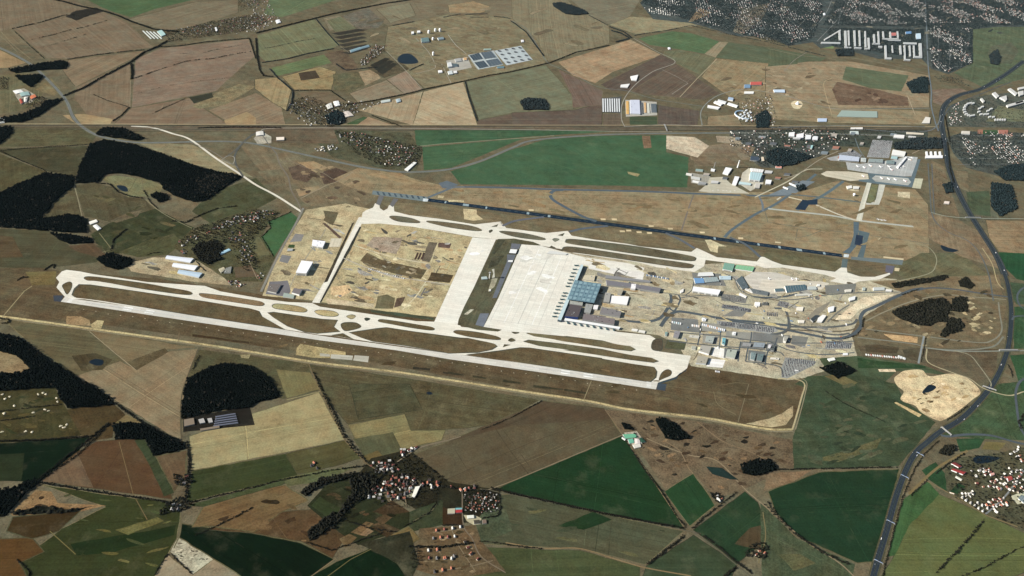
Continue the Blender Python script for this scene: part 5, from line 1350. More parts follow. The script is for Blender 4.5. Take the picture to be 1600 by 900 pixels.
 ('embankment shade built as dark scrub beside the curving access road',[(982,470),(985,430),(1000,385)],12,6,.95),  # the bank's shaded side, modelled as a row of dark lumps
 ('embankment shade built as dark scrub at the inner bend of the access road',[(780,600),(850,585),(930,550),(975,500)],10,5,.97),  # dark lumps added where the embankment throws its shade
 ('scrub row beside the access road near the eastern wood',[(1400,140),(1500,100),(1580,78)],10,5,.95),
]
for lab,pts,w_,h_,fl in HEDGES:
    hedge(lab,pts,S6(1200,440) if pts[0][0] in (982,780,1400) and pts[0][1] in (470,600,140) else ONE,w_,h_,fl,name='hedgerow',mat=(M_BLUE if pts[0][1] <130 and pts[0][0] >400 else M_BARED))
# ------------------------------------------------------------------ trees
TREES =[]
def tree_row(label,pts,gap,h=11,T=ONE,kind=0,jit=3):
    wp =[G(*p) for p in T(pts)]
    for a,b in zip(wp[:-1],wp[1:]):
        L =(b -a).length
        for k in range(int(L /gap)):
            p =a.lerp(b,(k +.5) *gap /L)
            TREES.append((p.x +random.uniform(-jit,jit),p.y +random.uniform(-jit,jit),h *random.uniform(.7,1.2),kind,label))
def tree_patch(label,pts,gap,h=11,T=ONE,kind=0,keep=.8):
    for x,y in pts_in([G(*p) for p in T(pts)],gap,keep=keep):
        TREES.append((x,y,h *random.uniform(.6,1.25),kind,label))
tree_row('bare dark tree in the row along the lane below the round green field',[(1192,786),(1230,826),(1280,862),(1330,886)],26)
tree_row('bare dark tree in the row crossing the lower right olive field',[(1534,815),(1500,856),(1463,894)],22)
tree_row('bare dark tree along the crossroads lane by the dark green triangle',[(790,770),(900,794),(1060,826)],30)
tree_row('dark tree beside the lane from the airport to the village',[(492,590),(540,690),(570,722)],24,12)
tree_row('dark tree beside the lane between brown and pale fields',[(294,694),(296,740),(290,780)],18,12)
tree_row('tree beside the farm track in the lower left meadow',[(64,754),(270,786)],40)
tree_patch('dark garden tree in the village below the runway',[(575,740),(600,716),(640,706),(700,750),(690,785),(640,795),(585,790)],17,9,keep=.8)
tree_patch('dark garden tree in the dense cottage colony',[(722,768),(778,770),(780,806),(724,804)],11,7,keep=.8)
tree_patch('dark garden tree in the village at the lower right edge',[(1478,728),(1520,712),(1610,700),(1610,830),(1590,824),(1540,804),(1490,778)],21,9,keep=.7)
tree_patch('dark tree around the yard at the western crossroads',[(272,742),(292,742),(302,752),(290,762),(274,758)],10,11,keep=.8)
tree_patch('dark tree around the lonely farm at the western crossroads',[(262,786),(294,772),(298,790),(280,800),(246,806)],11,12,keep=.7)
tree_patch('dark tree of the orange hamlet at the bottom edge',[(1160,862),(1175,850),(1192,848),(1202,858),(1196,876),(1168,872)],11,10,keep=.8)
tree_patch('dark tree behind the farm by the green field',[(1108,772),(1118,769),(1126,776),(1130,784),(1118,786)],9,10,keep=.8)
tree_patch('dark tree in the heath near the green roofed yard',[(990,676),(1008,690),(1005,694),(990,690)],12,8,keep=.6)
tree_patch('dark shrub in the brown heath below the fence',[(1026,712),(1050,696),(1056,702),(1040,718)],14,6,keep=.6)
tree_patch('bare tree beside the garden houses at the bottom',[(640,860),(655,850),(660,880),(645,890)],10,9,keep=.8)
tree_patch('dark garden tree among the houses of the western village',[(275,385),(300,358),(392,328),(440,332),(420,352),(395,370),(405,420),(378,425),(360,380),(300,384)],18,10,keep=.8)
tree_patch('dark garden tree in the upper left village',[(455,158),(480,150),(520,165),(548,160),(560,172),(540,182),(520,198),(495,195),(455,175)],18,10,keep=.8)
tree_patch('tree along the main street of the far upper left village',[(255,50),(290,44),(330,34),(400,22),(420,34),(380,50),(320,58),(265,66)],18,10,keep=.8)
tree_patch('tree of the far farm village at the very top',[(370,-5),(410,-5),(402,12),(375,18)],28,10,keep=.9)
tree_patch('tree in the settlement by the sewage meadow',[(560,100),(585,72),(605,72),(600,82),(570,104)],22,10,keep=.9)
tree_patch('tree in the settlement beside the bright green airport meadow',[(520,205),(560,208),(620,222),(660,230),(655,258),(600,262),(555,240)],18,10,keep=.8)
tree_patch('dark tree in the farmstead at the far left',[(0,120),(15,122),(14,140),(0,142)],18,10,keep=.9)
tree_patch('dark tree beside the farmstead with red roofs at far left',[(40,152),(60,150),(75,154),(60,168),(42,170)],18,10,keep=.9)
SUBT ='street and garden tree of the northern suburb'
tree_patch(SUBT,[(1000,5),(1025,-20),(1280,-30),(1285,20),(1270,60),(1232,72),(1150,52),(1080,34)],20,12,kind=1,keep=.75)
tree_patch(SUBT,[(1285,40),(1320,-25),(1700,-30),(1700,40),(1560,40),(1520,46),(1520,100),(1482,114),(1456,106),(1450,42)],20,12,kind=1,keep=.75)
tree_patch(SUBT,[(1290,44),(1445,46),(1440,92),(1300,72)],20,12,kind=1,keep=.75)
tree_patch('tree of the estate east of the motorway',[(1480,215),(1512,206),(1620,208),(1620,258),(1575,262),(1520,262),(1490,240)],21,9,kind=1,keep=.7)
tree_patch('tree of the estate near the motorway exit',[(1482,165),(1530,150),(1600,160),(1600,200),(1480,196)],30,9,kind=1,keep=.5)
tree_patch('tree in the old airport village',[(1140,204),(1300,204),(1330,214),(1280,244),(1196,262),(1140,225)],26,10,kind=1,keep=.6)
tree_patch('tree along the northern railway',[(1200,197),(1440,205),(1450,226),(1300,228),(1200,234)],30,9,kind=1,keep=.5)
tree_patch('tree along the northern railway',[(1150,158),(1205,145),(1215,195),(1160,195)],28,9,kind=1,keep=.5)
tree_patch('scrub tree beside the motorway by the old apron',[(1455,262),(1475,268),(1492,320),(1460,325)],30,7,kind=0,keep=.4)
tree_patch('tree at the edge of the housing estate by the lane',[(1457,118),(1500,120),(1518,136),(1470,128)],24,9,kind=1,keep=.6)
def crown_mesh(kind,seed):
    r =np.random.default_rng(seed)
    n =26
    th =r.uniform(0,6.283,n); u =r.uniform(0.1,1,n) ** .5; zz =r.uniform(-1,1,n)
    rad =np.sqrt(1 -zz ** 2) *u
    C =np.stack([.34 *rad *np.cos(th),.34 *rad *np.sin(th),.62 +.34 *zz],-1)
    V,Fc =blobs(C,r.uniform(.06,.14,n),r.uniform(.05,.12,n),.4)
    return np_mesh('crown',V,Fc,M_PINEFAR if kind else M_BARED)
def trunk_mesh(seed):
    r =random.Random(seed)
    V,Fc =[],[]
    def limb(a,b,ra,rb):
        k =len(V)
        for p,q in ((a,ra),(b,rb)):
            for i in range(5):
                V.append((p[0] +q *math.cos(i *1.2566),p[1] +q *math.sin(i *1.2566),p[2]))
        for i in range(5):
            Fc.append((k +i,k +(i +1) % 5,k +5 +(i +1) % 5,k +5 +i))
    limb((0,0,0),(0,0,.38),.035,.022)
    for i in range(4):
        a =i *1.57 +r.uniform(-.4,.4)
        limb((0,0,.34),(.2 *math.cos(a),.2 *math.sin(a),.62 +r.uniform(0,.12)),.018,.006)
    return mesh_from('trunk',V,Fc,M_BARK)
CROWNS ={k:[crown_mesh(k,s +10 *k) for s in range(4)] for k in (0,1)}
TRUNKS =[trunk_mesh(s) for s in range(3)]
TREES.sort(key=lambda t:(Vector((t[0],t[1],0)) -CAM).length)
NEAR =285
for i,(x,y,h,kind,lab) in enumerate(TREES[:NEAR]):
    o =newobj('tree',None)
    o.location =(x,y,ground_z((x,y))); o.scale =(h,h,h); o.rotation_euler.z =random.uniform(0,6.28)
    tag(o,lab,'tree',lab.replace('tree ','trees ',1) if 'tree ' in lab else lab +'s')
    newobj('trunk',TRUNKS[i % 3],o); newobj('crown',CROWNS[kind][i % 4],o)
far =TREES[NEAR:]
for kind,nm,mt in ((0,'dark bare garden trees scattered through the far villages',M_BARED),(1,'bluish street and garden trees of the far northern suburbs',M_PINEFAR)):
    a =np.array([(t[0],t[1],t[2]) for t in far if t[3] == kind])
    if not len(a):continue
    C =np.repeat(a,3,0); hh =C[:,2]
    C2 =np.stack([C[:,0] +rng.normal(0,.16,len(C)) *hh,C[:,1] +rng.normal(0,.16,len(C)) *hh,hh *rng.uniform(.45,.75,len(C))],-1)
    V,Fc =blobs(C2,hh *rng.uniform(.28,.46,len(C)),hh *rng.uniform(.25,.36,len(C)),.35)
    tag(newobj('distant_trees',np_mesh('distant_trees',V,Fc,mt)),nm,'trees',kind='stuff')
print('TREES',len(TREES))
# ------------------------------------------------------------------ buildings
WHITE =P(240,240,236); WALL =P(214,212,204); GREYW =P(150,150,146); GLASS =paint((0.03,0.05,0.07),rough=0.15,spec=0.5,var=.05)
DARKM =paint((0.03,0.032,0.035),rough=.7); STEEL =paint((0.3,0.32,0.33),rough=.5,spec=.4)
RED =P(176,84,62); ORANGE =P(206,126,88); GREYR =P(120,114,108); DARKR =P(76,66,60); BROWNR =P(128,92,72)
class MB:
    def __init__(s):s.v =[]; s.f =[]
    def prism(s,base,z0,z1):
        k =len(s.v); n =len(base)
        s.v += [(p[0],p[1],z0) for p in base] +[(p[0],p[1],z1) for p in base]
        s.f += [tuple(range(k +n,k +2 *n)),tuple(reversed(range(k,k +n)))]
        s.f += [(k +i,k +(i +1) % n,k +n +(i +1) % n,k +n +i) for i in range(n)]
        return s
    def poly(s,pts):
        k =len(s.v); s.v += [tuple(p) for p in pts]; s.f.append(tuple(range(k,k +len(pts)))); return s
    def box(s,c,ex,ey,hx,hy,z0,z1):
        c,ex,ey =Vector(c),Vector(ex),Vector(ey)
        q =[c -ex *hx -ey *hy,c +ex *hx -ey *hy,c +ex *hx +ey *hy,c -ex *hx +ey *hy]
        return s.prism([(p.x,p.y) for p in q],z0,z1)
    def cyl(s,c,r0,r1,z0,z1,n=16,cap=True):
        k =len(s.v)
        for r,z in ((r0,z0),(r1,z1)):
            s.v += [(c[0] +r *math.cos(i *6.28318 /n),c[1] +r *math.sin(i *6.28318 /n),z) for i in range(n)]
        s.f += [(k +i,k +(i +1) % n,k +n +(i +1) % n,k +n +i) for i in range(n)]
        if cap:s.f += [tuple(range(k +n,k +2 *n)),tuple(reversed(range(k,k +n)))]
        return s
    def make(s,name,mat,parent=None):
        return newobj(name,mesh_from(name,s.v,s.f,mat),parent)
def ccw(q):
    a =sum(q[i][0] *q[(i +1) % len(q)][1] -q[(i +1) % len(q)][0] *q[i][1] for i in range(len(q)))
    return q if a >0 else q[::-1]
def grow(q,d):
    """offset a convex-ish outline outwards by d metres"""
    n =len(q); out =[]
    for i in range(n):
        a,b,c =Vector(q[i -1]),Vector(q[i]),Vector(q[(i +1) % n])
        e1,e2 =(b -a).normalized(),(c -b).normalized()
        n1,n2 =Vector((e1.y,-e1.x)),Vector((e2.y,-e2.x))
        m =(n1 +n2)
        m =m /max(m.length_squared /2,.3)
        out.append(tuple(b +m *d))
    return out
def root_at(name,q,label,cat,group=None):
    c =(sum(p[0] for p in q) /len(q),sum(p[1] for p in q) /len(q))
    o =newobj(name,None)
    o.location =(c[0],c[1],ground_z(c))
    tag(o,label,cat,group)
    return o,[(p[0] -c[0],p[1] -c[1]) for p in q]
def gable(q,z0,rise,over=0.6):
    """roof and gable walls over a quad; ridge along the longer sides"""
    L =[(Vector(q[(i +1) % 4]) -Vector(q[i])).length for i in range(4)]
    if L[0] +L[2] <L[1] +L[3]:q =q[1:] +q[:1]
    m1 =(Vector(q[1]) +Vector(q[2])) /2; m0 =(Vector(q[3]) +Vector(q[0])) /2
    w =MB()
    for a,b,m in ((q[1],q[2],m1),(q[3],q[0],m0)):
        w.poly([(*a,z0),(*b,z0),(m.x,m.y,z0 +rise -.1)])
    g =[Vector(p) for p in grow(q,over)]
    ax =(m1 -m0).normalized() *over
    n1,n0 =m1 +ax,m0 -ax
    r =MB()
    t =.35
    dz =-rise *over /max(1,(Vector(q[1]) -Vector(q[2])).length /2)
    for a,b,c,d in ((g[0],g[1],n1,n0),(g[2],g[3],n0,n1)):
        lo =[(a.x,a.y,z0 +dz),(b.x,b.y,z0 +dz),(c.x,c.y,z0 +rise),(d.x,d.y,z0 +rise)]
        k =len(r.v)
        r.v += lo +[(x,y,z +t) for x,y,z in lo]
        r.f += [(k +4,k +5,k +6,k +7),(k +3,k +2,k +1,k),(k,k +1,k +5,k +4),(k +1,k +2,k +6,k +5),(k +3,k,k +4,k +7),(k +2,k +3,k +7,k +6)]
    return w,r
def bld(label,pts,h,roof=(236,236,232),wall=None,T=ONE,style='flat',name='industrial_hall',cat='hall',vents=0,glass=False,door=False,group=None,rise=None,seams=0):
    px =T(pts)
    q =ccw([tuple(G(x,y,h).xy) for x,y in px])
    o,q =root_at(name,q,label,cat,group)
    wm =wall if wall is not None else WALL
    rm =roof if isinstance(roof,bpy.types.Material) else P(*roof,rough=.6)
    r2 =random.Random(label)
    if style == 'gable' and len(q) == 4:
        rs =rise or max(2.0,h *.28)
        w =MB().prism(q,0,h -rs)
        gw,gr =gable(q,h -rs,rs)
        k =len(w.v); w.v += gw.v; w.f += [tuple(i +k for i in f) for f in gw.f]
        w.make('wall',wm,o); ro =gr.make('roof',rm,o)
    elif style == 'arch' and len(q) == 4:
        L =[(Vector(q[(i +1) % 4]) -Vector(q[i])).length for i in range(4)]
        if L[0] +L[2] <L[1] +L[3]:q =q[1:] +q[:1]
        a,b,c,d =[Vector(p) for p in q]
        w =MB().prism(q,0,h *.55).make('wall',wm,o)
        m =MB(); n =10
        for i in range(n +1):
            t =i /n; z =h *.55 +.05 +h *.45 *math.sin(math.pi *t) ** .8
            p0,p1 =a.lerp(d,t),b.lerp(c,t)
            m.v += [(p0.x,p0.y,z),(p1.x,p1.y,z)]
            if i:m.f.append((2 *i -2,2 *i -1,2 *i +1,2 *i))
        m.f += [tuple(range(0,2 *n +2,2))[::-1],tuple(range(1,2 *n +2,2))]
        ro =m.make('roof',rm,o)
    else:
        MB().prism(q,0,h -.6).make('wall',wm,o)
        ro =MB().prism(grow(q,.4),h -.6,h).make('roof',rm,o)
    if seams and len(q) == 4:
        a,b,c,d =[Vector(p) for p in q]
        for i in range(1,seams +1):
            t =i /(seams +1)
            p0,p1 =a.lerp(b,t),d.lerp(c,t)
            e =(p1 -p0).normalized(); nn_ =Vector((-e.y,e.x))
            MB().box((p0 +p1) /2,e,nn_,(p1 -p0).length /2 -1,.7,h +.02,h +.6).make('roof_rib',GREYW,ro)
    if vents and style == 'flat':
        cx =Vector((0,0))
        for i in range(vents):
            k =r2.randrange(len(q)); t =r2.uniform(.25,.8)
            p =Vector(q[k]).lerp(Vector(q[(k +1) % len(q)]),r2.random()) *t
            s_ =r2.uniform(1.5,4)
            MB().box(p,(1,0),(0,1),s_,s_ *.7,h +.02,h +r2.uniform(1.2,3)).make('roof_vent',r2.choice((DARKM,GREYW,STEEL)),ro)
    best =max(range(len(q)),key=lambda i:(Vector(q[(i +1) % len(q)]) -Vector(q[i])).x)
    a,b =Vector(q[best]),Vector(q[(best +1) % len(q)])
    e =(b -a).normalized(); nn_ =Vector((e.y,-e.x)); L =(b -a).length
    if glass:
        MB().box((a +b) /2 +nn_ *.12,e,nn_,L *.46,.1,h *.35,h *.72).make('window',GLASS,o)
    if door:
        nd =max(1,int(L /40))
        for i in range(nd):
            p =a.lerp(b,(i +.5) /nd)
            MB().box(p +nn_ *.12,e,nn_,L /nd *.36,.1,0,h *.6).make('door',GREYW,o)
    return o
def rows(base,n,step):
    return [[(x +step[0] *i,y +step[1] *i) for x,y in base] for i in range(n)]
# --- the hangars and barns in the west
HZ =at(440,360,11.25)
bld('big white arched hangar casting a wide dark shadow on the western sand',[(350,530),(552,552),(432,755),(250,740)],25,(246,246,246),WALL,HZ,'flat','hangar','hangar',door=True)
bld('smaller white hangar north of the big white hangar on the western sand',[(548,165),(770,192),(722,298),(532,265)],18,(244,244,246),WALL,HZ,'flat','hangar','hangar',vents=3,door=True)
bld('grey arched shed beside the western airport road',[(110,310),(205,312),(190,350),(95,355)],9,(176,180,176),GREYW,HZ,'arch','shed','shed')
B3 =S6(250,330)
for nm,q,c in (('northernmost of the three long white barns above the taxiway',[(72,458),(350,490),(312,532),(55,488)],(226,230,236)),('middle one of the three long white barns above the taxiway',[(140,535),(396,565),(356,612),(124,570)],(240,242,242)),('pale blue southernmost of the three long barns above the taxiway',[(196,605),(440,640),(402,687),(180,640)],(186,204,216))):
    bld(nm,q,11,c,WALL,B3,'gable','barn','barn',rise=3)
bld('narrow pale blue barn in the meadow of the western village',[(612,432),(715,388),(736,402),(634,450)],7,(170,206,220),WALL,B3,'gable','barn','barn')
bld('pale tan barn among yards at the south of the western village',[(610,600),(660,580),(680,600),(635,640)],7,(186,178,150),WALL,B3,'gable','barn','barn')
bld('second pale tan barn at the south of the western village',[(690,590),(745,575),(735,640),(665,640)],7,(130,132,124),WALL,B3,'flat','barn','barn',vents=3)
bld('grey roofed station building with a black shadow by the taxiway',[(1140,760),(1262,762),(1210,850),(1120,830)],10,(112,104,98),WALL,B3,'flat','station_building','building',vents=3)
bld('small white building with black shadow beside the green lawn by the taxiway',[(1400,800),(1480,815),(1450,868),(1370,845)],14,(120,112,110),WHITE,B3,'flat','station_building','building')
bld('pale depot with flat roof beside the green lawn by the taxiway',[(1290,850),(1400,870),(1390,905),(1280,890)],7,(160,172,160),WALL,B3,'flat','depot','building')
bld('upper white barn of the farm beside the square black plantation',[(555,485),(600,470),(610,484),(562,502)],8,(244,240,226),WALL,S4(0,1),'gable','barn','barn')
bld('lower white barn of the farm beside the square black plantation',[(580,510),(603,500),(632,526),(610,537)],8,(236,236,230),WALL,S4(0,1),'gable','barn','barn')
# --- the new terminal
TT =at(820,380,6.0)
def grid_roof(o_pts,h):
    q =[Vector(G(*p,h).xy) for p in TT(o_pts)]
    o =newobj('terminal_hall',None)
    c =sum(q,Vector((0,0))) /4
    o.location =(c.x,c.y,ground_z(c)); q =[p -c for p in q]
    tag(o,'great terminal hall with a teal gridded glass roof behind the western pier','terminal')
    MB().prism(ccw([tuple(p *.9) for p in q]),0,h -2.5).make('wall',GLASS,o)
    rf =MB().prism(ccw([tuple(p) for p in q]),h -2.5,h).make('roof',P(98,130,142,rough=.6),o)
    dark =P(56,92,108); lite =P(126,160,168)
    for k in range(1,7):
        t =k /7
        a,b =q[0].lerp(q[1],t),q[3].lerp(q[2],t)
        e =(b -a).normalized(); n_ =Vector((-e.y,e.x))
        MB().box((a +b) /2,e,n_,(b -a).length /2 -2,(2.6 if k in (2,4) else 1.1),h +.02,h +.5).make('roof_gutter',dark,rf)
    for i in range(6):
        for j in range(5):
            u,v =(i +.5) /6,(j +.5) /5
            p =q[0].lerp(q[1],u).lerp(q[3].lerp(q[2],u),v)
            ex =(q[1] -q[0]).normalized(); ey =(q[3] -q[0]).normalized()
            MB().box(p,ex,ey,(q[1] -q[0]).length /18,(q[3] -q[0]).length /17,h +.02,h +.7).make('skylight',lite if (i +j) % 3 else P(108,144,154),rf)
    for i in range(5):
        for s_ in (0,1):
            p =q[1].lerp(q[2],(i +.5) /5) *.97 if s_ else q[0].lerp(q[3],(i +.5) /5) *.97
            MB().cyl(p,.8,.8,0,h -2.5,8).make('column',STEEL,o)
grid_roof([(470,345),(720,380),(650,560),(400,525)],33)
bld('long narrow pale pier of the new terminal lined with jet bridges facing the white apron',[(528,198),(550,205),(340,722),(308,714)],20,(196,214,214),GLASS,TT,'flat','terminal_pier','terminal',glass=True)
bld('dark brown roofed hall with a blue front south of the teal terminal roof',[(425,572),(537,588),(500,692),(376,684)],25,(88,80,80),P(48,76,140),TT,'flat','terminal_hall','terminal',vents=4)
bld('long white southern pier of the new terminal along the apron',[(378,702),(898,786),(884,804),(370,722)],13,(240,240,236),WALL,TT,'flat','terminal_pier','terminal',glass=True)
bld('long brown grey roofed wing beside the white southern pier',[(552,662),(846,710),(838,760),(540,714)],19,(122,112,110),GREYW,TT,'flat','terminal_wing','terminal',vents=8)
bld('pale link between the teal roof and the brown roofed hall',[(425,535),(545,552),(540,580),(420,568)],18,(168,170,160),WALL,TT,'flat','terminal_wing','terminal',vents=5)
bld('grey service block right of the brown roofed hall',[(572,566),(640,575),(612,655),(556,645)],14,(150,152,146),GREYW,TT,'flat','terminal_wing','terminal',vents=4)
bld('low pale block at the northern foot of the teal terminal roof',[(560,300),(660,300),(650,350),(540,340)],10,(206,196,168),WALL,TT,'flat','building_shell','building',vents=5)
bld('grey block with a rounded roof east of the teal terminal roof',[(756,462),(806,468),(792,552),(736,548)],15,(158,156,146),GREYW,TT,'flat','parking_block','building',vents=2)
bld('white flat hall standing on the sand east of the terminal',[(812,492),(978,500),(956,578),(798,558)],9,(246,242,236),WALL,TT,'flat','industrial_hall','hall')
bld('long grey parking building east of the terminal with a dark eastern end',[(722,598),(906,638),(892,686),(702,654)],17,(126,122,120),GREYW,TT,'flat','parking_block','building',vents=4)
bld('small white office beside the long grey parking building',[(648,580),(690,580),(680,620),(640,615)],12,(240,236,232),WALL,TT,'flat','office_building','building')
bld('long grey gallery running east from the terminal towards the ring road',[(762,345),(1000,378),(1278,420),(1262,458),(1000,412),(768,388)],16,(118,116,120),GREYW,TT,'flat','parking_block','building',vents=6)
bld('slim grey gallery north of the long grey gallery',[(760,298),(1000,330),(1180,352),(1176,368),(1000,350),(756,326)],10,(134,134,134),GREYW,TT,'flat','parking_block','building')
bld('small white cube office on the grey gallery road',[(1000,382),(1042,384),(1036,428),(994,424)],16,(244,240,236),WHITE,TT,'flat','office_building','building')
bld('building shell with dark openings left of the white flat hall',[(880,430),(925,436),(905,480),(870,472)],14,(170,162,140),GREYW,TT,'flat','building_shell','building')
bld('little pale shed at the southern end of the sand east of the terminal',[(1005,800),(1060,806),(1055,826),(1000,818)],7,(236,232,220),WALL,TT,'flat','shed','shed')
bld('second little pale shed beside the apron fence',[(1070,812),(1130,822),(1124,842),(1065,830)],7,(230,226,214),WALL,TT,'flat','shed','shed')
bld('long low white ramp building at the top of the northern apron finger',[(760,440),(800,410),(980,440),(960,455)],5,(214,214,206),WALL,T7,'flat','ramp_building','building')
# --- halls around the eastern apron
D ='flat'
EAST =[
 ('green roofed hall with a white front by the northern taxiway',[(880,138),(986,150),(962,222),(860,202)],14,(112,166,142),WHITE),
 ('long light green hall east of the green roofed hall',[(1006,158),(1192,180),(1172,225),(986,198)],9,(136,190,146),WHITE),
 ('long white hall north of the blue roofed hall',[(610,240),(755,234),(770,272),(600,278)],9,(228,228,222),WALL),
 ('blue roofed hall beside the sand heaps',[(560,296),(660,298),(672,346),(576,352)],9,(116,156,194),WALL),
 ('grey green hall joined to the blue roofed hall',[(664,292),(800,284),(826,328),(682,342)],9,(156,170,168),WALL),
 ('pale blue hall beside the dark yards',[(826,274),(946,274),(946,312),(832,312)],8,(190,210,216),WALL),
 ('big white hall with a white front south of the blue roofed hall',[(556,384),(842,420),(816,470),(546,428)],17,(248,246,244),WHITE),
 ('dark grey wing angled beside the pale eastern apron',[(1000,320),(1062,272),(1132,392),(1066,412)],8,(88,102,106),GREYW),
 ('dark grey long wing south of the pale eastern apron',[(1140,400),(1340,440),(1330,476),(1180,452)],8,(104,112,112),GREYW),
 ('slim white roof above the grey car yard',[(1040,448),(1112,484),(1102,502),(1030,468)],6,(238,236,232),WALL),
 ('slim white roof beside the angled dark wing',[(1100,398),(1180,436),(1170,450),(1094,414)],6,(232,230,224),WALL),
 ('white cube store beside the eastern access road',[(1198,545),(1252,550),(1246,586),(1194,580)],10,(248,246,244),WHITE),
 ('dark roofed store right of the white cube store',[(1275,550),(1330,545),(1330,575),(1270,575)],8,(96,96,90),WALL),
 ('small white store on the corner of the building site',[(420,425),(455,405),(450,440),(425,450)],8,(240,236,228),WHITE),
]
for lab,q,h,c,wl in EAST:bld(lab,q,h,c,wl,U1,'flat',seams=(5 if 'green' in lab else 0),vents=(3 if 'dark' in lab else 0),door=('front' in lab))
U3 =S6(1000,490)
SOUTH =[
 ('grey roofed block with a black shadow beside the dark lawn',[(362,178),(422,185),(398,250),(346,240)],14,(140,136,138),GREYW),
 ('grey green block with roof vents north of the white yards',[(690,232),(778,236),(758,305),(680,290)],14,(160,168,158),GREYW),
 ('slim teal block on the gravel east of the vented block',[(860,252),(896,256),(882,325),(855,315)],12,(110,170,178),WALL),
 ('upper grey hall with a white front facing the white yard',[(642,328),(746,342),(718,420),(612,388)],15,(168,164,150),WHITE),
 ('lower grey hall with a white front facing the white yard',[(602,440),(712,454),(688,520),(582,512)],15,(172,166,148),WHITE),
 ('pale block with black roof vents right of the white yards',[(912,372),(1012,380),(988,462),(896,446)],14,(176,182,166),WALL),
 ('left teal block of the dark compound',[(1158,402),(1210,410),(1192,482),(1150,474)],11,(120,140,138),WALL),
 ('right teal block of the dark compound',[(1226,418),(1290,424),(1270,494),(1215,484)],13,(104,124,122),GREYW),
 ('flat blue grey block south of the striped car park',[(1192,300),(1302,310),(1290,352),(1180,345)],12,(140,152,158),GREYW),
 ('white block with a dark shadow right of the blue grey block',[(1342,322),(1372,322),(1360,350),(1335,345)],12,(226,222,222),WHITE),
 ('dark block at the end of the block row',[(1380,330),(1412,330),(1395,385),(1365,378)],11,(92,100,96),GREYW),
 ('low grey block left of the blue grey block',[(1076,302),(1160,312),(1150,342),(1062,336)],9,(150,150,146),GREYW),
 ('tall pale block with a black shadow at the corner of the striped car park',[(1502,235),(1546,240),(1522,292),(1496,282)],18,(168,166,150),WALL),
 ('small white cube by the row of site cabins',[(648,42),(692,48),(684,76),(650,74)],9,(242,244,246),WHITE),
 ('white pavilion beside the striped car park',[(965,190),(1000,192),(996,222),(962,218)],8,(244,244,240),WHITE),
 ('long pale barrack beside the grey roofed block',[(520,220),(620,232),(612,256),(514,242)],6,(204,200,186),WALL),
 ('teal workshop beside the brown lawn',[(262,190),(290,192),(280,232),(258,228)],7,(120,150,142),WALL),
 ('round corner pavilion of the southern gate',[(540,335),(585,340),(578,375),(536,368)],7,(176,176,160),WALL),
 ('pale shed on the sand near the southern fence',[(1360,455),(1450,462),(1446,480),(1355,474)],5,(228,222,206),WALL),
]
for lab,q,h,c,wl in SOUTH:bld(lab,q,h,c,wl,U3,'flat',vents=(5 if 'vent' in lab else 2),name='office_block',cat='building')
LAND =[
 ('white store with a black shadow on the grey site yard',[(628,268),(692,252),(682,306),(640,314)],13,(240,240,238),WHITE),
 ('white store beside the container yard at the sand tongue',[(842,168),(912,148),(904,186),(852,200)],12,(236,236,232),WALL),
 ('white tent hall at the end of the grey site yard',[(522,378),(572,344),(606,354),(560,420),(510,414)],11,(246,242,234),WHITE),
 ('dark roofed hall left of the white tent hall',[(442,390),(492,350),(540,350),(470,418)],10,(60,68,72),GREYW),
 ('blue black hall with bright roof strips beside the eastern apron',[(176,44),(386,30),(404,80),(196,112)],9,(70,100,110),WHITE),
 ('small blue black hall left of the striped roof hall',[(70,74),(160,70),(166,98),(76,104)],7,(84,108,114),WHITE),
 ('white office right of the striped roof hall',[(416,52),(500,50),(506,82),(416,84)],8,(190,196,190),WHITE),
 ('small white office below the eastern taxiway end',[(512,26),(540,26),(540,46),(512,46)],8,(236,236,230),WHITE),
 ('white farm house roof beside the eastern taxiway end',[(800,84),(870,78),(866,106),(806,108)],8,(222,216,200),WALL),
 ('pale villa left of the white offices beside the old hedge',[(985,62),(1015,60),(1012,90),(985,90)],9,(180,190,180),WALL),
 ('white office row beside the old hedge',[(1096,60),(1212,58),(1216,86),(1100,92)],9,(196,200,194),WHITE),
 ('white flat shed right of the office row',[(1228,78),(1290,84),(1285,104),(1225,100)],7,(236,232,222),WALL),
 ('pale shed by the green strip beside the large car park',[(620,802),(690,790),(702,816),(642,828)],6,(236,236,226),WHITE),
 ('little white kiosk by the green strip',[(782,745),(830,744),(832,764),(780,766)],5,(240,240,236),WHITE),
 ('white store on the sand right of the tent hall',[(300,265),(370,262),(360,305),(300,300)],7,(240,232,214),WALL),
 ('pale store at the lower edge of the sand yards',[(310,400),(380,402),(375,430),(320,428)],6,(238,230,214),WALL),
 ('long low roof along the eastern approach road',[(280,132),(400,122),(462,130),(460,142),(290,148)],5,(206,204,190),WALL),
]
for lab,q,h,c,wl in LAND:bld(lab,q,h,c,wl,U2,'flat',seams=(7 if 'strips' in lab else 0),name='site_hall',cat='hall')
def cabin_row(label,a,b,n,T,cols,w_=5,l_=14,h=5.5):
    pa,pb =[Vector(G(*p).xy) for p in T([a,b])]
    e =(pb -pa).normalized(); nn_ =Vector((-e.y,e.x))
    first ={}
    for i in range(n):
        c =pa.lerp(pb,(i +.5) /n)
        col =cols[i % len(cols)]
        o =newobj('site_cabin',None); o.location =(c.x,c.y,ground_z(c))
        tag(o,label,'cabin','rows of site cabins')
        if col not in first:
            first[col] =(MB().box((0,0),e,nn_,w_ /2,l_ /2,0,h).make('wall',WALL,o),MB().box((0,0),e,nn_,w_ /2 +.3,l_ /2 +.3,h,h +.35).make('roof',P(*col),o))
        else:
            for s_ in first[col]:
                k =s_.copy(); COL.objects.link(k); k.parent =o
WW =(244,244,240)
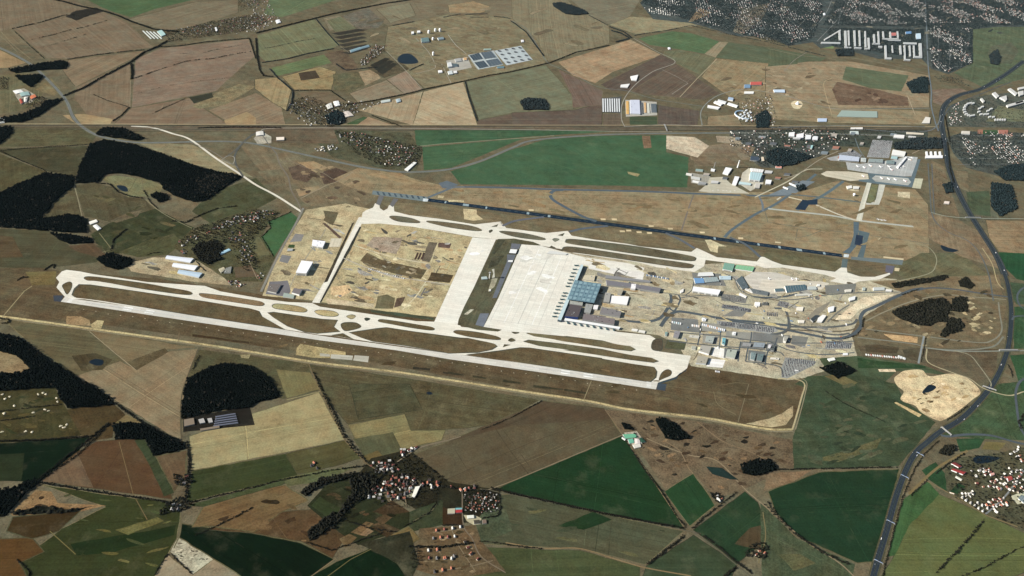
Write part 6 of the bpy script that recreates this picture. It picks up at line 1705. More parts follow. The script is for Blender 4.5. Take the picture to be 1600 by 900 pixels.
cabin_row('cabin in the bright row of site cabins south of the main access road',(640,118),(885,180),13,U3,[WW,WW,(236,240,246),(240,200,170),WW],9,22)
cabin_row('cabin of the small group of white cabins near the loop road',(325,92),(430,112),5,U3,[WW,(190,214,216)],9,20)
cabin_row('cabin of the short row of cabins between the loop road and the bright row',(535,128),(620,138),4,U3,[WW,(232,214,196)],10,22)
cabin_row('cabin in the row below the northern apron, seen among blue containers',(60,270),(300,310),11,U1,[(120,150,190),(230,232,232),(90,120,150),WW],8,18)
cabin_row('cabin in the row by the green meadow in the east',(1010,765),(1390,800),16,U2,[WW,(236,230,220),(214,120,100),WW,(226,222,214)],7,16)
cabin_row('cabin in the mixed camp at the end of the eastern row',(1350,780),(1430,810),6,U2,[WW,(200,206,200)],8,18)
cabin_row('cabin along the road across the middle building site',(500,335),(880,440),18,S6(500,370),[(214,212,206),WW,(170,168,164),(190,180,160)],8,12,4)
cabin_row('cabin at the southern fence beside the white yards',(780,605),(830,612),3,U3,[WW,(190,190,200)],7,12)
# --- the old airport
OLD =[
 ('pale blue long western building of the old terminal',[(346,345),(552,370),(546,412),(336,398)],14,(196,204,216),WHITE,'terminal'),
 ('low grey green main hall of the old terminal',[(652,385),(800,392),(796,428),(644,418)],14,(140,154,150),WALL,'terminal'),
 ('low teal eastern hall of the old terminal',[(834,404),(920,406),(915,440),(830,436)],14,(120,142,140),WALL,'terminal'),
 ('small pale link building of the old terminal',[(570,376),(622,380),(620,420),(570,414)],11,(200,206,200),WALL,'terminal'),
 ('white cargo hall beside the old terminal car park',[(902,290),(1036,314),(1022,358),(890,344)],14,(240,238,228),WHITE,'hall'),
 ('small teal shed below the white cargo hall',[(886,358),(950,364),(945,390),(880,384)],9,(170,200,198),WALL,'hall'),
 ('slanting white pier of the old terminal with a black shadow',[(940,468),(1034,362),(1052,368),(960,478)],13,(242,242,238),WHITE,'terminal'),
 ('white freight shed in the grove north of the old terminal',[(916,134),(1022,140),(1016,172),(910,164)],11,(242,238,230),WHITE,'hall'),
 ('long sandy roof in the grove north of the old terminal',[(1042,108),(1222,120),(1222,136),(1045,130)],7,(220,208,184),WALL,'hall'),
 ('slim white platform roof by the railway',[(462,62),(586,60),(586,80),(462,80)],7,(236,230,220),WALL,'station'),
 ('pale station hall below the platform roof',[(456,98),(540,100),(546,128),(456,120)],9,(206,216,208),WHITE,'station'),
 ('white block at the left of the station road',[(0,136),(50,140),(44,182),(-5,184)],13,(242,242,240),WHITE,'building'),
 ('second white block at the left of the station road',[(66,156),(122,156),(116,190),(60,188)],12,(240,240,238),WHITE,'building'),
 ('pale hut among the golden grass with a white dome near it',[(418,672),(470,664),(478,690),(430,700)],8,(238,234,224),WALL,'building'),
 ('second pale hut of the radar yard in the golden grass',[(490,672),(550,676),(546,700),(492,700)],8,(228,226,216),WALL,'building'),
 ('white farmstead with dark trees beside the motorway in the golden grass',[(1440,828),(1490,832),(1486,856),(1430,852)],8,(236,220,204),WALL,'building'),
 ('white comb shaped freight centre beside the motorway',[(1242,352),(1420,350),(1420,378),(1240,380)],10,(244,242,240),WHITE,'hall'),
]
for lab,q,h,c,wl,ct in OLD:
    o =bld(lab,q,h,c,wl,T9,'flat',name='airport_building' if ct != 'station' else 'railway_building',cat=ct,glass=(ct == 'terminal'),vents=(4 if ct == 'terminal' else 0))
    if 'comb' in lab:
        for k in range(4):
            x =1242 +k *46
            fq =ccw([tuple(Vector(G(a,b,10).xy) -Vector(o.location.xy)) for a,b in T9([(x,310),(x +20,310),(x +26,351),(x +5,351)])])
            MB().prism(fq,0,9.8).make('wing',WHITE,o)
HANG =[
 ('white hangar left of the white control tower',[(432,490),(512,504),(462,578),(395,560)],14,(246,246,246),WHITE),
 ('large pale cyan hangar behind the old apron',[(740,548),(892,562),(856,655),(730,640)],22,(186,214,216),WHITE),
 ('long white roof behind the large pale cyan hangar',[(742,500),(908,520),(892,556),(760,540)],16,(240,238,232),WALL),
 ('tall white workshop at the edge of the old apron',[(546,602),(602,610),(562,708),(512,698)],14,(248,248,248),WHITE),
 ('slim pale cyan wing joined to the tall white workshop',[(604,668),(750,690),(742,714),(592,700)],10,(196,218,216),WALL),
 ('white cube hangar below the village at the old apron',[(936,645),(1006,650),(992,698),(930,694)],16,(246,246,246),WHITE),
 ('pale block below the large pale cyan hangar',[(802,690),(862,690),(852,748),(792,744)],12,(216,210,196),WALL),
 ('white house with a red roof edge in the old airport village',[(1056,474),(1130,474),(1130,500),(1056,496)],9,(226,160,140),WHITE),
 ('dark roofed school above the hangars',[(746,350),(846,360),(836,410),(736,400)],11,(64,78,92),WALL),
 ('white shed below the slim radio tower',[(250,505),(300,514),(290,540),(245,532)],8,(240,240,238),WHITE),
 ('long white barrack at the left end of the old apron',[(20,652),(165,680),(158,702),(15,672)],7,(238,236,230),WALL),
 ('second long white barrack at the left end of the old apron',[(0,600),(110,620),(110,648),(0,628)],8,(206,206,198),WALL),
 ('pale villa at the tip of the old apron',[(-60,560),(10,572),(4,596),(-66,582)],7,(232,228,216),WALL),
 ('teal shed beside the barracks of the old apron',[(60,510),(150,520),(144,544),(54,534)],7,(140,168,160),WALL),
 ('white apartment block at the northern road',[(1226,55),(1292,50),(1288,104),(1222,100)],16,(246,244,240),WHITE),
 ('long white apartment block right of the northern white block',[(1320,78),(1406,62),(1402,120),(1314,122)],16,(244,242,240),WHITE),
 ('third white block at the northern road',[(1432,86),(1502,90),(1494,132),(1426,128)],14,(236,238,236),WHITE),
 ('fourth white block at the northern road',[(1530,100),(1580,104),(1575,140),(1524,136)],13,(236,238,236),WHITE),
 ('teal slab in the village grove',[(1500,214),(1525,214),(1510,256),(1488,252)],12,(170,210,206),WALL),
 ('pale yellow hall beside the village houses',[(880,360),(905,362),(914,410),(886,412)],10,(224,206,176),WALL),
]
for lab,q,h,c,wl in HANG:bld(lab,q,h,c,wl,T10,'flat',name='hangar' if 'hangar' in lab else 'airport_building',cat='hangar' if 'hangar' in lab else 'building',door=('hangar' in lab),seams=(4 if 'cyan hangar' in lab else 0))
for lab,q in (('long white aircraft shelter on the grey parking apron',[(1232,678),(1356,728),(1342,746),(1222,694)]),('short white aircraft shelter on the grey parking apron',[(1152,724),(1218,750),(1208,766),(1146,740)])):
    bld(lab,q,7,(244,244,242),WALL,T10,'arch',name='aircraft_shelter',cat='shelter')
def rise_of(bx,by,ty):
    b =G(bx,by)
    lo,hi =0,300
    for _ in range(30):
        m =(lo +hi) /2
        if unproject_back(b +Vector((0,0,m)))[1] >ty:lo =m
        else:hi =m
    return b,lo
def tower(label,bx,by,ty,r,mat,name='control_tower',cat='tower',head=2.0):
    b,h =rise_of(bx,by,ty)
    o =newobj(name,None); o.location =(b.x,b.y,ground_z(b)); tag(o,label,cat)
    MB().cyl((0,0),r,r *.75,0,h *.8,16).make('shaft',mat,o)
    c =MB().cyl((0,0),r *.8,r *head *.7,h *.8,h *.86,16); c.cyl((0,0),r *head *.7,r *head *.7,h *.86,h *.88,16).make('platform',mat,o)
    cb =MB().cyl((0,0),r *head *.55,r *head *.65,h *.88,h *.95,16).make('cabin',GLASS,o)
    MB().cyl((0,0),r *head *.7,r *head *.6,h *.95,h *.97,16).make('roof',mat,o)
    MB().cyl((0,0),.5,.2,h *.97,h,6).make('antenna',STEEL,o)
tower('tall white control tower behind the hangars of the old apron',1152.2,262,250.4,6.5,WHITE,head=1.5)
tower('slim grey radio tower at the left of the old apron hangars',1115.5,262.5,253.5,3.2,GREYW,'radio_tower',head=1.7)
b =G(1334,306)
o =newobj('radar_dome',None); o.location =(b.x,b.y,ground_z(b)); tag(o,'white radar dome standing in the golden airfield grass','radar')
MB().cyl((0,0),7,7,0,9,20).make('base',WHITE,o)
m =MB(); n =20
for j in range(7):
    a =-.4 +j *(1.97 /6); m.v += [(13 *math.cos(a) *math.cos(i *6.28318 /n),13 *math.cos(a) *math.sin(i *6.28318 /n),16 +13 *math.sin(a)) for i in range(n)]
    if j:m.f += [((j -1) *n +i,(j -1) *n +(i +1) % n,j *n +(i +1) % n,j *n +i) for i in range(n)]
m.make('dome',WHITE,o)
b =G(1245.5,163)
o =newobj('tent_church',None); o.location =(b.x,b.y,ground_z(b)); tag(o,'white pointed tent building on a round sandy yard by the northern road','building')
F('building_site',(206,192,160),[(1236,162),(1240,158),(1250,158),(1254,163),(1249,170),(1240,169)],ONE,M_SOIL,sm=True)
MB().cyl((0,0),22,22,0,5,8).make('wall',WALL,o); MB().cyl((0,0),24,1.5,5,38,8).make('roof',P(240,242,240),o)
# --- the business parks of the north
NP =at(920,100,5.0)
for i in range(8):
    x =106 +i *18
    bld('loading shed in the striped freight yard west of the white logistics hall',[(x,270),(x +9,270),(x +12,374),(x +3,374)],7,(226,228,226),DARKM,NP,'flat','loading_shed','shed',group='loading sheds of the freight yard')
F('car_park',(92,92,88),[(100,268),(255,254),(248,386),(104,376)],NP,M_ASPH,amp=0)
F('car_park',(176,172,160),[(285,280),(530,296),(534,400),(290,412)],NP,M_ASPH,amp=0)
NORTH =[
 ('large pale grey logistics hall right of the striped freight yard',[(322,280),(396,280),(402,390),(325,386)],13,(206,210,222)),
 ('long narrow orange stack of goods left of the logistics hall',[(290,290),(310,290),(313,392),(292,392)],6,(222,176,104)),
 ('narrow dark store right of the logistics hall',[(404,300),(420,300),(424,388),(408,388)],7,(96,100,100)),
 ('narrow sandy store of the goods yard',[(430,300),(446,302),(450,380),(434,380)],7,(208,170,120)),
 ('narrow pale store of the goods yard',[(456,304),(472,306),(476,380),(460,378)],7,(206,206,190)),
 ('dark grey store at the right end of the goods yard',[(484,310),(526,310),(530,376),(488,376)],8,(92,102,106)),
 ('white market hall beside the ring road',[(326,96),(386,84),(372,128),(336,124)],12,(246,244,240)),
 ('small white workshop below the white market hall',[(250,162),(320,154),(302,184),(246,180)],9,(238,236,230)),
 ('lowest white office bar inside the bend of the road',[(930,320),(1026,336),(1012,350),(928,336)],12,(248,246,244)),
 ('upper white office bar inside the bend of the road',[(990,286),(1050,308),(1032,322),(976,298)],12,(240,238,232)),
 ('white office bar near the blue roof',[(1012,276),(1076,294),(1066,308),(1006,288)],12,(232,232,228)),
 ('right white office bar above the round office ring',[(1092,300),(1166,324),(1156,336),(1082,312)],12,(246,246,242)),
 ('blue grey office block above the office bars',[(1092,258),(1130,264),(1126,284),(1086,276)],14,(176,196,216)),
 ('blue store with a dark yard below the red roof',[(1216,160),(1262,160),(1262,186),(1214,186)],10,(120,150,176)),
 ('red roofed store by the northern road',[(1262,140),(1350,138),(1350,162),(1262,164)],10,(196,96,84)),
 ('slim white petrol station by the northern road',[(1216,214),(1290,214),(1286,232),(1214,232)],7,(242,240,232)),
 ('blue and white car dealer by the northern road',[(1442,200),(1530,200),(1532,222),(1450,220)],9,(200,216,230)),
]
for lab,q,h,c in NORTH:bld(lab,q,h,c,WHITE,NP,'flat','business_hall','hall',vents=(5 if 'logistics' in lab else 0))
def ring(label,T,cx,cy,r_,a0,a1,col,h=12,w_=14):
    c =G(*T([(cx,cy)])[0]); o =newobj('office_ring',None); o.location =(c.x,c.y,ground_z(c)); tag(o,label,'office')
    n =18; inn =[]; out =[]
    for i in range(n +1):
        a =math.radians(a0 +(a1 -a0) *i /n)
        inn.append(((r_ -w_ /2) *math.cos(a),(r_ -w_ /2) *math.sin(a))); out.append(((r_ +w_ /2) *math.cos(a),(r_ +w_ /2) *math.sin(a)))
    for z0,z1,nm,mt,gq in ((0,h -.5,'wall',WHITE,0),(h -.5,h,'roof',P(*col),.3)):
        m =MB()
        for i in range(n):m.prism(ccw([inn[i],out[i],out[i +1],inn[i +1]]),z0,z1)
        m.make(nm,mt,o)
ring('blue grey half ring of offices around a round courtyard in the north',NP,1215,402,105,90,290,(150,176,196))
for i in range(16):
    a =i *.39; rr =16 +36 *((i *7) % 5) /5
    x,y =1225 +rr *1.3 *math.cos(a),402 +rr *math.sin(a)
    bld('white pavilion inside the half ring of offices',[(x,y),(x +11,y -3),(x +15,y +6),(x +3,y +9)],9,(226,232,234),WHITE,NP,'flat','office_pavilion','office',group='pavilions inside the office ring')
bld('pale green striped greenhouse between the railway and the northern road',[(430,728),(460,690),(682,696),(684,734)],6,(160,178,166),WALL,S4(3,0),'flat','greenhouse','greenhouse',seams=9)
bld('white depot hall at the end of the northern railway spur',[(960,770),(985,730),(1015,735),(1010,770)],9,(226,220,206),WALL,S4(3,0),'flat','business_hall','hall')
bld('blue white shed beside the northern railway',[(310,740),(368,740),(366,760),(312,760)],8,(190,206,226),WHITE,S4(3,0),'flat','business_hall','hall')
AP =S4(3,0)
BARS =[(392,196,10,60,-40),(412,192,10,62,-36),(432,190,10,62,-20)]
k =0
for x0,y0,x1,y1 in ((440,190,452,252),(476,192,490,294),(498,190,508,284),(534,190,546,290),(566,190,576,288),(602,194,612,296),(622,236,634,302),(656,214,668,272),(684,196,694,268),(714,196,724,240),(758,198,768,240),(804,196,814,236),(728,284,740,358),(772,284,780,330),(820,284,832,340),(848,282,858,370),(880,284,890,352),(906,284,916,360),(942,270,960,350)):
    k += 1
    bld('white slab block standing north to south on the northern housing estate',[(x0,y0),(x1,y0),(x1 +4,y1),(x0 +4,y1)],13,(196,198,194),WALL,AP,'flat','apartment_block','apartments',group='slab blocks of the northern estate')
for x0,y0,x1,y1 in ((332,262,452,272),(480,292,520,300),(540,294,584,302),(604,300,636,306),(654,268,700,276),(716,238,766,246),(768,238,818,248),(752,246,830,254),(846,264,930,276),(732,358,772,368),(850,368,890,376),(912,360,964,350),(690,286,714,296)):
    bld('white slab block standing east to west on the northern housing estate',[(x0,y0),(x1,y0 +2),(x1,y1 +2),(x0,y1)],13,(190,192,188),WALL,AP,'flat','apartment_block','apartments',group='cross slab blocks of the northern estate')
for i in range(7):
    x =350 +i *15
    bld('white house of the slanting row left of the northern estate',[(x,246 -i *9),(x +12,238 -i *9),(x +16,244 -i *9),(x +4,252 -i *9)],11,(204,204,198),WALL,AP,'flat','row_house','house',group='slanting row of white houses')
bld('pale blue school in the northern estate',[(924,210),(954,208),(956,242),(926,244)],12,(200,220,230),WHITE,AP,'flat','school','school')
bld('red roofed school court in the northern estate',[(770,205),(800,204),(802,222),(772,224)],12,(196,120,110),WHITE,AP,'flat','school','school')
bld('blue roofed gym in the northern estate',[(860,198),(895,196),(896,210),(862,212)],11,(110,150,190),WHITE,AP,'flat','school','school')
COURT =[('left wing of the white court block at the motorway exit',[(1402,582),(1420,574),(1446,600),(1430,610)]),('long lower wing of the white court block at the motorway exit',[(1448,608),(1490,596),(1494,622),(1484,630)]),('upper wing of the white court block at the motorway exit',[(1500,556),(1516,550),(1560,582),(1548,594)]),('right wing of the white court block at the motorway exit',[(1564,572),(1596,566),(1598,590),(1572,598)]),
 ('white slab below the court block',[(1490,656),(1592,628),(1600,640),(1500,668)]),('white slab right at the picture edge below the court block',[(1545,640),(1600,625),(1604,634),(1552,650)]),('upper white slab right of the court block at the picture edge',[(1562,548),(1606,540),(1606,552),(1566,560)]),('small white slab along the exit road',[(1328,616),(1338,612),(1356,632),(1346,638)])]
for lab,q in COURT:bld(lab,q,16,(208,206,198),WALL,AP,'flat','apartment_block','apartments')
for cx,cy,n,r0 in ((1270,682,11,42),(1345,690,5,26),(1400,705,5,28)):
    for i in range(n):
        a =1.2 +i *4.2 /n
        x,y =cx +r0 *math.cos(a),cy +r0 *.95 *math.sin(a)
        bld('white block curving round the court of the estate by the motorway exit',[(x -9,y -3),(x +7,y -6),(x +9,y +2),(x -7,y +5)],14,(208,208,202),WALL,AP,'flat','apartment_block','apartments',group='curved white blocks by the motorway exit')
for i in range(5):
    x =1416 +i *15
    bld('small white block in the row below the curved estate',[(x,742),(x +9,740),(x +11,752),(x +2,754)],11,(206,206,200),WALL,AP,'flat','apartment_block','apartments',group='row of small white blocks')
bld('red running track stand beside the green pitch in the upper right',[(1440,812),(1500,812),(1500,836),(1442,836)],6,(170,112,92),WALL,AP,'flat','sports_hall','hall')
F('sports_ground',(150,104,84),[(1310,810),(1344,810),(1344,838),(1310,838)],AP,M_FIELD,amp=0)
F('sports_ground',(60,96,62),[(1344,814),(1432,814),(1434,840),(1342,838)],AP,M_FIELD,amp=0)
bld('pale school beside the green pitch in the upper right',[(1212,818),(1262,820),(1262,838),(1212,834)],11,(214,206,190),WHITE,AP,'flat','school','school')
# --- sewage works
SW =S6(640,20)
F('building_slab',(170,178,176),[(606,440),(872,392),(976,542),(716,592)],SW,M_CONC,amp=0)
F('building_slab',(176,184,184),[(880,396),(1160,344),(1284,490),(1010,548)],SW,M_CONC,amp=0)
M_TANKW =paint((0.02,0.03,0.038),rough=.25,spec=.4,var=.2)
for lab,q,c in (('upper left dark settling basin of the sewage works',[(620,446),(722,420),(766,480),(665,500)],(44,62,70)),('upper right grey settling basin of the sewage works',[(736,416),(850,400),(906,466),(782,482)],(74,88,94)),('lower left dark settling basin of the sewage works',[(672,520),(772,500),(826,560),(727,580)],(44,62,70)),('lower right grey settling basin of the sewage works',[(790,500),(916,476),(970,536),(836,560)],(74,88,94))):
    q2 =ccw([tuple(G(x,y).xy) for x,y in SW(q)]); o,q2 =root_at('settling_basin',q2,lab,'basin')
    m =MB(); inner =grow(q2,-1.5)
    for i in range(4):m.prism([q2[i],q2[(i +1) % 4],inner[(i +1) % 4],inner[i]],0,2.5)
    m.make('rim',GREYW,o); MB().prism(inner,.2,1.4).make('water',P(*c,rough=.3,spec=.4),o)
    for k in (1,2,3):
        a,b_ =Vector(inner[0]).lerp(Vector(inner[1]),k /4),Vector(inner[3]).lerp(Vector(inner[2]),k /4)
        e =(b_ -a).normalized(); MB().box((a +b_) /2,e,Vector((-e.y,e.x)),(b_ -a).length /2,.6,1.5,2.4).make('walkway',GREYW,o)
parts =None
for x,y in ((935,400),(1008,387),(1080,375),(1150,367),(965,437),(1035,425),(1105,412),(1180,403),(1000,480),(1070,467),(1140,458),(1215,446),(1028,518),(1100,507),(1170,494),(1245,486)):
    c =G(*SW([(x,y)])[0]); o =newobj('clarifier_tank',None); o.location =(c.x,c.y,ground_z(c))
    tag(o,'round dark clarifier tank in the four rows of tanks of the sewage works','tank','round clarifier tanks of the sewage works')
    if parts is None:
        m =MB(); m.cyl((0,0),25,25,0,4,28,False); m.cyl((0,0),23.5,23.5,0,4,28,False)
        k =len(m.v); m.f += [(28 +i,28 +(i +1) % 28,84 +(i +1) % 28,84 +i) for i in range(28)]
        parts =[m.make('rim',GREYW,o),MB().cyl((0,0),23.4,23.4,.5,2.2,28).make('water',M_TANKW,o),MB().box((11,0),(1,0),(0,1),12,.8,2.6,4.4).make('scraper_bridge',GREYW,o),MB().cyl((0,0),2.4,2.4,2.3,4.6,12).make('centre_column',GREYW,o)]
    else:
        for s_ in parts:
            kx =s_.copy(); COL.objects.link(kx); kx.parent =o
def tank(label,x,y,r_,h,T=SW,group=None):
    c =G(*T([(x,y)])[0]); o =newobj('digester_tank',None); o.location =(c.x,c.y,ground_z(c)); tag(o,label,'tank',group)
    MB().cyl((0,0),r_,r_,0,h *.75,20).make('wall',WHITE,o); MB().cyl((0,0),r_ +.3,r_ *.25,h *.75,h,20).make('roof',P(244,244,242),o)
tank('left one of the three tall white digesters of the sewage works',200,212,16,40); tank('middle one of the three tall white digesters of the sewage works',268,192,15,38); tank('right one of the three tall white digesters of the sewage works',316,194,16,42)
tank('white digester standing below the three tall digesters',244,282,15,34); tank('lone white digester beside the lane of the sewage works',246,442,13,46)
SWB =[('white hall left of the digesters',[(18,196),(44,194),(44,216),(20,218)],15,(244,244,240)),('second white hall left of the digesters',[(78,186),(110,184),(112,204),(80,206)],15,(240,240,236)),('teal machine hall below the digesters',[(118,262),(196,256),(206,296),(124,306)],14,(96,124,122)),('blue grey hall right of the lower digester',[(290,258),(350,250),(360,270),(300,280)],12,(120,140,146)),('white house at the lane bend of the sewage works',[(296,600),(336,596),(342,620),(302,624)],10,(242,240,236)),('white machine house of the sewage works',[(392,520),(430,512),(446,556),(400,562)],16,(214,216,212)),('dark machine house of the sewage works',[(446,530),(496,528),(500,556),(450,558)],10,(84,100,104)),('lower white shed of the sewage works',[(396,610),(440,600),(452,636),(408,642)],10,(206,212,208)),('second lower white shed of the sewage works',[(456,606),(490,602),(496,624),(462,628)],10,(232,230,226)),('orange roofed shed of the sewage works',[(560,470),(590,464),(600,490),(566,494)],8,(206,168,120)),('flat grey filter hall of the sewage works',[(470,480),(530,470),(545,500),(480,510)],7,(170,170,164)),('slim green shed above the basins',[(772,374),(850,372),(850,384),(774,388)],8,(140,166,152)),('slim teal shed below the basins',[(910,560),(985,556),(985,572),(912,576)],8,(90,130,140)),('white pump house above the clarifier tanks',[(1160,282),(1186,280),(1192,300),(1166,304)],9,(232,230,230))]
for lab,q,h,c in SWB:bld(lab,q,h,c,WHITE,SW,'flat','works_building','building')
F('building_slab',(160,156,144),[(380,500),(600,460),(650,570),(420,620)],SW,M_ASPH,amp=0)
# --- farms, halls and yards south of the runway and far left
V6 =S6(560,690); VR =at(1440,690,10.0)
F('building_site',(40,38,34),[(1145,815),(1560,738),(1592,856),(1145,900)],S4(0,2),M_FIELD,amp=0)
for i in range(5):
    y =796 +i *14
    bld('long blue grey shed in the dark walled yard below the round black wood',[(1346 -i *3,y +6),(1470 +i *4,y -14),(1473 +i *4,y -8),(1349 -i *3,y +12)],6,(98,102,116),GREYW,S4(0,2),'flat','yard_shed','shed',group='long sheds of the dark yard')
for lab,q in (('white topped shed at the left of the dark walled yard',[(1240,822),(1272,814),(1282,840),(1250,846)]),('second white topped shed in the dark walled yard',[(1296,816),(1322,812),(1330,838),(1306,842)]),('brown shed with pale roof at the left edge of the dark walled yard',[(1150,822),(1210,812),(1216,850),(1152,864)]),('low long shed at the foot of the dark walled yard',[(1250,880),(1370,860),(1372,872),(1254,892)])):
    bld(lab,q,8,(176,172,166) if 'white' in lab else (128,112,92),GREYW,S4(0,2),'flat','yard_shed','shed')
GR =S4(2,3)
for lab,q,c in (('large green roofed stable beside the dark green triangle field',[(692,14),(764,10),(786,30),(710,40)],(110,176,140)),('second green roofed stable below the large green one',[(724,44),(756,40),(762,64),(734,70)],(112,178,150)),('dark green roofed stable at the right of the green roofed yard',[(790,40),(812,34),(836,60),(810,66)],(40,84,64)),('white house between the green roofed stables',[(764,40),(800,44),(800,72),(770,74)],(226,214,204)),('pale house below the green roofed stables',[(754,80),(800,72),(806,92),(768,100)],(216,210,196)),('white store at the lower left of the green roofed yard',[(690,28),(712,42),(706,50),(686,36)],(206,210,200))):
    bld(lab,q,7,c,WALL,GR,'gable','stable','farm building')
F('building_site',(176,166,148),[(975,676),(995,674),(1007,690),(995,700),(984,692)],ONE,M_SOIL)
bld('white flat hall beside the village street below the runway',[(594,470),(642,462),(588,578),(556,572)],8,(244,240,224),WALL,V6,'flat','village_hall','hall')
F('car_park',(150,146,122),[(520,480),(590,470),(556,580),(490,590)],V6,M_ASPH,amp=0)
bld('beige market roof beside the red roofed market at the dense cottage colony',[(930,700),(1006,695),(1004,748),(928,750)],6,(182,176,150),WALL,V6,'flat','market_hall','shop')
bld('red roofed market beside the dense cottage colony',[(1012,712),(1080,708),(1080,736),(1014,742)],7,(170,62,60),WALL,V6,'flat','market_hall','shop')
bld('teal roofed strip of the red roofed market',[(1012,692),(1080,690),(1080,707),(1012,711)],6,(120,170,170),WALL,V6,'flat','market_hall','shop')
F('building_site',(176,168,138),[(1095,765),(1220,770),(1280,800),(1280,860),(1200,870),(1130,830)],V6,M_ASPH,amp=0)
for lab,q,c in (('white store of the yard below the dense cottage colony',[(1130,770),(1200,765),(1205,795),(1140,800)],(226,226,210)),('dark store of the yard below the dense cottage colony',[(1200,820),(1260,815),(1265,850),(1205,855)],(70,66,56)),('round topped store at the corner below the dense cottage colony',[(1290,815),(1330,812),(1335,850),(1295,855)],(120,100,84))):
    bld(lab,q,7,c,WALL,V6,'flat','store_building','building')
for lab,q,c,h in (('long dark red roofed inn with a white front',[(498,412),(702,470),(652,506),(470,436)],(150,44,40),12),('upper dark red roof of the inn behind the court',[(470,336),(540,318),(640,384),(590,400)],(120,48,44),11),('long pale roof in front of the red roofed inn',[(544,528),(640,584),(622,604),(530,550)],(206,204,184),6),('red roofed guest house in the village of white cubes',[(1330,548),(1400,530),(1430,584),(1360,612)],(168,66,56),11),('white gabled house with pink roof in the village of white cubes',[(1070,496),(1130,480),(1142,512),(1086,528)],(222,170,156),9),('small beige clubhouse beside the dark sports ground',[(442,784),(500,802),(512,816),(452,798)],(226,206,178),5)):
    bld(lab,q,h,c,WHITE,VR,'gable','inn' if 'inn' in lab else 'large_house','house')
bld('blue glazed nursery hall at the lower right edge',[(1510,885),(1560,830),(1660,900),(1600,960)],8,(90,116,124),WALL,VR,'flat','greenhouse','greenhouse',seams=5)
F('building_site',(190,188,160),[(1400,850),(1530,800),(1600,790),(1640,940),(1500,980),(1420,900)],VR,M_ASPH,amp=0)
WF =S4(0,0)
F('building_site',(150,142,124),[(78,566),(150,552),(232,600),(200,640),(130,650)],WF,M_SOIL)
for lab,q,c in (('white main barn of the far left farmstead',[(80,566),(128,558),(150,574),(100,584)],(238,236,226)),('teal roofed barn of the far left farmstead',[(120,578),(176,570),(186,592),(132,600)],(150,176,170)),('orange roofed barn of the far left farmstead',[(184,602),(216,588),(228,604),(194,618)],(216,128,88)),('red roofed barn of the far left farmstead',[(118,620),(132,612),(144,640),(130,648)],(170,80,62)),('small white barn of the far left farmstead',[(150,606),(172,602),(166,634),(150,636)],(226,222,210)),('white warehouse at the left edge by the railway',[(-20,738),(26,732),(28,764),(-20,770)],(226,226,218))):
    bld(lab,q,9,c,WALL,WF,'gable','barn','barn')
for i in range(4):
    x =890 +i *22
    bld('long white greenhouse in the dark yard of the upper left village',[(x,192 +i *2),(x +6,191 +i *2),(x +58,240),(x +52,242)],5,(206,214,206),WALL,WF,'flat','greenhouse','greenhouse',group='long greenhouses of the upper left village')
bld('pale teal hall beside the long greenhouses of the upper left village',[(980,196),(1010,186),(1036,214),(1008,226)],9,(176,206,200),WALL,WF,'flat','industrial_hall','hall')
bld('white farm hall at the end of the far upper left village',[(1340,172),(1352,168),(1362,190),(1350,194)],9,(240,240,236),WHITE,WF,'gable','barn','barn')
U8 =S4(1,0)
for lab,q,c in (('white church hall in the upper left village',[(482,634),(515,628),(526,656),(494,664)],(244,244,240)),('pale hall beside the upper left village pond',[(540,700),(580,690),(610,720),(560,730)],(216,204,190)),('white farm roof left of the church hall',[(436,656),(470,640),(480,670),(450,680)],(222,220,210)),('long teal glasshouse near the tan field',[(586,312),(650,292),(660,304),(592,326)],(116,150,160)),('second teal glasshouse near the tan field',[(650,294),(704,278),(710,290),(658,304)],(110,140,150)),('long pale stable by the two tan fields',[(780,628),(838,618),(840,632),(784,642)],(196,204,196)),('short pale stable by the two tan fields',[(874,620),(900,614),(906,632),(880,640)],(170,186,190)),('white petrol station by the railway bend',[(126,858),(176,856),(176,874),(128,876)],(240,226,208)),('white depot at the railway bend',[(0,824),(44,818),(48,842),(0,848)],(226,222,210)),('white house of the farm village at the very top',[(120,126),(146,120),(156,138),(130,146)],(240,240,238))):
    bld(lab,q,9,c,WALL,U8,'gable' if len(q) == 4 and 'station' not in lab else 'flat','village_hall','hall')
bld('long white hall at the edge of the settlement by the bright green meadow',[(928,158),(986,112),(1004,116),(950,166)],9,(240,240,232),WALL,S4(1,1),'flat','industrial_hall','hall')
bld('white cube barn alone on the upper right green meadow',[(974,296),(988,294),(992,306),(978,308)],9,(246,246,246),WHITE,S4(2,0),'gable','barn','barn')
bld('white house in the top right lawn',[(345,82),(356,80),(360,92),(348,94)],10,(246,246,246),WHITE,S4(3,0),'gable','house','house')
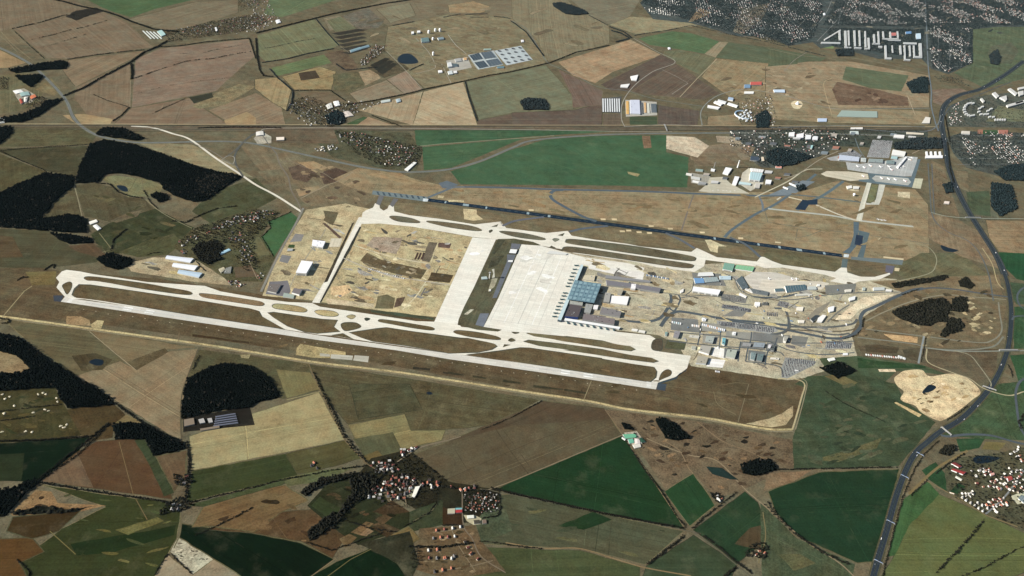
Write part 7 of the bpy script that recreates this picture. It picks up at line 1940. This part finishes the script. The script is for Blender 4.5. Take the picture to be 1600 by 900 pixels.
# ------------------------------------------------------------------ village houses
HOUSES =[]
ROOFS ={'red':(P(134,72,60),'red'),'orange':(P(170,108,84),'orange'),'grey':(P(112,108,104),'grey'),'dark':(P(66,60,56),'dark'),'pale':(P(206,202,192),'pale')}
def houses(place,pts,gap,T=ONE,keep=.8,size=(.8,1.2),rot=None,mix=('red','orange','grey','dark','dark','pale','red','pale'),jit=.38):
    for x,y in pts_in([G(*p) for p in T(pts)],gap,jit,keep):
        if jit <.2 and math.sin(x /97) +math.sin(y /140 +x /300) +random.uniform(-.6,.6) <0:continue
        a =(rot if rot is not None else random.choice((.3,.3 +1.57,.9,2.4))) +random.uniform(-.15,.15)
        HOUSES.append((x,y,a,random.uniform(*size),random.choice(mix),place))
def house_line(place,a,b,gap,T=ONE,size=(.9,1.1),mix=('pale',)):
    pa,pb =[G(*p) for p in T([a,b])]
    n =int((pb -pa).length /gap); an =math.atan2(pb.y -pa.y,pb.x -pa.x)
    for i in range(n):
        p =pa.lerp(pb,(i +.5) /n)
        HOUSES.append((p.x +random.uniform(-2,2),p.y +random.uniform(-2,2),an,random.uniform(*size),random.choice(mix),place))
P1 ='in the village below the runway'
houses(P1,[(110,235),(280,185),(400,215),(440,280),(300,380),(180,320)],23,V6,.85)
houses(P1,[(300,380),(440,330),(580,380),(640,440),(580,480),(500,590),(370,600),(230,630),(100,590),(90,550)],22,V6,.8)
houses(P1,[(640,410),(780,390),(850,440),(800,490),(660,470)],22,V6,.8)
houses(P1,[(880,465),(1080,480),(1180,450),(1240,480),(1180,520),(900,490)],24,V6,.7)
houses('in the small settlement above the village below the runway',[(420,50),(520,80),(640,30),(645,60),(560,110),(460,150),(445,120)],20,V6,.9,mix=('pale','pale','red','grey'))
houses('in the dense cottage colony',[(1090,545),(1290,530),(1465,535),(1478,730),(1270,740),(1115,740)],15,V6,.75,(.45,.65),mix=('red','grey','dark','dark','dark','orange','pale'))
P2 ='on the new estate at the bottom edge'
for a,b in (((676,830),(726,824)),((672,842),(716,838)),((662,862),(690,858)),((690,874),(716,868)),((730,862),(752,878)),((672,894),(712,888)),((724,842),(738,870)),((664,872),(712,874))):
    house_line(P2,a,b,36,mix=('red','orange','pale','dark','grey'))
P3 ='in the village of white cubes at the lower right'
houses(P3,[(620,780),(760,740),(840,800),(760,880),(640,850)],19,VR,.9,(.7,.9),mix=('pale',))
house_line(P3,(600,860),(990,1110),22,VR)
house_line(P3,(830,950),(1060,1060),24,VR)
houses(P3,[(760,420),(980,420),(1080,380),(1100,480),(980,560),(800,540)],25,VR,.7)
houses(P3,[(820,600),(980,560),(1200,600),(1300,640),(1280,760),(1100,760),(880,760)],25,VR,.65)
houses(P3,[(1130,440),(1340,400),(1480,430),(1600,400),(1620,780),(1480,830),(1320,740),(1240,600)],26,VR,.7)
houses(P3,[(1380,130),(1480,80),(1560,100),(1620,240),(1600,360),(1460,330),(1380,290)],24,VR,.7,mix=('pale','pale','orange','grey'))
houses(P3,[(980,960),(1100,900),(1300,860),(1340,920),(1330,1020),(1160,1110),(1060,1060)],22,VR,.8,mix=('orange','red','pale','pale'))
houses(P3,[(1380,1120),(1480,1130),(1560,1180),(1540,1230),(1480,1200)],30,VR,.5)
houses('in the orange hamlet at the bottom edge',[(1168,864),(1178,857),(1198,860),(1200,869),(1180,873),(1172,871)],22,ONE,.6,mix=('orange','red','orange'))
houses('at the farm by the small green field',[(1118,776),(1124,775),(1130,782),(1124,786)],15,ONE,.9,mix=('orange','pale','red'))
houses('in the hamlet at the western crossroads',[(264,790),(280,784),(284,798),(268,802)],18,ONE,.8,mix=('grey','dark','pale'))
houses('in the yard north of the western crossroads',[(276,744),(292,744),(296,754),(280,758)],20,ONE,.6,mix=('grey','dark','red'))
houses('in the farm in the green field west of the village',[(483,716),(500,728),(508,736),(496,738),(486,728)],22,ONE,.6,mix=('orange','dark','grey'))
P4 ='in the western village by the three long barns'
houses(P4,[(200,320),(300,280),(400,240),(560,180),(720,90),(900,0),(1210,-10),(1200,40),(1000,110),(760,150),(520,230),(380,300),(230,370)],26,B3,.68,mix=('red','orange','red','pale','grey','dark'))
houses(P4,[(700,200),(900,230),(900,340),(820,340),(720,290)],28,B3,.7)
houses(P4,[(830,380),(920,350),(1000,480),(960,540),(840,520)],26,B3,.7,mix=('dark','grey','pale','orange'))
houses(P4,[(210,410),(310,380),(300,440),(230,440)],26,B3,.7)
houses('in the hamlet beside the taxiway',[(680,730),(820,710),(900,740),(880,790),(720,790)],24,B3,.7,mix=('orange','red','dark','pale'))
houses('in the hamlet beside the western airport road',[(1010,640),(1070,640),(1080,680),(1040,720),(1020,690)],26,B3,.8,mix=('pale','red'))
P5 ='in the settlement by the bright green airport meadow'
houses(P5,[(520,208),(560,206),(620,222),(650,232),(656,252),(620,262),(590,256),(596,244),(560,234),(530,222)],33,ONE,.5)
houses(P5,[(490,232),(520,226),(530,234),(500,238)],28,ONE,.8,mix=('pale',))
P6 ='in the upper left village by the railway'
houses(P6,[(452,160),(480,152),(500,168),(540,158),(600,160),(560,176),(545,190),(505,198),(480,196),(450,176)],36,ONE,.48,mix=('grey','pale','red','dark','pale'))
P7 ='along the main street of the far upper left village'
houses(P7,[(270,44),(330,36),(400,20),(424,28),(416,48),(360,54),(300,56)],40,ONE,.5)
houses(P7,[(372,-6),(412,-6),(440,34),(398,52),(385,40),(398,20)],44,ONE,.45)
houses('in the small settlement left of the sewage works',[(560,96),(588,70),(606,72),(596,82),(566,104)],34,ONE,.7)
houses('in the old airport village',[(1140,204),(1300,204),(1330,214),(1270,246),(1230,262),(1196,250),(1140,226)],42,ONE,.4)
houses('along the railway north of the old terminal',[(1160,160),(1205,150),(1212,196),(1165,196)],44,ONE,.45)
P8 ='in the northern suburb'
houses(P8,[(1000,8),(1020,0),(1070,2),(1065,26),(1020,22)],34,ONE,.72,(.95,1.2),jit=.12,mix=('pale','grey','pale'))
houses(P8,[(1082,2),(1140,-20),(1280,-30),(1285,20),(1262,62),(1232,70),(1150,50),(1096,34)],38,ONE,.72,(.95,1.2),jit=.12,mix=('grey','dark','grey','pale','red'))
houses(P8,[(1290,36),(1340,-25),(1448,-25),(1446,40)],40,ONE,.72,(.95,1.2),jit=.12,mix=('grey','pale','pale','dark','orange'))
houses(P8,[(1450,-25),(1700,-30),(1700,38),(1530,36),(1452,36)],40,ONE,.72,(.95,1.2),jit=.12,mix=('grey','pale','pale','orange','orange'))
houses(P8,[(1450,40),(1515,44),(1518,100),(1482,113),(1456,104)],36,ONE,.72,(.95,1.2),jit=.12,mix=('grey','pale','pale','dark','orange'))
houses('in the estate east of the motorway',[(1500,214),(1520,206),(1620,208),(1620,250),(1560,262),(1520,258)],32,ONE,.7,(.8,1.1),jit=.12,mix=('pale','grey','orange','dark'))
houses('in the estate near the motorway exit',[(1485,168),(1498,160),(1505,196),(1482,196)],40,ONE,.5)
def house_meshes():
    hw =MB().prism([(-5,-6.5),(5,-6.5),(5,6.5),(-5,6.5)],0,4.6)
    gw,gr =gable(ccw([(-5,-6.5),(5,-6.5),(5,6.5),(-5,6.5)]),4.6,4.2)
    k =len(hw.v); hw.v += gw.v; hw.f += [tuple(i +k for i in f) for f in gw.f]
    return hw,gr
hw,gr =house_meshes()
DULL =P(168,160,148); HWALL =[mesh_from('wall',hw.v,hw.f,m_) for m_ in (P(232,230,224),DULL,P(196,184,164),P(228,222,212))]
HROOF ={k:mesh_from('roof',gr.v,gr.f,v[0]) for k,v in ROOFS.items()}
ch =MB().box((1.2,2.0),(1,0),(0,1),.5,.5,7.2,9.8); HCHIM =mesh_from('chimney',ch.v,ch.f,P(150,100,80))
HOUSES.sort(key=lambda t:(Vector((t[0],t[1],0)) -CAM).length)
NH =298
for i,(x,y,a,s_,rk,place) in enumerate(HOUSES[:NH]):
    o =newobj('house',None); o.location =(x,y,ground_z((x,y))); o.rotation_euler.z =a; s_ *= 1.1; o.scale =(s_,s_,s_)
    tag(o,'house with %s gabled roof %s' % (ROOFS[rk][1],place),'house','%s roofed houses %s' % (ROOFS[rk][1],place))
    newobj('wall',HWALL[(i *7 +i // 3) % 4],o)
    r_ =newobj('roof',HROOF[rk],o)
    newobj('chimney',HCHIM,r_)
V,Fc,ix =[],[],[]
keys =list(ROOFS)
for x,y,a,s_,rk,place in HOUSES[NH:]:
    c,s =math.cos(a) *s_ *.9,math.sin(a) *s_ *.9
    z =ground_z((x,y))
    for mb,mi in ((hw,0 if len(V) % 3 else 6),(gr,1 +keys.index(rk))):
        k =len(V); V += [(x +p[0] *c -p[1] *s,y +p[0] *s +p[1] *c,z +p[2] *s_) for p in mb.v]
        Fc += [tuple(i +k for i in f) for f in mb.f]; ix += [mi] *len(mb.f)
tag(newobj('distant_houses',mesh_from('distant_houses',V,Fc,[P(140,140,136)] +[ROOFS[k][0] for k in keys] +[P(226,224,218)],ix)),'houses of the far villages and northern suburbs seen as small specks','houses',kind='stuff')
print('HOUSES',len(HOUSES))
rb =random.Random(3)
for x,y in ((1150,214),(1166,222),(1186,212),(1204,222),(1226,226),(1240,214),(1262,226),(1284,236),(1302,228),(1180,246),(1196,266),(1212,276),(1226,270),(1100,270),(1112,282),(1092,284),(1130,276),(1238,282),(1310,244),(1326,232),(1345,222),(1372,212),(1392,208),(1420,212),(1300,208),(1330,206)):
    a_,b_ =rb.uniform(5,12),rb.uniform(2.5,5)
    c_ =rb.choice(((206,204,198),(150,152,150),(120,132,136),(180,170,156),(96,100,102),(170,120,100)))
    bld('medium workshop among the trees and yards around the old airport',[(x,y),(x +a_,y +a_ *.1),(x +a_ -b_ *.4,y +b_),(x -b_ *.4,y +b_ -a_ *.05)],rb.uniform(7,13),c_,WALL,ONE,'flat','workshop','workshop',group='workshops around the old airport')
# ------------------------------------------------------------------ jet bridges
def jet_bridge(label,root_px,end_px,T,z=5.5,group=None):
    a,b =[Vector(G(*p).xy) for p in T([root_px,end_px])]
    e =(b -a).normalized(); n_ =Vector((-e.y,e.x)); L =(b -a).length
    o =newobj('jet_bridge',None); o.location =(a.x,a.y,ground_z(a)); tag(o,label,'jet bridge',group)
    MB().box(e *L *.45,e,n_,L *.45,2.6,z,z +4.6).make('tunnel',P(52,92,98,rough=.4),o)
    MB().cyl(e *L *.08,4.5,4.5,0,z +5,12).make('rotunda',P(90,120,122),o)
    MB().box(e *L *.95,e,n_,L *.06 +2,4.6,z -.6,z +5).make('cab',P(66,102,106),o)
    MB().box(e *L *.75,e,n_,1.2,3.8,0,z -.05).make('leg',STEEL,o)
for k,(x,y) in enumerate(((492,212),(476,248),(462,282),(448,315),(436,347),(424,378),(410,408),(385,470),(372,498),(358,530),(342,563),(322,596),(314,627),(298,659),(286,691))):
    jet_bridge('dark teal jet bridge on the apron side of the long western pier',(x +12,y +3),(x -26,y +3),TT,group='jet bridges of the western pier')
for k,(x,y) in enumerate(((392,738),(452,750),(515,760),(572,766),(634,776),(696,786),(758,796),(822,804))):
    jet_bridge('short dark jet bridge on the southern white pier',(x -6,y -8),(x +12,y +22),TT,group='jet bridges of the southern pier')
# ------------------------------------------------------------------ aircraft
def fuselage():
    m =MB(); prof =[(-19,.3,3.6),(-17,1.0,3.2),(-12,1.8,2.7),(-4,2,2.6),(10,2,2.6),(15,1.8,2.5),(18,1.1,2.3),(19.3,.2,2.1)]
    n =12
    for j,(x,r_,z) in enumerate(prof):
        m.v += [(x,r_ *math.cos(i *6.28318 /n),z +1 +r_ *math.sin(i *6.28318 /n)) for i in range(n)]
        if j:m.f += [((j -1) *n +i,j *n +i,j *n +(i +1) % n,(j -1) *n +(i +1) % n) for i in range(n)]
    m.f += [tuple(range(n)),tuple(reversed(range((len(prof) -1) *n,len(prof) *n)))]
    return m
def slab(pts,t,ax=2):
    m =MB(); k =len(pts)
    off =(0,0,t) if ax == 2 else (0,t,0)
    m.v =list(pts) +[tuple(p[i] +off[i] for i in range(3)) for p in pts]
    m.f =[tuple(reversed(range(k))),tuple(range(k,2 *k))] +[(i,(i +1) % k,k +(i +1) % k,k +i) for i in range(k)]
    return m
PW =paint((.8,.8,.8),rough=.35,spec=.5,var=.04)
PM ={'body':fuselage(),'wl':slab([(3,1.5,2.6),(-1.5,1.5,2.6),(-6,17,3.6),(-4.3,17,3.6)],.4),'wr':slab([(3,-1.5,2.6),(-4.3 +7.3 -3,-17,3.6),(-6,-17,3.6),(-1.5,-1.5,2.6)],.4),
      'fin':slab([(-13.5,-.2,5),(-18.5,-.2,5),(-20,-.2,11),(-18,-.2,11)],.4,1),'tl':slab([(-15,.6,4.4),(-18,.6,4.4),(-19.5,6.2,4.8),(-18,6.2,4.8)],.25),'tr':slab([(-15,-.6,4.4),(-18,-6.2,4.8),(-19.5,-6.2,4.8),(-18,-.6,4.4)],.25)}
en =MB()
n =10
en.v =[(x,r_ *math.cos(i *.628318),r_ *math.sin(i *.628318)) for x,r_ in ((2,.9),(1,1.15),(-1.5,.9)) for i in range(n)]
en.f =[(j *n +i,j *n +n +i,j *n +n +(i +1) % n,j *n +(i +1) % n) for j in range(2) for i in range(n)] +[tuple(reversed(range(20,30))),tuple(range(10))]
TAILS =[P(60,70,140),P(190,60,50),P(230,150,60),P(60,120,160)]
AME ={k:mesh_from(k,v.v,v.f,PW) for k,v in PM.items()}; AEN =mesh_from('engine',en.v,en.f,PW)
def plane(x,y,ang,label,T=T9,s_=1.0,i=0,group=None):
    p =G(*T([(x,y)])[0]); o =newobj('airliner',None); o.location =(p.x,p.y,ground_z(p)); o.rotation_euler.z =ang; o.scale =(s_,) *3
    tag(o,label,'aircraft',group)
    newobj('fuselage',AME['body'],o)
    for k in ('wl','wr'):
        w_ =newobj('wing',AME[k],o)
        e_ =newobj('engine',AEN,w_); e_.location =(1.6,6 if k == 'wl' else -6,1.75)
    f =PM['fin']; newobj('tail_fin',mesh_from('tail_fin',f.v,f.f,TAILS[i % 4]),o)
    newobj('tailplane',AME['tl'],o); newobj('tailplane',AME['tr'],o)
    for dx,dy in ((13,0),(-2,3),(-2,-3)):
        MB().cyl((dx,dy),.5,.5,0,1.9,8).make('landing_gear',DARKM,o)
for i,(x,y) in enumerate(((530,468),(597,478),(662,462),(768,472),(856,472),(880,502))):
    plane(x,y,1.75 +(i % 3) *.1,['white airliner parked first from the left before the old terminal','white airliner parked second from the left before the old terminal','white airliner parked third from the left before the old terminal','white airliner parked fourth from the left before the old terminal','white airliner parked fifth from the left before the old terminal','white airliner rolling below the fifth parked airliner'][i],i=i,s_=1.25)
for i,(x,y) in enumerate(((588,570),(778,592),(852,600),(922,606),(1022,620))):
    plane(x,y,1.9,['white airliner alone left of the island stands of the old airport','white airliner first from the left on the island stands','white airliner second from the left on the island stands','white airliner third from the left on the island stands','white airliner at the right end of the island stands'][i],i=i +1,s_=1.25)
for i,(x,y) in enumerate(((975,480),(1010,468),(1070,398),(1095,380))):
    plane(x,y,.4 +i *.9,['white airliner below the slanting pier','white airliner beside the foot of the slanting pier','white airliner right of the slanting pier','white airliner near the top of the slanting pier'][i],i=i,s_=1.2)
for i,(x,y) in enumerate(((988,324),(1015,330),(1040,332))):
    plane(x,y,.1,['small white jet left of three beside the long old taxiway','small white jet in the middle of three beside the long old taxiway','small white jet right of three beside the long old taxiway'][i],T8,.9,i)
for i,(x,y) in enumerate(((110,800),(295,805),(330,802))):
    plane(x,y,1.6,['white jet parked at the eastern building apron, left','white jet parked at the eastern building apron, middle','white jet parked at the eastern building apron, right'][i],T8,1.0,i)
for i,(x,y) in enumerate(((270,785),(335,778),(400,786),(440,784),(490,792),(545,786))):
    plane(x,y,1.4,'small white jet in the row along the lower edge of the old western apron',T10,.5,i,group='small jets on the old western apron')
# ------------------------------------------------------------------ small towers on the grass between cross taxiway and apron
def mast(label,x,y,T,h,name='light_mast',cat='mast'):
    p =G(*T([(x,y)])[0]); o =newobj(name,None); o.location =(p.x,p.y,ground_z(p)); tag(o,label,cat)
    MB().cyl((0,0),.8,.35,0,h,8).make('pole',STEEL,o); MB().box((0,0),(1,0),(0,1),2.2,2.2,h,h +1.2).make('lamp_head',DARKM,o)
b =G(*T7([(165,700)])[0])
o =newobj('control_tower',None); o.location =(b.x,b.y,ground_z(b)); tag(o,'slim dark tower on the grass island beside the apron casting a long shadow','tower')
MB().cyl((0,0),4.5,4,0,48,14).make('shaft',WALL,o); MB().cyl((0,0),6,8.5,48,54,14).make('cabin',GLASS,o); MB().cyl((0,0),9,8,54,56,14).make('roof',GREYW,o)
bld('pale pavilion at the foot of the slim dark tower',[(80,685),(135,680),(145,705),(85,710)],6,(176,190,186),WALL,T7,'flat','fire_station','building')
bld('white frame building at the northern end of the grass island',[(385,395),(455,400),(440,440),(370,435)],9,(238,238,234),DARKM,T7,'flat','fire_station','building')
bld('white shelter on the grey strip beside the apron',[(362,512),(410,512),(406,528),(358,526)],6,(240,240,236),WALL,T7,'flat','shelter','shelter')
bld('small white hut at the lower tip of the grass island',[(160,815),(180,813),(180,830),(162,832)],5,(236,232,222),WALL,T7,'flat','hut','hut')
# ------------------------------------------------------------------ motorway gantries, bridges and cars
def gantry(px,py,label):
    best =min(range(len(MW) -1),key=lambda i:(Vector(MW[i]) -Vector((px,py))).length)
    p =G(px,py); d =(G(*MW[best +1]) -G(*MW[best])).normalized(); d.z =0
    n_ =Vector((-d.y,d.x,0))
    o =newobj('sign_gantry',None); o.location =(p.x,p.y,ground_z(p)); tag(o,label,'gantry')
    for s_ in (-23,23):MB().box(n_.xy *s_,d.xy,n_.xy,.6,.6,0,9).make('post',STEEL,o)
    MB().box((0,0),d.xy,n_.xy,.7,23.6,8,9.6).make('beam',STEEL,o)
    for s_ in (-13,11):MB().box(n_.xy *s_ -d.xy *.9,d.xy,n_.xy,.15,8,6.6,11.5).make('sign_panel',P(96,140,196,rough=.5),o)
gantry(1437,711,'blue sign gantry on the motorway, highest of the row'); gantry(1413,746,'blue sign gantry on the motorway, second from the top of the row'); gantry(1391,817,'blue sign gantry on the motorway, third from the top of the row'); gantry(1372,879,'blue sign gantry on the motorway, lowest of the row')
def bridge(label,a,b,wd,T=ONE):
    p,q =[G(*t) for t in T([a,b])]; d =(q -p).normalized(); n_ =Vector((-d.y,d.x,0)); c =(p +q) /2; L =(q -p).length
    o =newobj('road_bridge',None); o.location =(c.x,c.y,ground_z(c)); tag(o,label,'bridge')
    MB().box((0,0),d.xy,n_.xy,L /2,wd /2,6,7.4).make('deck',P(140,142,138),o)
    for s_ in (-1,1):
        MB().box(n_.xy *s_ *(wd /2 -.2),d.xy,n_.xy,L /2,.2,7.4,8.5).make('railing',WALL,o)
        MB().box(d.xy *s_ *(L /2 -1.5),d.xy,n_.xy,1.5,wd /2,0,5.98).make('abutment',GREYW,o)
    MB().box((0,0),d.xy,n_.xy,.8,wd /2 -1,0,5.98).make('pier',GREYW,o)
bridge('concrete road bridge across the motorway east of the building sites',(1561,548),(1590,548),12)
bridge('pale road bridge across the motorway beside the golden grass',(1508,340.5),(1532,341),10)
bridge('road bridge across the motorway at the sand pit',(1535,604),(1556,611),9)
bridge('road bridge across the motorway by the lower right village',(1470,668),(1486,681),10)
bridge('grey bridge crossing the railway north of the old airport',(1038,195),(1042,205),12)
def car_parts():
    b_ =MB().box((0,0),(1,0),(0,1),2.2,.9,.35,.95); c =MB()
    c.v =[(-1.6,-.8,.95),(1.0,-.8,.95),(1.0,.8,.95),(-1.6,.8,.95),(-1.2,-.7,1.5),(.4,-.7,1.5),(.4,.7,1.5),(-1.2,.7,1.5)]
    c.f =[(4,5,6,7),(0,1,5,4),(1,2,6,5),(2,3,7,6),(3,0,4,7)]
    w_ =MB()
    for x in (-1.4,1.4):
        for y in (-.8,.8):w_.box((x,y),(1,0),(0,1),.35,.12,0,.7)
    return b_,c,w_
cb_,cc_,cw_ =car_parts()
CARM =[PW,P(60,64,70),P(150,152,156),P(120,40,40),P(50,70,120)]
def car_mesh(mt):
    V,Fc,ix =[],[],[]
    for mb,i in ((cb_,0),(cc_,1),(cw_,2)):
        k =len(V); V += mb.v; Fc += [tuple(t +k for t in f) for f in mb.f]; ix += [i] *len(mb.f)
    return mesh_from('car',V,Fc,[mt,GLASS,DARKM],ix)
CARS =[car_mesh(m_) for m_ in CARM]; CNAME =['white','dark grey','silver','red','blue']
tb =MB().box((-2,0),(1,0),(0,1),6.5,1.25,1.0,4.0); tc =MB().box((6.2,0),(1,0),(0,1),1.3,1.2,.6,3.6)
tw =MB()
for x in (-7,-5.5,0,5.8):
    for y in (-1,1):tw.box((x,y),(1,0),(0,1),.5,.15,0,1)
TRB =mesh_from('trailer',tb.v,tb.f,PW); TRC =mesh_from('cab',tc.v,tc.f,P(60,90,150)); TRW =mesh_from('wheels',tw.v,tw.f,DARKM)
path =[G(*p) for p in smooth(MW,False,8)]
acc =[0]
for a,b in zip(path[:-1],path[1:]):acc.append(acc[-1] +(b -a).length)
rc =random.Random(5)
for k in range(74):
    s_ =rc.uniform(200,acc[-1] -50)
    i =max(j for j in range(len(acc)) if acc[j] <= s_); i =min(i,len(path) -2)
    t =(s_ -acc[i]) /max(acc[i +1] -acc[i],.1); p =path[i].lerp(path[i +1],t); d =(path[i +1] -path[i]).normalized()
    n_ =Vector((-d.y,d.x,0)); side =rc.choice((-1,1)); p =p +n_ *side *rc.choice((7.5,14))
    ang =math.atan2(d.y,d.x) +(math.pi if side <0 else 0)
    if k % 4 == 0:
        o =newobj('lorry',None); o.location =(p.x,p.y,ground_z(p) +.05); o.rotation_euler.z =ang
        tag(o,'white lorry with a blue cab driving on the eastern motorway','lorry','lorries on the eastern motorway')
        newobj('trailer',TRB,o); newobj('cab',TRC,o); newobj('wheel_set',TRW,o)
    else:
        c =rc.choice((0,0,0,1,2,2,3,4)); o =newobj('car',CARS[c]); o.location =(p.x,p.y,ground_z(p) +.05); o.rotation_euler.z =ang
        tag(o,'%s car driving on the eastern motorway' % CNAME[c],'car','%s cars on the eastern motorway' % CNAME[c])
V,Fc,ix =[],[],[]
def park(pts,T,step=(5.0,16.0),keep=.5,ang=None):
    wp =[G(*p) for p in T(pts)]
    e =(wp[1] -wp[0]).normalized(); n_ =Vector((-e.y,e.x,0)); c0 =sum(wp,Vector()) /len(wp)
    R_ =max((p -c0).length for p in wp); q =[(p.x,p.y) for p in wp]
    u =-R_; row =0
    while u <R_:
        v =-R_
        while v <R_:
            p =c0 +e *u +n_ *v
            if rc.random() <keep and in_poly(p.x,p.y,q):
                a =math.atan2(e.y,e.x); c,s =math.cos(a),math.sin(a); z =ground_z(p) +.05
                mi =rc.choice((0,1,1,1,2,2,3))
                for mb,o_ in ((cb_,0),(cc_,4)):
                    k =len(V); V.extend([(p.x +t[0] *c -t[1] *s,p.y +t[0] *s +t[1] *c,z +t[2]) for t in mb.v])
                    Fc.extend([tuple(i +k for i in f) for f in mb.f]); ix.extend([mi if o_ == 0 else 4] *len(mb.f))
            v += 2.7
        u += step[row % 2]; row += 1
park([(860,572),(1020,590),(1160,622),(1150,652),(850,608)],U1)
park([(1320,652),(1440,657),(1425,693),(1320,688)],U1)
park([(820,745),(1000,764),(1400,814),(1390,870),(1200,835),(810,785)],U1)
park([(612,618),(880,642),(860,698),(592,698)],U2)
park([(200,796),(500,832),(480,868),(400,900),(210,990),(146,990),(150,900)],U2)
park([(690,192),(900,202),(862,376),(634,366)],T9,keep=.6)
park([(340,330),(500,304),(576,350),(556,376),(352,348)],T9,keep=.6)
park([(120,204),(218,222),(198,276),(94,250)],U2)
park([(900,474),(1100,503),(1078,540),(884,518)],U1,keep=.3)
tag(newobj('parked_cars',mesh_from('parked_cars',V,Fc,[PW,CARM[1],CARM[2],CARM[3],DARKM],ix)),'rows of parked cars filling the airport car parks','cars',kind='stuff')
for T_,x0,x1,y0,y1,n_ in ((U1,868,1010,575,604,11),(U1,1060,1150,610,640,6),(U1,1330,1432,655,688,6),(U1,850,980,752,795,11),(U1,1020,1190,770,822,13),(U1,1220,1390,800,850,10),(U2,622,860,622,690,13),(U2,215,480,800,855,13)):
    for k in range(n_):
        x =x0 +(x1 -x0) *k /(n_ -1); yy =(k /(n_ -1)) *(26 if T_ is U1 else 18)
        F('car_park',(74,80,88),[(x,y0 +yy *.4),(x +7,y0 +1 +yy *.4),(x +1,y1 +yy *.4),(x -7,y1 -1 +yy *.4)],T_,M_ASPH,amp=0)
for k in range(46):
    x =130 +k *19.2; y =484 +(x -130) *.1446 +rc.uniform(-1,1)
    F('light_plate',(176,168,146),[(x,y),(x +1.6,y +.2),(x +1.4,y +1.1),(x -.2,y +.9)],ONE,M_CONC,amp=0)
for k,(x,y) in enumerate(((4,616),(8,623),(15,620),(60,616),(66,614),(72,616),(88,622),(90,628),(22,634),(6,646),(52,645),(70,640),(76,642),(95,666),(100,668),(105,664),(40,674),(50,675),(3,675))):
    p =G(x,y); r_ =rc.uniform(6,10)
    V2,F2 =blobs(np.array([[p.x +rc.uniform(-5,5),p.y +rc.uniform(-4,4),ground_z(p) +.6] for _ in range(4)]),np.array([r_ *.7] *4),np.array([3.0] *4))
    tag(newobj('rubble_heap',np_mesh('rubble_heap',V2,F2,P(226,214,184))),'small pale heap on the speckled meadow at the left edge','heap','pale heaps on the left meadow')
c1 =MB().box((0,0),(1,0),(0,1),8,3,0,3.2)
CONT =[mesh_from('container',c1.v,c1.f,m_) for m_ in (P(232,230,224),P(150,150,148),P(110,140,170),P(190,120,90),P(84,84,82))]
CN =['white','grey','blue','rusty','dark']
EASTSITE =[(1085,425),(1300,440),(1340,500),(1320,560),(1230,585),(1100,560),(1045,515),(1045,440)]
for x,y in pts_in([G(*p) for p in EASTSITE],60,keep=.16):
    c =rc.randrange(5); o =newobj('container',CONT[c]); s_ =rc.uniform(.7,1.5); o.scale =(s_,s_,rc.uniform(.8,1.8))
    o.location =(x,y,ground_z((x,y))); o.rotation_euler.z =rc.choice((0,1.57)) +rc.uniform(-.2,.2)
    tag(o,'%s container standing loose on the eastern building sites' % CN[c],'container','%s containers of the eastern building sites' % CN[c])
